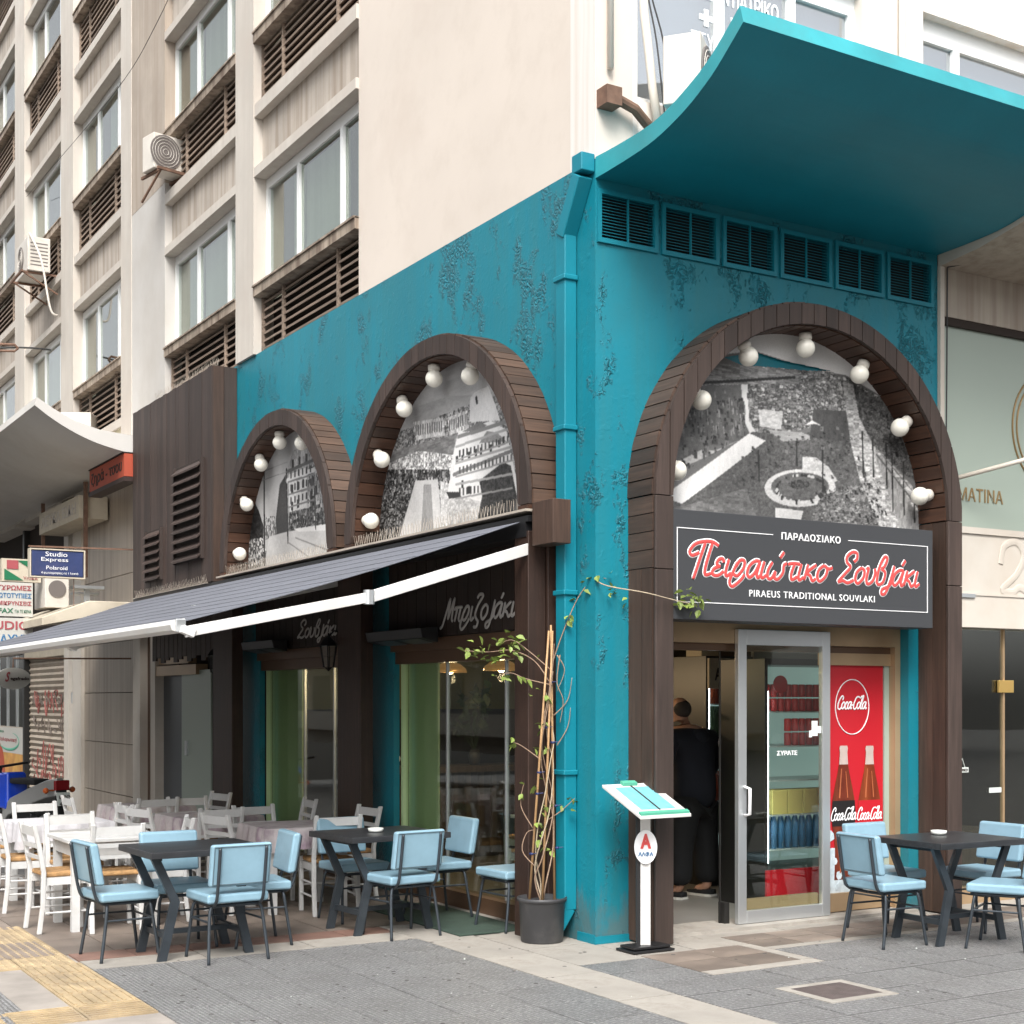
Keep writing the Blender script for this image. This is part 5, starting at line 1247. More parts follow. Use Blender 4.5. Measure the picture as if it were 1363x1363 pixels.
# ---- drink fridges
def fridge(label, x0, x1, y0, y1, z1, kind):
    t = thing('drinks_fridge', label, 'fridge', ((x0 + x1) / 2, (y0 + y1) / 2, 0))
    q = MB(); q.box(x0, x0 + .03, y0, y1, .004, z1); q.box(x1 - .03, x1, y0, y1, .004, z1); q.box(x0 + .03, x1 - .03, y1 - .03, y1, .004, z1); q.box(x0 + .03, x1 - .03, y0, y1 - .03, z1 - .05, z1); q.box(x0 + .03, x1 - .03, y0, y1 - .03, .004, .3)
    q.build('cabinet', 'fridge_dark', t, bevel=.003)
    q = MB(); q.box(x0 + .031, x1 - .031, y1 - .045, y1 - .031, .3, z1 - .05); q.box(x1 - .045, x1 - .031, y0 + .03, y1 - .045, .3, z1 - .05); q.build('back_panel', 'fridge_glow', t)
    q = MB(); q.box(x0 + .04, x0 + .055, y0 + .02, y0 + .03, .35, z1 - .25)
    q.build('light_strip', 'led', t)
    for s in range(5):
        z = .45 + s * (z1 - .75) / 4.4; q = MB(); q.box(x0 + .035, x1 - .035, y0 + .03, y1 - .05, z - .01, z); q.build('shelf', 'fridge_white', t)
        for k in range(13):
            x = x0 + .10 + k * (x1 - x0 - .16) / 12.5
            if kind == 'c':
                if s in (0,):
                    b_ = MB(); b_.lathe((x, y0 + .1, z), [(.03, 0), (.03, .2), (.012, .27), (.012, .3)], 10); b_.build('bottle', 'bottle_blue', t, smooth=True)
                elif s == 1 and k < 5:
                    b_ = MB(); xx = x0 + .12 + k * .16; b_.box(xx, xx + .15, y0 + .05, y0 + .2, z, z + .19); b_.build('crate', 'crate_yellow', t, bevel=.006)
                elif s >= 3 and (s > 3 or k > 2):
                    for r2 in (0, 1):
                        b_ = MB(); b_.lathe((x, y0 + .1, z + r2 * .11), [(.026, 0), (.03, .01), (.03, .09), (.024, .1)], 10); b_.build('can', 'can_red', t, smooth=True)
            else:
                b_ = MB(); b_.lathe((x, y0 + .1, z), [(.028, 0), (.028, .16), (.011, .23), (.011, .26)], 10); b_.build('bottle', ['leaf_dark', 'cola_brown', 'bottle_clear'][s % 3], t, smooth=True)
    return t
f1 = fridge('tall glass door fridge with red oval badge seen through the sliding door', 1.98, 3.05, .62, 1.15, 1.92, 'c')
q = MB(); q.box(1.98, 3.05, .60, .619, .05, .30); q.build('kick_panel', 'coke_red', f1)
q = MB(); q.lathe((2.12, .607, 1.72), [(.07, 0), (.07, .008)], 24, (0, -1, 0)); q.build('badge', 'can_red', f1)
f2_ = fridge('narrower fridge with a white letter A header behind the standing person', 2.43, 2.95, 1.9, 2.4, 1.98, 'd')
q = MB(); q.box(2.44, 2.94, 1.87, 1.899, 1.70, 1.96); q.build('header', 'cream', f2_)
text('A', 'F', (2.50, 1.869, 1.77), .07, .11, 'text_dark', f2_, bold=.02)
sh = thing('wall_shelf', 'wooden shelf with boxes high inside the entrance', 'shelf', (1.3, 2.2, 1.8))
q = MB(); q.box(2.45, 3.4, 2.6, 2.9, 1.86, 1.89); q.box(2.45, 3.4, 2.62, 2.9, 2.2, 2.23); q.build('board', 'brass', sh)
tag(MB().box(2.95, 3.15, 2.62, 2.85, 1.89, 2.12).build('box', 'cream', bevel=.004), 'pale cardboard box on the shelf inside the entrance', 'box')
# pendant lamps; the one behind the entrance is unseen, added for brightness
def lampshade(label, x, y, z, power):
    t = thing('pendant_lamp', label, 'lamp', (x, y, z), group='lit copper pendant lamps')
    q = MB(); q.lathe((x, y, z), [(.16, 0), (.15, .035), (.10, .075), (.04, .10), (.02, .13)], 24); q.build('shade', 'copper', t, smooth=True)
    q = MB(); q.tube([(x, y, z + .12), (x, y, 2.88)], .005, 6); q.build('cord', 'wire', t)
    q = MB(); q.ball((x, y, z + .02), .035, 12, 8); q.build('bulb', 'bulb', t)
    l = bpy.data.lights.new('lamp_light', 'POINT'); l.energy = power; l.color = (1, .72, .42); l.shadow_soft_size = .05
    lo = bpy.data.objects.new('lamp_light', l); COL.objects.link(lo); lo.location = (0, 0, -.06 * S); lo.parent = t
lampshade('lit copper pendant lamp behind the side window, the left one', 1.1, 4.05, 1.86, 12)
lampshade('lit copper pendant lamp behind the side window, the right one', 1.1, 3.1, 1.86, 12)
lampshade('unseen pendant lamp added inside the entrance to brighten it, left of the fridges', 1.0, 2.0, 1.95, 4)
# ---- bar counter inside
bc = thing('bar_counter', 'dark bar counter with slatted front inside the side window', 'counter', (2.2, 5.0, 0))
q = MB(); q.box(.5, 4.2, 4.75, 5.3, .88, .94); q.build('worktop', 'interior_mid', bc)
q = MB(); q.box(.5, 4.2, 4.95, 5.25, .004, .88); q.build('body', 'interior_dark', bc)
for k in range(24): q = MB(); q.box(.55 + k * .15, .6 + k * .15, 4.90, 4.945, .05, .87); q.build('slat', 'interior_mid', bc)
q = MB(); q.ball((1.0, 5.0, 1.02), .05, 10, 8); q.lathe((1.0, 5.0, .94), [(.035, 0), (.035, .16), (.012, .2), (.012, .24)], 12)
tag(q.build('soap_bottle', 'paper'), 'small white bottle on the bar counter behind the window', 'bottle')
vz = thing('indoor_plant', 'leafy dark plant in a vase on the bar counter', 'plant', (1.9, 5.0, .94))
q = MB(); q.lathe((1.9, 5.0, .94), [(.05, 0), (.07, .1), (.04, .16)], 14); q.build('vase', 'pot_black', vz, smooth=True)
q = MB(); L_ = MB()
for k in range(16):
    a = random.uniform(0, 6.28); h = random.uniform(.25, .75); e = (1.9 + math.cos(a) * random.uniform(.05, .3), 5.0 + math.sin(a) * .25, 1.08 + h)
    q.tube([(1.9, 5, 1.08), ((1.9 + e[0]) / 2, (5 + e[1]) / 2, 1.08 + h * .6), e], .004, 4)
    for j in range(5):
        f_ = random.uniform(.5, 1); c_ = [1.9 + (e[0] - 1.9) * f_, 5 + (e[1] - 5) * f_, 1.08 + h * f_]; v1 = Vector((random.gauss(0, 1), random.gauss(0, 1), random.gauss(0, 1))).normalized() * .075; v2 = Vector((random.gauss(0, 1), random.gauss(0, 1), random.gauss(0, 1))).normalized() * .04
        L_.add([Vector(c_) - v1, Vector(c_) + v2, Vector(c_) + v1, Vector(c_) - v2], [(0, 1, 2, 3)])
q.build('stems', 'leaf_dark', vz); L_.build('leaves', 'leaf_dark', vz, kind='stuff')

# ================================================================== PERSON at the counter inside the entrance
def person():
    P0 = Vector((1.93, 1.42, .004)); WD = 1.22
    t = thing('person', 'standing person in dark hooded top and wide black trousers seen from behind inside the entrance', 'person', P0)
    # local frame: facing direction f (mostly into the room, turned left), side s
    f = Vector((-.25, .97, 0)).normalized(); s = Vector((f.y, -f.x, 0)); H = 1.62
    def W(a, b, c): return P0 + s * a * WD + f * b * 1.1 + Vector((0, 0, c))
    def skin_mesh(name, chain, mat, lvl=2):
        vs, es, rs = [], [], []
        for (v, par, r) in chain:
            vs.append((W(*v) - P0) * S); rs.append(r)
            if par is not None: es.append((par, len(vs) - 1))
        me = bpy.data.meshes.new(name); me.from_pydata(vs, es, []); me.materials.append(MATS[mat])
        o = bpy.data.objects.new(name, me); COL.objects.link(o); o.parent = t; ORG_OF[o] = P0
        md = o.modifiers.new('skin', 'SKIN'); md.use_smooth_shade = True
        for i, r in enumerate(rs): me.skin_vertices[0].data[i].radius = (r[0] * S * 1.12, r[1] * S * 1.12) if isinstance(r, tuple) else (r * S * (1.12 if r > .07 else 1), r * S * (1.12 if r > .07 else 1))
        me.skin_vertices[0].data[0].use_root = True
        o.modifiers.new('sub', 'SUBSURF').levels = lvl; o.modifiers['sub'].render_levels = lvl
        return o
    body = skin_mesh('body', [((0, 0, .84), None, (.10, .085)), ((0, .0, 1.0), 0, (.115, .095)), ((0, .03, 1.18), 1, (.165, .12)), ((0, .06, 1.30), 2, (.15, .10)), ((0, .09, 1.38), 3, (.055, .055)), ((-.01, .115, 1.44), 4, .05), ((-.015, .125, 1.50), 5, (.068, .08)), ((-.015, .12, 1.57), 6, (.062, .075)), ((-.015, .115, 1.62), 7, .04),
        ((.09, 0, .70), 0, .075), ((.115, .01, .42), 9, .06), ((.12, -.02, .08), 10, .042), ((.125, .10, .035), 11, .04), ((-.09, 0, .70), 0, .075), ((-.115, .04, .42), 13, .06), ((-.12, .03, .08), 14, .042), ((-.125, .15, .035), 15, .04),
        ((.185, .05, 1.29), 3, .065), ((.235, .04, 1.03), 17, .048), ((.21, .22, .90), 18, .036), ((.19, .29, .89), 19, (.03, .02)), ((-.185, .07, 1.29), 3, .065), ((-.235, .08, 1.03), 21, .048), ((-.2, .27, .93), 22, .036), ((-.18, .34, .93), 23, (.03, .02))], 'skin')
    top_ = skin_mesh('hooded_top', [((0, 0, .68), None, (.19, .16)), ((0, 0, .92), 0, (.18, .155)), ((0, .025, 1.18), 1, (.185, .15)), ((0, .05, 1.31), 2, (.17, .12)), ((0, .05, 1.375), 3, (.10, .085)),
        ((.195, .05, 1.29), 3, .082), ((.25, .03, 1.04), 5, .07), ((.225, .20, .92), 6, .052), ((.20, .275, .905), 7, .045), ((-.195, .06, 1.29), 3, .082), ((-.25, .07, 1.04), 9, .07), ((-.215, .25, .945), 10, .052), ((-.19, .325, .94), 11, .045)], 'navy_cloth')
    skin_mesh('hood', [((.0, -.02, 1.36), None, (.10, .05)), ((0, -.07, 1.30), 0, (.09, .05)), ((0, -.08, 1.24), 1, (.05, .03))], 'navy_cloth')
    tr_ = skin_mesh('trousers', [((0, 0, .86), None, (.16, .135)), ((.095, .0, .72), 0, .115), ((.12, .0, .42), 1, .10), ((.13, -.01, .09), 2, .095), ((-.095, 0, .72), 0, .115), ((-.12, .03, .42), 4, .10), ((-.125, .03, .09), 5, .095)], 'black_cloth')
    for k, (a, b0) in enumerate(((.13, .02), (-.125, .07))):
        q = MB()
        def W2(a_, b_, c_): return W(a + a_, b0 + b_, c_)
        prof = [(-.085, .0, .032), (-.05, .0, .045), (.05, .0, .045), (.11, 0, .04), (.15, 0, .02)]
        vs = []
        for (b_, _, hw) in prof: vs += [W2(-hw, b_, .0), W2(hw, b_, 0), W2(hw * .8, b_, .055 if b_ < .1 else .035), W2(-hw * .8, b_, .055 if b_ < .1 else .035)]
        q.add(vs, [(4 * i + j, 4 * i + (j + 1) % 4, 4 * i + 4 + (j + 1) % 4, 4 * i + 4 + j) for i in range(4) for j in range(4)] + [(3, 2, 1, 0), (16, 17, 18, 19)])
        sh_ = q.build('shoe', 'black_cloth', t, smooth=True)
        q = MB(); vs = []
        for (b_, _, hw) in prof: vs += [W2(-hw - .004, b_ * 1.03, -.003), W2(hw + .004, b_ * 1.03, -.003), W2(hw + .004, b_ * 1.03, .018), W2(-hw - .004, b_ * 1.03, .018)]
        q.add(vs, [(4 * i + j, 4 * i + (j + 1) % 4, 4 * i + 4 + (j + 1) % 4, 4 * i + 4 + j) for i in range(4) for j in range(4)] + [(3, 2, 1, 0), (16, 17, 18, 19)])
        q.build('sole', 'shoe_sole', sh_)
    # grey hair fringe round a bald crown, ears, nose
    q = MB(); hc = W(-.015, .12, 1.545)
    q.ball(hc - f * .022 - Vector((0, 0, .022)), .076, 16, 12); q.build('hair', 'hair_grey', t, smooth=True)
    q = MB(); q.ball(W(.062, .13, 1.53), .018, 8, 6); q.ball(W(-.092, .13, 1.53), .018, 8, 6); q.ball(W(-.015, .21, 1.53), .015, 8, 6); q.build('ears_and_nose', 'skin', t, smooth=True)
    for sx, hb in ((.19, (.29, .89)), (-.18, (.34, .93))):
        q = MB()
        for i, (dx, ln) in enumerate(((-.024, .055), (-.009, .065), (.006, .06), (.02, .045))):
            b0_ = W(sx + dx, hb[0] + .02, hb[1]); q.tube([b0_, W(sx + dx, hb[0] + .02 + ln * .6, hb[1] - .006), W(sx + dx, hb[0] + .02 + ln, hb[1] - .022)], [.008, .0075, .006], 6)
        sg = -1 if sx > 0 else 1
        q.tube([W(sx + sg * .022, hb[0] - .01, hb[1]), W(sx + sg * .045, hb[0] + .02, hb[1] - .008), W(sx + sg * .048, hb[0] + .045, hb[1] - .012)], [.01, .009, .007], 6)
        q.build('fingers', 'skin', t, smooth=True)
person()

# ================================================================== MENU STAND
ms = thing('menu_stand', 'white post menu stand with slanted board and an oval badge with a red A', 'menu stand', (.14, -.36, 0))
q = MB(); q.box(-.02, .30, -.46, -.26, 0.004, .018); q.box(0, .28, -.44, -.28, .024, .04); q.box(.04, .24, -.41, -.31, .018, .026); q.build('base', 'black_metal', ms, bevel=.003)
# rotate the post about 30 degrees towards the camera
cs, sn = math.cos(R(-30)), math.sin(R(-30))
def mr(a, b, c): return (.14 + a * cs - b * sn, -.36 + a * sn + b * cs, c)
q = MB(); 
def rbox(q, a0, a1, b0, b1, c0, c1): q.hexa([mr(a0, b0, c0), mr(a1, b0, c0), mr(a1, b1, c0), mr(a0, b1, c0), mr(a0, b0, c1), mr(a1, b0, c1), mr(a1, b1, c1), mr(a0, b1, c1)])
rbox(q, -.032, .032, -.012, .012, .04, .92); rbox(q, -.030, -.018, -.017, -.012, .04, .92); rbox(q, .018, .030, -.017, -.012, .04, .92); q.build('post', 'white_metal', ms)
q = MB(); rbox(q, -.058, -.033, -.005, .02, .04, .9); q.build('post_back', 'black_metal', ms)
# sloping board, low edge towards the camera
bw, bl = .175, .17
def board(q, a0, a1, l0, l1, th0, th1):
    Rv, Fv = Vector((.859, -.512, 0)), Vector((.512, .859, 0)); A = Rv * .82 + Fv * .57; Lh = -Rv * .57 + Fv * .82
    C0 = Vector(mr(0, 0, .955))
    def pt(a, l, th_): return C0 + A * a + Lh * l * 1.2 + Vector((0, 0, l * .56 + th_))
    q.hexa([pt(a0, l0, th0), pt(a1, l0, th0), pt(a1, l1, th0), pt(a0, l1, th0), pt(a0, l0, th1), pt(a1, l0, th1), pt(a1, l1, th1), pt(a0, l1, th1)])
q = MB(); board(q, -.21, .21, -.17, .15, 0, .02); q.build('board', 'white_metal', ms, bevel=.003)
q = MB(); board(q, -.14, .14, -.11, .11, .0205, .023); q.build('menu_sheet', 'paper_teal', ms)
q = MB(); board(q, -.20, .20, -.165, -.145, .0205, .035); board(q, -.06, .06, .125, .15, .0205, .04); q.build('clip', 'clip_green', ms)
q = MB(); board(q, -.006, .006, -.12, .12, .0235, .026); q.build('divider', 'text_dark', ms)
q = MB(); c_ = Vector(mr(0, -.02, .665)); ax = (Vector(mr(0, -1, 0)) - Vector(mr(0, 0, 0))).normalized()
vs = []; n = 36
for dd in (0, .012):
    for i in range(n):
        a = 2 * math.pi * i / n; vs.append(Vector(mr(.073 * math.cos(a), -.018, .665 + .108 * math.sin(a))) + ax * dd)
q.add(vs, [tuple(range(n))[::-1], tuple(range(n, 2 * n))] + [(i, (i + 1) % n, n + (i + 1) % n, n + i) for i in range(n)]); bd = q.build('badge', 'sign_white', ms)
_of = frame
def frame(facing, o):
    if facing == 'M': return lambda a, b, c: Vector(mr(o[0] + a, o[1] - c, o[2] + b))
    return _of(facing, o)
text('A', 'M', (-.035, -.031, .655), .07, .095, 'sign_red', bd, bold=.05)
text('ΑΛΦΑ', 'M', (-.048, -.031, .605), .096, .03, 'blue_text', bd, bold=.03)

# ================================================================== AWNING
aw = thing('awning', 'long dark grey folding arm awning shading the side terrace', 'awning', (-.3, 5, 2.7))
Y0, Y1 = .50, 9.8; XA, ZA, XB, ZB = -.28, 2.80, -2.62, 2.06
q = MB(); n = 22
for i in range(n):
    a, b_ = i / n, (i + 1) / n
    za = lambda t_: ZA + (ZB - ZA) * t_ - .03 * math.sin(math.pi * t_)
    q.hexa([(XA + (XB - XA) * a, Y0, za(a)), (XA + (XB - XA) * b_, Y0, za(b_)), (XA + (XB - XA) * b_, Y1, za(b_)), (XA + (XB - XA) * a, Y1, za(a)), (XA + (XB - XA) * a, Y0, za(a) + .004), (XA + (XB - XA) * b_, Y0, za(b_) + .004), (XA + (XB - XA) * b_, Y1, za(b_) + .004), (XA + (XB - XA) * a, Y1, za(a) + .004)])
q.build('cloth', 'awning_cloth', aw)
for k in range(1, 9):
    t_ = k / 9; x = XA + (XB - XA) * t_; z = ZA + (ZB - ZA) * t_ - .03 * math.sin(math.pi * t_) + .0045
    q = MB(); q.box(x - .004, x + .004, Y0, Y1, z, z + .0015); q.build('seam', 'awning_seam', aw)
q = MB(); q.prism([(-2.60, 2.085), (-2.66, 2.075), (-2.69, 2.045), (-2.68, 2.01), (-2.63, 1.995), (-2.60, 2.03)], 'y', Y0 - .02, Y1); q.build('front_bar', 'white_metal', aw, bevel=.004)
q = MB(); q.box(-2.66, -2.60, Y0 - .04, Y0 - .02, 2.0, 2.08); q.build('end_cap', 'alu', aw, bevel=.006)
q = MB(); q.box(-.27, -.10, .44, 9.7, 2.70, 2.80); q.box(-.27, -.05, .40, 9.7, 2.80, 2.84); q.build('cassette', 'black_metal', aw)
def arm(y_b, y_e, y_s, xe=-1.2, ze=2.31):
    q = MB(); p0, p1, p2 = (-2.62, y_b, 2.0), (xe, y_e, ze), (-.24, y_s, 2.62)
    q.beam(p0, p1, .03, .065); o = q.build('arm', 'white_metal', aw, bevel=.004)
    q = MB(); q.beam(p1, p2, .035, .075); q.build('upper_arm', 'white_metal', o, bevel=.004)
    q = MB(); q.cyl((p1[0], p1[1], p1[2] - .045), (p1[0], p1[1], p1[2] + .045), .035); q.build('elbow', 'alu', o)
    q = MB(); q.beam((-2.64, y_b, 2.02), (-2.56, y_b, 1.99), .05, .05); q.build('hinge', 'white_metal', o, bevel=.006)
arm(.43, .45, .44, -1.42, 2.25); arm(3.18, 3.3, 3.58, -1.6); arm(6.6, 6.8, 7.1)

# bird spikes and the pale ledge below the arches
lg = MB(); lg.box(-.29, -.02, .40, 6.6, 2.868, 2.884); tag(lg.build('ledge', 'spike'), 'narrow pale ledge carrying bird spikes under the side arches', 'ledge')
def spikes(label, y0, y1, x, z, axis='y', h=.085):
    q = MB(); n = int((y1 - y0) / .045)
    for k in range(n):
        y = y0 + k * (y1 - y0) / n
        for sx in (-1, 1):
            q.tube([(x, y, z), (x + sx * .03 * random.uniform(.6, 1.1), y + sx * .03, z + h * random.uniform(.85, 1.1))], .0015, 4)
    q.box(x - .012, x + .012, y0, y1, z - .006, z)
    tag(q.build('bird_spikes', 'spike'), label, 'bird spikes', 'rows of bird spikes')
spikes('row of bird spikes along the ledge in front of the middle arch photo', .55, 3.28, -.24, 2.892)
spikes('row of bird spikes along the ledge in front of the far arch photo', 3.75, 6.45, -.24, 2.892)
spikes('row of bird spikes on top of the vertical board panel', 6.8, 9.0, -.2, 5.128, h=.10)
spikes('row of bird spikes hanging on the lower edge of the vertical board panel', 6.9, 9.6, -.28, 2.845, h=.08)

# heaters, lanterns
def heater(label, y0, y1, z):
    t = thing('patio_heater', label, 'heater', (-.1, (y0 + y1) / 2, z), group='black patio heaters over the windows')
    q = MB(); q.hexa([(-.22, y0, z - .02), (-.08, y0, z - .05), (-.08, y1, z - .05), (-.22, y1, z - .02), (-.24, y0, z + .06), (-.08, y0, z + .07), (-.08, y1, z + .07), (-.24, y1, z + .06)]); q.build('housing', 'black_metal', t, bevel=.006)
    for k in range(2):
        a = y0 + .06 + k * (y1 - y0) * .45; q = MB(); q.add([(-.224, a, z - .024), (-.09, a, z - .054), (-.09, a + (y1 - y0) * .35, z - .054), (-.224, a + (y1 - y0) * .35, z - .024)], [(0, 1, 2, 3)]); q.build('reflector', 'opposite_dark', t)
    q = MB(); q.beam((-.045, (y0 + y1) / 2, z), (-.12, (y0 + y1) / 2, z), .03); q.build('bracket', 'black_metal', t)
heater('black patio heater above the window with the pendant lamps', 2.05, 3.05, 2.10)
heater('black patio heater above the far window with the green reveal', 5.15, 6.0, 2.12)
def lantern(label, x, y, z):
    t = thing('wall_lantern', label, 'lantern', (x, y, z), group='black wall lanterns')
    q = MB(); q.lathe((x, y, z + .10), [(.085, 0), (.05, .05), (.015, .08), (.006, .11)], 6); q.lathe((x, y, z - .12), [(.004, 0), (.035, .03), (.045, .035)], 6); q.build('cap', 'black_metal', t)
    q = MB(); q.lathe((x, y, z - .085), [(.045, 0), (.075, .185)], 6); q.build('glass', 'glass', t)
    q = MB()
    for k in range(6):
        a = k * math.pi / 3; q.tube([(x + .047 * math.cos(a), y + .047 * math.sin(a), z - .085), (x + .078 * math.cos(a), y + .078 * math.sin(a), z + .10)], .005, 5)
    q.tube([(x, y, z + .18), (x + .05, y, z + .23), (-.02, y, z + .2)], .008, 6); q.build('bars', 'black_metal', t)
lantern('black wall lantern hanging beside the side doorway', -.16, 7.0, 1.98)
lantern('black wall lantern on the post between the side windows', -.30, 3.66, 1.97)

# ================================================================== CHAIRS AND TABLES
def blue_chair():
    t = local(thing('blue_chair', 'x', 'chair', (0, 0, 0), group='light blue vinyl chairs with dark tube frames'))
    q = MB(); q.box(-.2, .2, -.18, .19, .365, .425); st = q.build('seat', 'blue_vinyl', t, bevel=.018, seg=4)
    q = MB(); w_, d_ = .192, .183
    q.tube([(-w_, -.17, .416), (-w_, d_, .416), (w_, d_, .416), (w_, -.17, .416)], .0035, 6); q.build('piping', 'piping', st)
    q = MB()
    def bk(z): return -.195 - (z - .42) * .17
    q.hexa([(-.195, bk(.47), .47), (.195, bk(.47), .47), (.195, bk(.47) + .052, .47), (-.195, bk(.47) + .052, .47), (-.195, bk(.73), .73), (.195, bk(.73), .73), (.195, bk(.73) + .052, .73), (-.195, bk(.73) + .052, .73)])
    ba = q.build('backrest', 'blue_vinyl', t, bevel=.018, seg=4)
    q = MB(); b1, b2 = bk(.485) - .001, bk(.715) - .001
    q.tube([(-.18, b1, .485), (.18, b1, .485), (.18, b2, .715), (-.18, b2, .715), (-.18, b1, .485)], .004, 6); q.build('piping', 'piping', ba)
    q = MB()
    for sx in (-1, 1):
        x = sx * .15; pts = spline([(x, .17, .352), (x, -.10, .352), (x, -.17, .365), (x, -.205, .42), (x, bk(.6) - .012, .6), (x, bk(.71) - .010, .71)], 5); q.tube(pts, .0105, 8)
    q.build('back_frame', 'steel_dark', t, smooth=True)
    for sy, y0 in ((1, .14), (-1, -.13)):
        for sx in (-1, 1):
            q = MB(); q.tube(spline([(0, y0, .345), (sx * .13, y0, .345), (sx * .165, y0 + sy * .004, .325), (sx * .18, y0 + sy * .02, .2), (sx * .195, y0 + sy * .05, 0)], 6), .0105, 8); q.build('leg', 'steel_dark', t, smooth=True)
    q = MB()
    for sx in (-1, 1): q.tube([(sx * .175, .155, .25), (sx * .175, -.145, .25)], .007, 6)
    q.tube([(-.176, .155, .25), (.176, .155, .25)], .007, 6); q.build('stretcher', 'steel_dark', t)
    return t
def white_chair():
    t = local(thing('taverna_chair', 'x', 'chair', (0, 0, 0), group='white painted chairs with rush seats'))
    q = MB(); q.box(-.165, .165, -.15, .165, .385, .42); q.build('seat', 'rush', t, bevel=.014, seg=3)
    q = MB(); q.box(-.16, .16, .15, .172, .33, .382); q.box(-.172, -.15, -.15, .15, .33, .382); q.box(.15, .172, -.15, .15, .33, .382); q.build('seat_frame', 'white_paint', t)
    for sx in (-1, 1):
        q = MB(); q.beam((sx * .17, .165, 0), (sx * .17, .165, .42), .032); q.build('leg', 'white_paint', t, bevel=.004, seg=1)
        q = MB(); x = sx * .17
        def rr(y, z): return [(x - .016, y - .015, z), (x + .016, y - .015, z), (x + .016, y + .015, z), (x - .016, y + .015, z)]
        L = [rr(-.19, 0), rr(-.165, .2), rr(-.16, .42), rr(-.19, .6), rr(-.225, .75)]; vs = [p for r_ in L for p in r_]
        q.add(vs, [(4 * i + j, 4 * i + (j + 1) % 4, 4 * i + 4 + (j + 1) % 4, 4 * i + 4 + j) for i in range(4) for j in range(4)] + [(3, 2, 1, 0), (16, 17, 18, 19)]); q.build('leg', 'white_paint', t, bevel=.004, seg=1)
    for z, h in ((.70, .062), (.60, .03), (.52, .026)):
        y = -.16 - max(0, (z - .42)) * .19; q = MB(); q.hexa([(-.155, y - .008, z - h / 2), (.155, y - .008, z - h / 2), (.155, y + .008, z - h / 2), (-.155, y + .008, z - h / 2), (-.155, y - .012, z + h / 2), (.155, y - .012, z + h / 2), (.155, y + .005, z + h / 2), (-.155, y + .005, z + h / 2)]); q.build('back_slat', 'white_paint', t)
    for z in (.14, .24):
        for sx in (-1, 1): q = MB(); q.tube([(sx * .17, -.165, z), (sx * .17, .16, z)], .008, 6); q.build('stretcher', 'white_paint', t)
    q = MB(); q.tube([(-.16, .165, .2), (.16, .165, .2)], .008, 6); q.build('stretcher', 'white_paint', t)
    return t
BC = blue_chair(); WC = white_chair()
first = {}
def place(src, key, x, y, face, label, dz=0):
    rot = face - R(90)      # local +Y is forward
    if key not in first:
        first[key] = 1; src.location = (x * S, y * S, dz); src.rotation_euler = (0, 0, rot); src['label'] = label; return src
    return dup(src, (x, y, 0), rot, label)
PX, NX, PY, NY = 0, R(180), R(90), R(270)
B = lambda *a: place(BC, 'b', *a)
B(-2.80, 1.17, PX + R(4), 'light blue chair seen from the side at the left end of the leftmost black table')
B(-2.24, .76, PY + R(3), 'light blue chair, back to the camera, at the leftmost black table')
B(-2.36, 1.36, NY, 'light blue chair behind the leftmost black table, facing the camera')
B(-1.88, 1.20, NX - R(6), 'light blue chair at the right end of the leftmost black table')
B(-.92, .99, PY + R(6), 'light blue chair, back to the camera, at the black table by the green reveal')
B(-.90, 1.82, NY + R(4), 'light blue chair behind the black table by the green window reveal')
B(-.33, 1.58, NX, 'light blue chair at the right end of the black table, before the shop window')
B(-.11, .87, NX + R(3), 'lone light blue chair half hidden behind the wooden post and potted vine')
B(1.66, -.93, PX - R(3), 'light blue chair at the near left side of the table by the cola poster')
B(2.10, -.52, NY, 'light blue chair under the cola poster, behind the right table')
B(2.22, -1.43, PY + R(28), 'light blue chair at the right edge in front of the right table')
B(2.72, -.82, NX, 'light blue chair partly cut off at the right edge behind the right table')
def k_table(x, y, rot, label):
    t = thing('black_table', label, 'table', (x, y, 0), rot, group='black tables with bent metal legs'); local(t)
    q = MB(); q.box(-.39, .39, -.32, .32, .64, .68); q.build('tabletop', 'table_black', t, bevel=.004)
    for sx in (-1, 1):
        for sy in (-1, 1):
            q = MB(); p = [(sx * .33, sy * .2, .64), (sx * .20, sy * .2, .36), (sx * .285, sy * .2, 0.0)]
            for a, b_ in ((0, 1), (1, 2)):
                A_0, B_0 = Vector(p[a]), Vector(p[b_]); q.hexa([A_0 + Vector((-.028, -.014, 0)), A_0 + Vector((.028, -.014, 0)), A_0 + Vector((.028, .014, 0)), A_0 + Vector((-.028, .014, 0)), B_0 + Vector((-.028, -.014, 0)), B_0 + Vector((.028, -.014, 0)), B_0 + Vector((.028, .014, 0)), B_0 + Vector((-.028, .014, 0))])
            q.build('leg', 'steel_dark', t)
        q = MB(); q.box(sx * .24 - .016, sx * .24 + .016, -.19, .19, .13, .165); q.box(sx * .3 - .02, sx * .3 + .02, -.2, .2, .615, .64); q.build('brace', 'steel_dark', t)
    q = MB(); q.box(-.23, .23, -.016, .016, .132, .163); q.build('stretcher', 'steel_dark', t)
    return t
k_table(-2.35, 1.06, R(2), 'black table with four light blue chairs nearest to the tactile path')
k_table(-.93, 1.32, R(4), 'black table with blue chairs in front of the green window reveal')
k_table(2.17, -1.02, R(-2), 'black table at the right beneath the cola poster')
def ashtray(x, y, label):
    q = MB(); q.lathe((x, y, .681), [(.03, 0), (.05, .005), (.055, .028), (.047, .028), (.042, .012), (.0005, .01)], 20); tag(q.build('ashtray', 'ashtray', smooth=True), label, 'ashtray')
ashtray(-.98, 1.28, 'small glass ashtray on the black table by the green window reveal'); ashtray(2.25, -.86, 'small glass ashtray on the right black table')

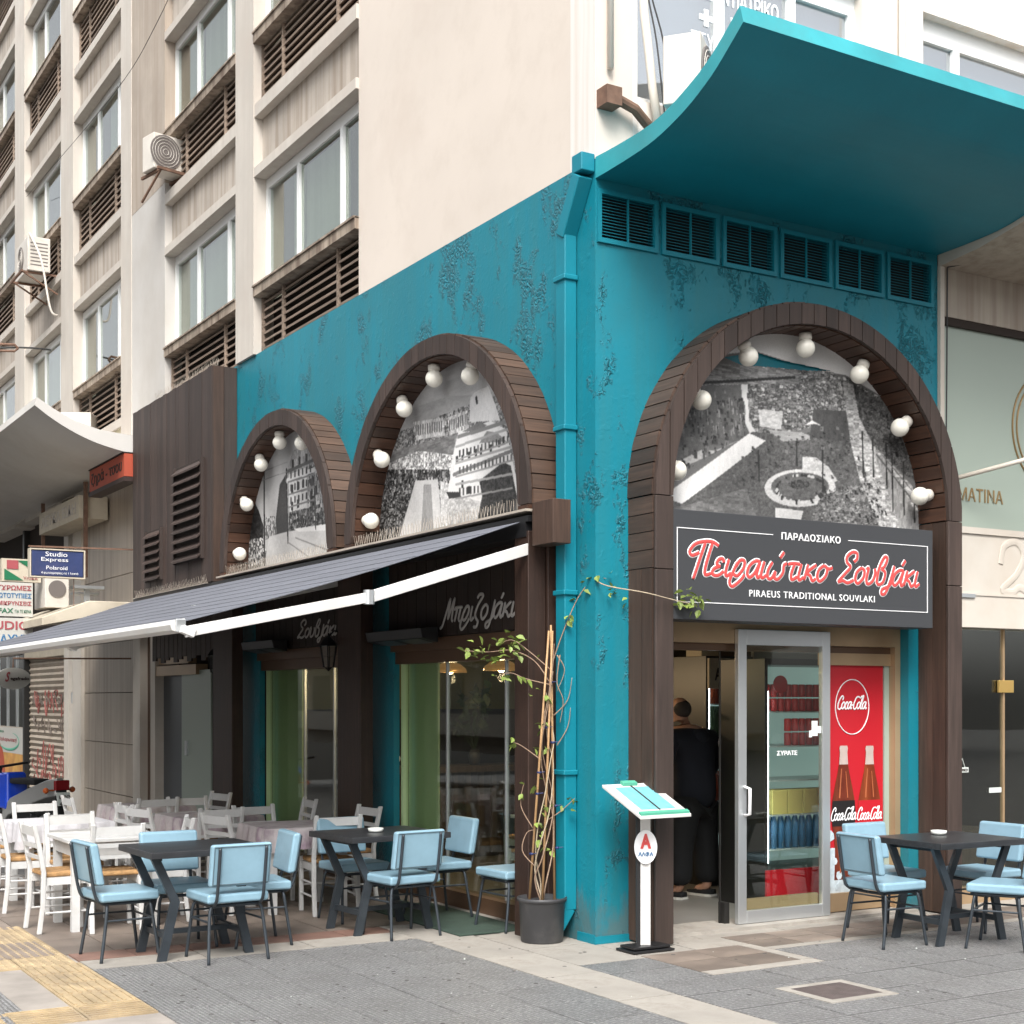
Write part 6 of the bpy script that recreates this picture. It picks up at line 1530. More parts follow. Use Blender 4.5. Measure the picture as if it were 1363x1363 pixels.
def w_table(x, y, rot, label, cloth=None, w=.68, l=.62):
    t = thing('white_table', label, 'table', (x, y, 0), rot, group='white painted wooden tables'); local(t)
    q = MB(); q.box(-w / 2, w / 2, -l / 2, l / 2, .612, .64); q.build('tabletop', 'white_paint', t, bevel=.004, seg=1)
    q = MB(); q.box(-w / 2 + .04, w / 2 - .04, -l / 2 + .04, -l / 2 + .06, .52, .612); q.box(-w / 2 + .04, w / 2 - .04, l / 2 - .06, l / 2 - .04, .52, .612); q.box(-w / 2 + .04, -w / 2 + .06, -l / 2 + .06, l / 2 - .06, .52, .612); q.box(w / 2 - .06, w / 2 - .04, -l / 2 + .06, l / 2 - .06, .52, .612); q.build('apron', 'white_paint', t)
    for sx in (-1, 1):
        for sy in (-1, 1): q = MB(); q.box(sx * (w / 2 - .06) - .027, sx * (w / 2 - .06) + .027, sy * (l / 2 - .06) - .027, sy * (l / 2 - .06) + .027, 0, .612); q.build('leg', 'white_paint', t)
    if cloth:
        q = MB(); n = 24; ring = []
        per = []
        W2, L2 = w / 2 + .012, l / 2 + .012
        for i in range(n): per.append((-W2 + 2 * W2 * i / n, -L2))
        for i in range(n): per.append((W2, -L2 + 2 * L2 * i / n))
        for i in range(n): per.append((W2 - 2 * W2 * i / n, L2))
        for i in range(n): per.append((-W2, L2 - 2 * L2 * i / n))
        N = len(per); rows = [(0, 0), (.006, -.012), (.014, -.05), (.02, -.10), (.024, -.15)]
        vs = []
        for r_, (o_, dz) in enumerate(rows):
            for i, (a, b_) in enumerate(per):
                k = r_ / 4; wv = .016 * k * math.sin(i * 1.1 + x * 3) + .01 * k * math.sin(i * .37 + y)
                nn = Vector((a / W2 if abs(abs(a) - W2) < 1e-6 else 0, b_ / L2 if abs(abs(b_) - L2) < 1e-6 else 0, 0))
                corner = min(abs(abs(a) - W2), abs(abs(b_) - L2)) < 1e-6 and max(W2 - abs(a), L2 - abs(b_)) < .06
                vs.append((a + nn.x * (o_ + wv), b_ + nn.y * (o_ + wv), .646 + dz * (1.25 if corner else 1) + .01 * k * math.sin(i * .5)))
        fs = [(r_ * N + i, r_ * N + (i + 1) % N, (r_ + 1) * N + (i + 1) % N, (r_ + 1) * N + i) for r_ in range(4) for i in range(N)] + [tuple(range(N))]
        ct = thing('tablecloth', cloth[1], 'tablecloth', (x, y, 0), rot, group='cloths on the white tables'); local(ct)
        q.add(vs, fs); q.build('cloth', cloth[0], ct, smooth=False)
w_table(-2.52, 2.52, 0, 'bare white wooden table behind the leftmost black table')
w_table(-2.55, 3.85, R(2), 'white wooden table under a white cloth near the left edge', ('cloth_white', 'white cloth on the table near the left edge'))
w_table(-1.05, 2.55, R(-2), 'white wooden table with printed cloth behind the blue chair pair', ('cloth_print', 'printed grey and purple cloth on the table in the middle of the terrace'))
w_table(-1.32, 3.80, R(2), 'white wooden table with printed cloth in the shade of the awning', ('cloth_print', 'printed cloth on the shaded table beside the far window'))
w_table(-1.45, 5.15, 0, 'farthest white wooden table in front of the marble wall', ('cloth_print', 'printed cloth on the farthest table before the marble wall'))
Wc = lambda *a: place(WC, 'w', *a)
Wc(-2.86, 2.45, PX + R(3), 'white rush seat chair seen side-on, left of the bare white table')
Wc(-2.55, 2.28, PY - R(2), 'white rush seat chair, back to the camera, at the bare white table')
Wc(-2.62, 2.95, NY, 'white rush seat chair behind the bare white table')
Wc(-2.14, 2.50, NX - R(10), 'white rush seat chair at the right end of the bare white table')
Wc(-2.86, 3.55, PX, 'white chair cut off at the left edge beside the white cloth')
Wc(-2.60, 3.52, PY + R(4), 'white chair with its back to the camera in front of the white cloth')
Wc(-2.55, 4.35, NY + R(5), 'white chair behind the table with the white cloth')
Wc(-2.17, 3.95, NX + R(8), 'white chair at the right end of the white cloth')
Wc(-2.95, 4.6, PX - R(10), 'white chair farthest left, near the motor scooter')
Wc(-1.48, 2.62, PX + R(14), 'slanting white chair left of the middle printed cloth')
Wc(-.92, 2.22, PY - R(6), 'white chair with its back to the camera, left of the middle black table')
Wc(-1.10, 3.10, NY + R(3), 'white chair behind the printed cloth in the middle of the terrace')
Wc(-.55, 2.75, NX + R(5), 'white chair between the middle printed cloth and the window with pendant lamps')
Wc(-1.42, 3.38, PY - R(4), 'white chair with open slats in front of the shaded printed cloth')
Wc(-1.78, 3.62, PX + R(16), 'white chair leaning left of the shaded printed cloth, the nearer one')
Wc(-1.76, 4.02, PX + R(8), 'white chair left of the shaded printed cloth, the farther one')
Wc(-.62, 3.85, NX - R(6), 'white chair between the shaded printed cloth and the far window')
Wc(-1.25, 4.38, NY, 'white chair behind the shaded printed cloth')
Wc(-1.52, 4.78, PY, 'white chair in front of the farthest table')
Wc(-1.95, 5.1, PX, 'white chair at the left end of the farthest table')
Wc(-1.0, 5.0, NX + R(10), 'white chair at the right end of the farthest table, before the wooden post')
Wc(.75, 1.9, NX + R(20), 'white chair indoors behind the window with the pendant lamps')
Wc(1.3, 2.9, PY, 'white chair indoors in front of the bar counter')
w_table(1.25, 2.3, R(10), 'white wooden table indoors behind the shop window')

# ================================================================== POTTED VINE
pv = thing('potted_vine', 'black plastic pot with a vine climbing a cane tripod beside the corner', 'plant', (-.24, .30, 0))
cx, cy = -.235, .285
q = MB(); q.lathe((cx, cy, 0), [(.135, 0), (.142, .01), (.152, .26), (.160, .27), (.166, .272), (.166, .295), (.156, .295), (.150, .27)], 32); q.build('pot', 'pot_black', pv, smooth=True)
q = MB(); q.lathe((cx, cy, .25), [(.149, 0), (.149, .012), (.0005, .02)], 20); q.build('soil', 'soil', pv)
F2 = Vector((.512, .859, 0)); R2 = Vector((.859, -.512, 0))
def vp(a, z, b_=0): return Vector((cx, cy, z)) + R2 * a + F2 * b_
canes = [(-.085, .02, .045, 2.06, -.03), (.085, .03, .06, 2.10, .02), (0, -.05, .07, 2.06, .0)]
for a0, b0, a1, z1, b1 in canes: q = MB(); q.tube([vp(a0, .24, b0), vp(a1 * .6 + a0 * .4, .24 + (z1 - .24) * .6, b1 * .6 + b0 * .4), vp(a1, z1, b1)], [.009, .008, .007], 8); q.build('cane', 'bamboo', pv, smooth=True)
random.seed(11)
def vine(pts, r0, r1, mat='stem'):
    sp = spline(pts, 6); n = len(sp); q = MB(); q.tube(sp, [r0 + (r1 - r0) * i / (n - 1) for i in range(n)], 6); q.build('stem', mat, pv, smooth=True); return sp
stems = []
for k in range(4):
    pts = [vp(random.uniform(-.03, .03), .25, 0)]; z = .25; ph = random.uniform(0, 6.28)
    while z < random.uniform(1.5, 2.0):
        z += random.uniform(.12, .22); rad = .075 * (1 - z / 2.8); pts.append(vp(rad * math.cos(ph) + z * .03, z, rad * math.sin(ph))); ph += random.uniform(.5, 1.3)
    stems.append(vine(pts, .0055, .0025, 'stem_pale' if k % 2 else 'stem'))
branches = [[vp(.05, 1.72), vp(-.05, 1.86), vp(-.20, 1.93), vp(-.36, 1.92), vp(-.52, 1.93)], [vp(.06, 1.80), vp(-.08, 1.92), vp(-.20, 2.0), vp(-.30, 1.96)],
            [vp(.07, 1.85), vp(.14, 2.05), vp(.24, 2.28), vp(.34, 2.40, -.05), vp(.42, 2.40, -.1)], [vp(.07, 1.7), vp(-.1, 1.74), vp(-.2, 1.78), vp(-.28, 1.77)],
            [vp(.08, 1.5), vp(.17, 1.6), vp(.2, 1.75)], [vp(.03, .8), vp(.12, .86), vp(.22, .95)], [vp(-.06, .75), vp(-.14, .9), vp(-.12, 1.05)], [vp(0, 1.2), vp(-.14, 1.3), vp(-.2, 1.32)],
            [vp(.1, 1.3), vp(.17, 1.42), vp(.19, 1.55)], [vp(-.05, .5), vp(-.13, .6), vp(-.1, .72), vp(-.03, .74)], [vp(.12, 1.9), vp(.1, 1.72), vp(.14, 1.6), vp(.12, 1.45)], [vp(.1, 1.9), vp(.15, 1.8), vp(.1, 1.66)]]
bs = [vine(b_, .0045, .002) for b_ in branches]
# long shoot reaching along the wall to the sign
lo_ = vine([vp(.34, 2.40, -.05), Vector((.02, -.12, 2.34)), Vector((.16, -.33, 2.29)), Vector((.36, -.36, 2.25)), Vector((.56, -.36, 2.22))], .0045, .003, 'stem_pale')
me = bpy.data.meshes.new('leaf'); lv = [(0, 0, 0), (.018, .016, .006), (.022, .034, .004), (.010, .052, -.002), (0, .066, -.010), (-.010, .052, -.002), (-.022, .034, .004), (-.018, .016, .006), (0, .03, -.004)]
me.from_pydata([tuple(c * S * .95 for c in v) for v in lv], [], [(0, 1, 8), (1, 2, 8), (2, 3, 8), (3, 4, 8), (4, 5, 8), (5, 6, 8), (6, 7, 8), (7, 0, 8)]); me.materials.append(MATS['leaf'])
def leaf(p, sc_=1):
    o = bpy.data.objects.new('leaf', me); COL.objects.link(o); o.parent = pv; p = Vector(p) - Vector((-.24, .30, 0)); o.location = p * S
    o.rotation_euler = (random.uniform(-1.2, .6), random.uniform(-.6, .6), random.uniform(0, 6.28)); o.scale = (sc_ * random.uniform(.7, 1.15),) * 3
def scatter(path, n, lo=0., sd=.025):
    for _ in range(n):
        i = int(random.uniform(lo, 1) * (len(path) - 1)); leaf(path[i] + Vector((random.gauss(0, sd), random.gauss(0, sd), random.gauss(0, sd))))
scatter(bs[0], 34, .45, .03); scatter(bs[1], 18, .4, .03); scatter(bs[2], 16, .3, .03); scatter(bs[3], 7, .4); scatter(bs[5], 6, .3); scatter(bs[7], 4, .5); scatter(bs[6], 3, .4)
for c_ in ((.42, -.30, 2.22), (.52, -.36, 2.21), (.58, -.36, 2.26), (.50, -.35, 2.27)):
    for _ in range(8): leaf((c_[0] + random.gauss(0, .03), c_[1] + random.gauss(0, .02), c_[2] + random.gauss(0, .025)))
for _ in range(8): leaf((.1 + random.gauss(0, .05), -.04, 2.31 + random.gauss(0, .03)), .7)
for z in (.62, .78, 1.05, .9, .7, 1.45, 1.62, 1.25):
    for _ in range(5): leaf(vp(random.gauss(0, .04), z + random.gauss(0, .03), random.gauss(0, .04)), .9)
for z, a in ((1.72, .06), (1.32, .07), (1.12, -.02), (.98, -.03), (.9, .09), (.58, -.07), (1.42, .03), (.62, .1)):
    q = MB(); q.lathe(vp(a, z), [(.013, -.007), (.016, 0), (.013, .007)], 8); q.tube([vp(a, z), vp(a + .04, z + .004)], .003, 5); q.build('tie', 'tie_blue', pv)
# ================================================================== NEIGHBOUR SHOP ON THE RIGHT
rb = thing('neighbour_shop', 'beige marble clad shop with green tinted glass and gold lettering at the right edge', 'building', (3.2, 0, 0))
q = MB(); q.box(3.172, 3.215, -.03, .3, 0, 4.93); q.build('edge_trim', 'marble_light', rb)
q = MB(); q.box(3.215, 9, -.01, .3, 4.56, 4.93); q.build('marble_band', 'marble', rb)
q = MB(); q.box(3.215, 9, -.015, .3, 2.17, 2.90); q.build('marble_band', 'marble_light', rb)
q = MB(); q.box(3.215, 9, -.03, .0, 2.90, 2.95); q.box(3.215, 9, -.024, -.002, 2.42, 2.44); q.build('marble_lip', 'marble_light', rb)
q = MB(); q.box(3.215, 9, .03, .06, 2.95, 4.50); q.build('frosted_panel', 'glass_frost', rb)
q = MB(); q.box(3.215, 9, -.0, .3, 4.50, 4.56); q.build('head_strip', 'dark_void', rb)
text('ΔΕΡΜΑΤΙΝΑ', 'F', (3.16, .028, 3.16), .78, .105, 'gold', rb, bold=.01)
q = MB(); n = 60
for r_ in (.40, .35): q.tube([(4.45 + r_ * math.cos(2 * math.pi * i / n), .026, 3.80 + (r_ + .05) * math.sin(2 * math.pi * i / n)) for i in range(n + 1)], .008, 6)
q.build('ring_logo', 'gold', rb)
q = MB(); q.tube([(p.x, -.018, p.y) for p in spline([(3.86, 2.68, 0), (3.90, 2.82, 0), (4.05, 2.86, 0), (4.13, 2.75, 0), (4.04, 2.6, 0), (3.88, 2.48, 0), (4.0, 2.46, 0), (4.08, 2.50, 0), (4.2, 2.46, 0)], 6)], .03, 8, flat=.2, nrm=(0, -1, 0)); q.build('engraved_number', 'marble_light', rb)
q = MB(); q.box(3.3, 3.56, -.03, -.016, 2.40, 2.43); q.build('bracket', 'alu', rb)
for a, b_ in ((3.215, 4.02), (4.05, 5.2)):
    q = MB(); q.box(a, b_, .10, .11, .12, 2.17); q.build('pane', 'glass_shop', rb)
q = MB(); q.box(4.015, 4.035, .09, .12, .12, 2.17); q.build('mullion', 'brass', rb)
q = MB(); q.box(3.95, 4.12, .07, .095, 1.66, 1.76); q.build('lock', 'gold_lock', rb, bevel=.004)
q = MB(); q.box(3.215, 9, .05, .2, .0, .12); q.build('sill', 'brass', rb)
q = MB(); q.box(3.215, 9, 2.2, 2.24, 0, 3); q.box(3.215, 9, .3, 2.2, -.01, .004); q.box(3.215, 9, .2, 2.2, 2.5, 2.54); q.build('shop_room', 'opposite', rb)
q = MB(); q.box(3.215, 9, .32, .34, 2.2, 4.95); q.build('upper_back', 'dark_void', rb)
q = MB(); q.box(3.48, 3.62, .094, .098, 1.03, 1.07); q.box(3.86, 4.0, .094, .098, .86, .90); q.build('door_sticker', 'paper', rb)
q = MB(); q.tube([(3.52, .095, 1.07), (3.55, .095, 1.14), (3.58, .095, 1.07)], .003, 5); q.build('sticker_cord', 'paper', rb)
text('CLOSED', 'F', (3.49, .0935, 1.04), .12, .02, 'text_dark', rb)
q = MB(); q.box(3.3, 4.6, .6, 1.1, .004, .5); q.box(3.25, 3.8, .6, .9, .5, .52); tag(q.build('display_table', 'interior_mid', bevel=.004), 'low wooden display table inside the neighbouring shop', 'table')
pr2 = [(0, 4.93), (-.4, 4.97), (-.8, 5.05), (-1.2, 5.2), (-1.5, 5.36)]; tp2 = [(-1.48, 5.44), (-1.2, 5.30), (-.8, 5.16), (-.4, 5.08), (0, 5.06)]
canopy(3.178, 9, 'canopy', ['marble', 'marble_light'], rb, pr2, resample(tp2, 5))
q = MB(); q.box(5.6, 9, .004, .3, 5.0, 12.5); q.box(5.6, 9, .3, 6, 0, 12.5); q.build('upper_wall', 'plaster_lit', rb)
q = MB(); q.tube([(3.21, -.02, 3.28), (4.3, -.65, 3.62)], .018, 8); tag(q.build('flag_bracket', 'marble_light', smooth=True), 'pale diagonal rod sticking out in front of the green tinted glass', 'rod')
q = MB(); q.tube([(p.x, p.y, p.z) for p in spline([(3.24, -.035, 4.93), (3.23, -.04, 4.2), (3.22, -.04, 3.4)], 5)], .006, 5); q.tube([(p.x, p.y, p.z) for p in spline([(3.24, -.035, 4.93), (3.6, -.3, 5.0), (4.2, -.5, 5.05)], 5)], .008, 5); tag(q.build('cable', 'wire'), 'thin dark cable running down the joint beside the teal wall', 'cable')

# ================================================================== OFFICE BUILDING ON THE LEFT
bB = thing('office_building', 'older beige office building with brown louvre panels and a curved concrete canopy on the left', 'building', (0, 14, 0))
HB = dict(lv=.80, lip=.115, lin=1.49, win=1.17)
ysB = [(11.10, 13.62), (14.36, 16.88), (17.62, 20.14), (20.88, 23.4), (24.14, 26.66)]
sillsB = [6.14, 8.92, 11.68, 14.45]
for (a, c_) in ysB: bay(a, c_, sillsB, HB, bB, mats=('concrete_dark', 'concrete_fin'), slatn=8)
q = MB(); q.box(-.03, .3, 10.62, 11.10, 4.9, 17); q.build('pilaster', 'concrete_fin', bB)
for k in range(len(ysB)):
    a = ysB[k][1]; q = MB(); q.box(-.035, .3, a, a + .74 if k < 4 else 40, 4.6, 17); q.build('pilaster', 'concrete_fin', bB)
q = MB(); q.box(.3, 6, 10.6, 40, -2, 17); q.build('core', 'dark_void', bB)
for (a, c_) in ysB: q = MB(); q.box(.02, .3, a, c_, 4.6, 5.35); q.build('low_wall', 'plaster_yellow', bB)
pb = [(0, 4.62), (-.35, 4.66), (-.7, 4.74), (-1.0, 4.86), (-1.25, 5.0), (-1.42, 5.12)]; tb = [(-1.40, 5.22), (-1.2, 5.10), (-.95, 4.98), (-.65, 4.90), (-.3, 4.87), (0, 4.87)]
canopy(9.80, 38, 'canopy', ['concrete_grey', 'concrete_grey'], bB, [(p.x, p.y) for p in spline([(a, c_, 0) for a, c_ in pb], 3)], resample(tb, 16), ax='y')
# ground floor
gz = -1.2
def gw(y0, y1, x, z0, z1, mat, name): q = MB(); q.box(x, x + .3, y0, y1, z0, z1); return q.build(name, mat, bB)
gw(9.85, 10.05, .05, gz, 2.62, 'marble_light', 'stone_strip')
gw(10.05, 10.40, .12, gz, 2.62, 'brown_alu', 'reveal')
gw(10.40, 10.72, .02, gz, 4.6, 'marble_light', 'stone_strip')
for k, (z0, z1) in enumerate(((gz, .3), (.31, 1.0), (1.01, 1.7), (1.71, 2.4), (2.41, 3.3), (3.31, 4.6))):
    gw(10.73, 13.7, .15 + .002 * (k % 2), z0, z1, 'marble', 'marble_slab')
gw(13.7, 14.2, .10, gz, 4.6, 'marble_light', 'stone_strip'); gw(14.2, 14.55, .3, gz, 4.6, 'dark_void', 'recess')
q = MB(); q.tube([(.25, 14.35, gz), (.25, 14.35, 2.6)], .04, 8); q.box(.14, .22, 14.25, 14.45, 1.55, 1.72); q.build('drainpipe', 'alu', bB)
gw(14.55, 14.82, .12, gz, 4.6, 'marble_light', 'stone_strip')
sb_ = MB(); sb_.box(.32, .34, 14.82, 18.0, gz, 3.9); shu = sb_.build('roller_shutter', 'shutter', bB)
z = gz
while z < 2.3:
    q = MB(); q.prism([(.30, z), (.27, z + .05), (.30, z + .092), (.318, z + .092), (.318, z)], 'y', 14.84, 17.95); q.build('slat', 'shutter', shu); z += .096
q = MB(); q.box(.2, .5, 14.82, 18.0, 2.31, 2.62); q.build('shutter_box', 'cream', bB)
random.seed(5)
for mat_, zc, hh in (('graffiti_red', 1.55, .22), ('graffiti_black', 1.15, .2), ('graffiti_red', .62, .28), ('graffiti_red', .25, .2), ('graffiti_black', 1.62, .12)):
    q = MB(); y = 15.0
    while y < 17.5:
        w_ = random.uniform(.15, .35); pts = [(.264, y + random.uniform(0, w_), zc + random.uniform(-hh, hh)) for _ in range(4)]
        q.tube([(p.x, p.y, p.z) for p in spline(pts, 5)], .010, 5); y += w_
    q.build('graffiti', mat_, shu)
for k in range(9): q = MB(); q.box(.30, .33, 12.35, 14.2, 3.35 - .1 * k, 3.43 - .1 * k); q.build('blind_slat', 'cream', bB)
gw(18.0, 18.12, .2, gz, 4.6, 'fridge_dark', 'recess')
gw(13.7, 30, .5, 2.6, 4.6, 'marble', 'upper_shop_wall')
q = MB(); q.box(.28, .30, 18.12, 24, 1.12, 2.4); q.build('shop_pane', 'glass_up', bB)
for y in (18.9, 19.7, 20.5): q = MB(); q.box(.26, .32, y, y + .07, 1.12, 2.4); q.build('mullion', 'alu', bB)
q = MB(); q.box(.26, .5, 18.12, 24, 1.07, 1.12); q.box(.3, .5, 18.12, 24, gz, .1); q.build('shop_base', 'marble', bB)
pst = thing('cafe_poster', 'cafe poster with swirl logo above an orange bowl at the left edge', 'poster', (.25, 19, .5))
q = MB(); q.box(.24, .26, 18.14, 23, .64, 1.10); q.build('sheet', 'poster_white', pst)
q = MB(); q.box(.238, .26, 18.14, 23, -.6, .638); q.build('picture', 'poster_orange', pst)
q = MB(); q.lathe((.236, 20.4, .2), [(.62, 0), (.5, .006)], 30, (-1, 0, 0)); q.build('bowl', 'orange_sign', pst)
q = MB(); q.tube([(.234, 20.0, .25), (.234, 20.9, .32)], .05, 6); q.tube([(.234, 19.4, .12), (.234, 20.9, .05)], .03, 6); q.build('spoon', 'alu', pst)
text('Dino', 'L', (.238, 20.5, 1.0), .6, .06, 'green_text', pst); text('Χαλαρωτική', 'L', (.238, 20.4, .83), 1.6, .09, 'pink_text', pst, shear=.3)
q = MB(); q.tube([(.236, 19.5 + .9 * math.cos(a / 10), .86 + .16 * math.sin(a / 10)) for a in range(20, 62)], [.004 + .02 * math.sin(math.pi * i / 41) for i in range(42)], 6, flat=.2, nrm=(-1, 0, 0)); q.build('swirl', 'clip_green', pst)
# signs hanging or fixed below the canopy
t = thing('red_shop_sign', 'long orange red sign with dark letters under the concrete canopy', 'sign', (-.35, 10.5, 4.5))
q = MB(); q.box(-.35, -.2, 9.80, 11.45, 4.36, 4.64); q.build('panel', 'orange_sign', t)
q = MB(); q.box(-.36, -.19, 9.80, 11.47, 4.30, 4.355); q.box(-.36, -.19, 9.8, 11.47, 4.645, 4.66); q.build('edge', 'text_dark', t)
text('ζηρά - τσου', 'L', (-.351, 11.35, 4.40), 1.45, .19, 'text_dark', t, bold=.015)
t = thing('carved_sign', 'worn cream sign board with carved letters above the shutter', 'sign', (-.25, 13.4, 4.3))
q = MB(); q.box(-.28, .12, 12.3, 14.7, 4.12, 4.44); q.build('board', 'cream', t, bevel=.006)
text('ΛΕΥΚΑ ΕΙΔΗ', 'L', (-.281, 14.55, 4.2), 2.1, .16, 'marble', t, bold=.02)
q = MB()
for y in (12.25, 14.8): q.beam((-.2, y, 3.3), (-.2, y, 4.62), .05)
q.build('hanger', 'rust', t)
t = thing('blue_hanging_sign', 'faded blue photo shop sign hanging across the facade', 'sign', (-1.1, 10, 3.3))
q = MB(); q.box(-1.42, -.79, 10.0, 10.10, 3.10, 3.42); q.build('panel', 'blue_sign', t, bevel=.02)
q = MB()
for a in ((-1.435, -.775, 3.085, 3.10), (-1.435, -.775, 3.42, 3.435), (-1.435, -1.42, 3.10, 3.42), (-.79, -.775, 3.10, 3.42)): q.box(a[0], a[1], 9.99, 10.11, a[2], a[3])
q.build('rim', 'cream', t)
text('Studio', 'F', (-1.25, 9.998, 3.345), .26, .055, 'sign_white', t); text('Express', 'F', (-1.30, 9.998, 3.27), .32, .06, 'sign_white', t); text('Polaroid', 'F', (-1.24, 9.998, 3.185), .25, .045, 'sign_white', t); text('4 φωτογραφίες σε 1 λεπτό', 'F', (-1.30, 9.998, 3.125), .44, .035, 'sign_white', t)
q = MB(); q.beam((-1.44, 10.05, 3.46), (.15, 10.05, 3.49), .02); q.beam((-.9, 10.05, 2.7), (-.9, 10.05, 3.46), .008); q.build('rod', 'rust', t)
t = thing('green_white_sign', 'small green and white sign with a red square at the left edge', 'sign', (-1.3, 11, 3.25))
q = MB(); q.box(-1.56, -1.08, 11.0, 11.1, 3.10, 3.39); q.build('panel', 'cream', t)
q = MB(); q.prism([(-1.53, 3.12), (-1.53, 3.26), (-1.30, 3.12)], 'y', 10.99, 10.998); q.prism([(-1.37, 3.37), (-1.10, 3.37), (-1.10, 3.20)], 'y', 10.99, 10.998); q.build('triangle', 'green_sign', t)
q = MB(); q.box(-1.5, -1.36, 10.99, 10.998, 3.26, 3.37); q.build('square', 'pink_text', t); text('ΥΛΙΚΑ', 'F', (-1.30, 10.994, 3.13), .18, .04, 'pink_text', t)
t = thing('copy_shop_sign', 'white sign with red, blue and green Greek lettering at the left edge', 'sign', (-1.5, 11, 2.9))
q = MB(); q.box(-1.85, -1.18, 11.0, 11.12, 2.66, 3.09); q.build('panel', 'poster_white', t)
text('ΕΓΧΡΩΜΕΣ', 'F', (-1.66, 10.998, 2.99), .46, .062, 'pink_text', t, bold=.02); text('ΦΩΤΟΤΥΠΙΕΣ', 'F', (-1.66, 10.998, 2.89), .46, .066, 'blue_text', t, bold=.02); text('ΣΜΙΚΡΥΝΣΕΙΣ', 'F', (-1.66, 10.998, 2.80), .46, .052, 'pink_text', t, bold=.02); text('FAX', 'F', (-1.60, 10.998, 2.70), .18, .062, 'green_text', t, bold=.02); text('ΓΙΑ ΤΕ ΚΕΝΑ', 'F', (-1.40, 10.998, 2.705), .2, .04, 'green_text', t)
t = thing('studio_sign', 'white sign reading studio in red capitals below the copy shop sign', 'sign', (-1.5, 11, 2.5))
q = MB(); q.box(-1.95, -1.18, 11.0, 11.12, 2.28, 2.64); q.build('panel', 'poster_white', t)
text('STUDIO', 'F', (-1.84, 10.998, 2.49), .62, .11, 'pink_text', t, bold=.02); text('ΓΑΛΑΧΥΣ', 'F', (-1.84, 10.998, 2.31), .62, .12, 'blue_text', t, bold=.02)
t = thing('oval_coffee_sign', 'oval white coffee sign with a red S hanging at the left edge', 'sign', (-1.6, 10, 1.85))
q = MB(); n = 32; vs = []
for dd in (10.0, 10.06):
    for i in range(n): vs.append((-1.62 + .20 * math.cos(2 * math.pi * i / n), dd, 1.86 + .13 * math.sin(2 * math.pi * i / n)))
q.add(vs, [tuple(range(n)), tuple(range(n, 2 * n))] + [(i, (i + 1) % n, n + (i + 1) % n, n + i) for i in range(n)]); q.build('panel', 'poster_white', t)
text('S', 'F', (-1.72, 9.997, 1.82), .06, .12, 'pink_text', t, shear=.4, bold=.03); text('egafredo', 'F', (-1.66, 9.997, 1.83), .22, .05, 'text_dark', t, bold=.03)
q = MB(); q.tube([(-1.62, 10.03, 1.98), (-1.62, 10.03, 2.1), (-.2, 10.03, 2.12)], .012, 6); q.build('rod', 'rust', t)
t = thing('awning_box', 'closed cream awning box of the neighbouring shop', 'awning', (-.8, 11, 2.7))
q = MB(); q.prism([(-1.3, 2.50), (-1.3, 2.60), (-.73, 2.82), (.1, 2.82), (.1, 2.74), (-.73, 2.62)], 'y', 9.95, 12.6); q.build('case', 'cream', t, bevel=.01)
# air conditioners
def ac(label, loc, rot, w_=.75, h=.52, d=.26, fr_=True):
    t = thing('air_conditioner', label, 'air conditioner', loc, rot, group='outdoor air conditioner units'); local(t)
    q = MB(); q.box(-w_ / 2, w_ / 2, -d / 2, d / 2, 0, h); q.build('casing', 'ac_white', t, bevel=.012)
    q = MB(); q.lathe((-.08, -d / 2 - .004, h / 2), [(.2, 0), (.2, .006)], 28, (0, -1, 0)); o = q.build('fan_grille', 'ac_grill', t)
    q = MB()
    for k in range(1, 6): q.tube([(-.08 + .035 * k * math.cos(a * .35), -d / 2 - .014, h / 2 + .035 * k * math.sin(a * .35)) for a in range(19)], .003, 4)
    q.build('grille_rings', 'ac_white', o)
    q = MB()
    for k in range(7): q.box(w_ / 2 - .001, w_ / 2 + .002, -d / 2 + .04, d / 2 - .04, .08 + k * .055, .1 + k * .055)
    q.build('side_slots', 'ac_grill', t)
    if fr_:
        q = MB()
        for x in (-w_ / 2 + .06, w_ / 2 - .06):
            q.beam((x, -d / 2 - .08, -.02), (x, d / 2 + .12, -.02), .03); q.beam((x, -d / 2 - .06, -.02), (x, d / 2 + .12, -.3), .022)
        q.beam((-w_ / 2, -d / 2 - .08, -.02), (w_ / 2, -d / 2 - .08, -.02), .03); q.build('bracket', 'rust', t)
ac('grey air conditioner on a bracket beside the second louvre from the right', (-.08, 9.0, 7.86), R(12), .46, .42, .28)
ac('cream air conditioner with hanging hose, left of the upper office windows', (-.28, 15.1, 8.15), R(-90), .8, .52, .34)
ac('cream air conditioner lying on the concrete canopy of the left building', (-.35, 12.9, 5.02), R(-30), .9, .62, .4, False)
ac('cream air conditioner standing over the teal canopy behind white pipes', (.62, -.22, 5.45), R(40), .6, .45, .25, False)
q = MB(); q.tube([(p.x, p.y, p.z) for p in spline([(-.42, 14.7, 8.7), (-.5, 14.2, 8.5), (-.4, 14.0, 8.1), (-.3, 13.9, 7.4), (-.2, 13.9, 7.3)], 8)], .017, 8); tag(q.build('hose', 'ac_white', smooth=True), 'white flexible hose curling down from the cream air conditioner', 'hose')
t = thing('copy_shop_air_unit', 'old air conditioner with round grille above the cream awning box', 'air conditioner', (-.55, 11, 2.85))
q = MB(); q.box(-1.05, -.75, 10.9, 11.5, 2.78, 3.25); q.build('casing', 'ac_white', t, bevel=.01)
q = MB(); q.lathe((-.9, 10.895, 3.02), [(.11, 0), (.11, .006)], 24, (0, -1, 0)); q.build('fan_grille', 'ac_grill', t)
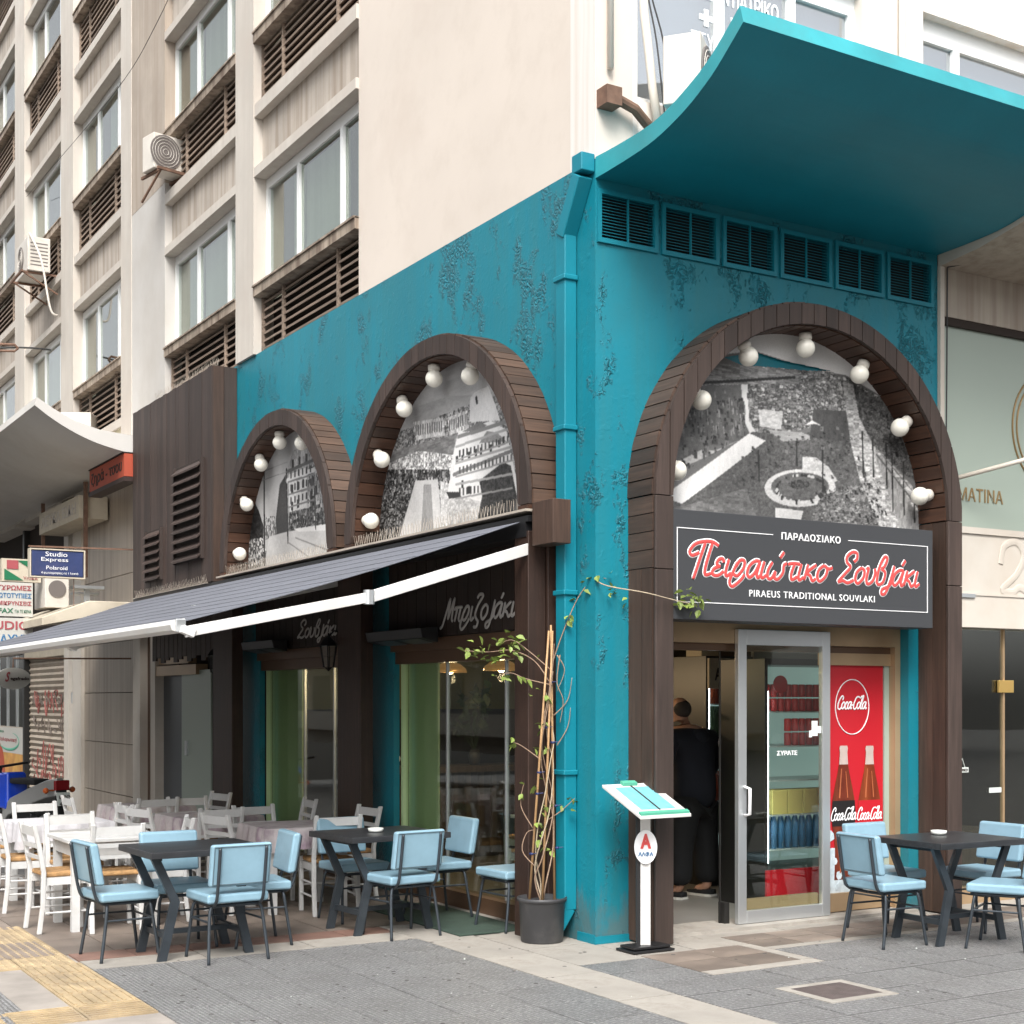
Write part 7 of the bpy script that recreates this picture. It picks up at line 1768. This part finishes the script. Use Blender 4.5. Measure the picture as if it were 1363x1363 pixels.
q = MB(); q.box(-.68, -.3, 10.9, 11.3, 3.04, 3.08); q.box(-.66, -.34, 11, 11.2, 2.97, 3.0); q.beam((-.5, 11, 2.8), (-.5, 11, 3.04), .06); q.build('bracket', 'alu', t)
# overhead wires
def wirething(label, pts, r=.008):
    q = MB(); q.tube([(p.x, p.y, p.z) for p in spline(pts, 8)], r, 5); return tag(q.build('overhead_wire', 'wire'), label, 'wire')
wirething('thin overhead wire crossing the upper office windows', [(-.06, 16.6, 9.9), (-.6, 9.5, 8.85), (-1.1, 6.0, 8.2), (-1.4, 3.5, 8.15)], .0035)
o = wirething('thick short cable with a turnbuckle on the left office building', [(-.06, 14.9, 7.02), (-.5, 14.9, 7.0), (-1.4, 15.2, 6.95), (-2.6, 15.5, 7.0)], .015)
q = MB(); q.tube([(-.55, 14.9, 6.98), (-.6, 14.9, 7.03), (-.85, 15, 7.03), (-.9, 15, 6.98)], .02, 6); q.tube([(-.55, 14.9, 6.98), (-.6, 14.9, 6.93), (-.85, 15, 6.93), (-.9, 15, 6.98)], .02, 6); q.build('turnbuckle', 'rust', o)

# ================================================================== MOTOR SCOOTER
def scooter():
    # local axes: +Y is forward
    t = thing('motor_scooter', 'parked motor scooter with blue bodywork seen from behind at the left edge', 'scooter', (-1.6, 9.75, -.19), R(20)); local(t); t.scale = (1.15,) * 3
    def wheel(y):
        q = MB(); q.tube([(0, y + .225 * math.cos(a * math.pi / 12), .225 + .225 * math.sin(a * math.pi / 12) * .98) for a in range(25)], .045, 10); o = q.build('wheel', 'rubber', t, smooth=True)
        q = MB(); q.lathe((-.03, y, .225), [(.05, 0), (.17, .02), (.17, .04), (.05, .06)], 20, (1, 0, 0)); q.build('rim', 'alu', o)
    wheel(-.45); wheel(.55)
    q = MB(); L = [(-.72, .72, .05), (-.60, .70, .10), (-.35, .62, .14), (0, .50, .15), (.15, .38, .14)]
    vs = []
    for y, z, w_ in L: vs += [(-w_, y, z - .12), (w_, y, z - .12), (w_ * .8, y, z + .06), (-w_ * .8, y, z + .06)]
    q.add(vs, [(4 * i + j, 4 * i + (j + 1) % 4, 4 * i + 4 + (j + 1) % 4, 4 * i + 4 + j) for i in range(4) for j in range(4)] + [(3, 2, 1, 0), (16, 17, 18, 19)]); q.build('tail_body', 'moto_silver', t, bevel=.02, seg=3)
    q = MB(); q.box(-.10, .10, -.40, .05, .70, .76); q.build('seat', 'rubber', t, bevel=.025, seg=3)
    q = MB(); q.hexa([(-.14, .02, .42), (.14, .02, .42), (.10, .42, .46), (-.10, .42, .46), (-.12, .05, .82), (.12, .05, .82), (.07, .40, .80), (-.07, .40, .80)]); q.build('tank', 'moto_blue', t, bevel=.04, seg=4)
    q = MB(); q.box(-.08, .08, -.765, -.72, .66, .76); q.build('tail_light', 'tail_red', t, bevel=.01)
    for s_ in (-1, 1): q = MB(); q.ball((s_ * .15, -.70, .66), .03, 10, 8); q.tube([(s_ * .05, -.70, .66), (s_ * .15, -.70, .66)], .008, 6); q.build('indicator', 'orange_plastic', t)
    q = MB(); q.hexa([(-.075, -.80, .51), (.075, -.80, .51), (.075, -.79, .51), (-.075, -.79, .51), (-.075, -.77, .64), (.075, -.77, .64), (.075, -.76, .64), (-.075, -.76, .64)]); pl = q.build('number_plate', 'paper', t)
    q = MB(); q.box(-.045, .045, -.76, -.70, .28, .66); q.build('mudguard', 'rubber', t)
    q = MB(); q.tube([(.17, .1, .22), (.19, -.3, .24), (.20, -.62, .36)], [.03, .05, .055], 12); q.build('exhaust', 'moto_silver', t, smooth=True)
    q = MB(); q.box(-.10, .10, -.35, .35, .2, .42); q.build('engine', 'black_metal', t, bevel=.02)
    q = MB(); q.tube([(0, .55, .23), (0, .42, .75), (0, .38, .85)], .03, 8); q.tube([(-.28, .30, .9), (0, .38, .86), (.28, .30, .9)], .014, 8); q.build('handlebar', 'black_metal', t)
    for k, (txt, z) in enumerate((('ΚΥΟ', .575), ('4219', .51))):
        cu = bpy.data.curves.new('t', 'FONT'); cu.body = txt; cu.size = .075; cu.extrude = .002; ob = bpy.data.objects.new('t', cu); COL.objects.link(ob); bpy.context.view_layer.update()
        me_ = bpy.data.meshes.new_from_object(ob); bpy.data.objects.remove(ob); me_.materials.append(MATS['text_dark'])
        o2 = bpy.data.objects.new('lettering', me_); COL.objects.link(o2); o2.parent = pl; o2.location = (-.062 * S, -.806 * S + k * .0 + (.012 if k == 0 else 0), z * S); o2.rotation_euler = (R(78), 0, 0); o2.scale = (.9, .75, 1)
scooter()

# ================================================================== BUILDINGS ACROSS THE STREET (seen only as reflections in the glass)
def opposite(name_label, x0, x1, y0, y1, h, face):
    t = thing('opposite_building', name_label, 'building', ((x0 + x1) / 2, (y0 + y1) / 2, 0))
    q = MB(); q.box(x0, x1, y0, y1, 0, h); q.build('wall', 'opposite', t)
    nf = int(h / 2.7)
    for f_ in range(nf):
        z = .9 + f_ * 2.7
        if face == 'x':
            n = int((y1 - y0) / 2.6)
            q = MB(); w2 = MB()
            for k in range(n): w2.box(x1 + .001, x1 + .02, y0 + .5 + k * 2.6, y0 + 2.1 + k * 2.6, z, z + 1.6)
            q.box(x1, x1 + .9, y0, y1, z - .35, z - .22); q.box(x1 + .85, x1 + .9, y0, y1, z - .22, z + .3)
        else:
            n = int((x1 - x0) / 2.6); q = MB(); w2 = MB()
            for k in range(n): w2.box(x0 + .5 + k * 2.6, x0 + 2.1 + k * 2.6, y1 + .001, y1 + .02, z, z + 1.6)
            q.box(x0, x1, y1, y1 + .9, z - .35, z - .22); q.box(x0, x1, y1 + .85, y1 + .9, z - .22, z + .3)
        q.build('balcony', 'opposite', t); w2.build('window_row', 'opposite_dark', t)
opposite('pale apartment block with balconies across the side street', -22, -16, 2, 44, 15, 'x')
opposite('pale apartment block with balconies behind the camera', -12, 26, -34, -28, 13, 'y')
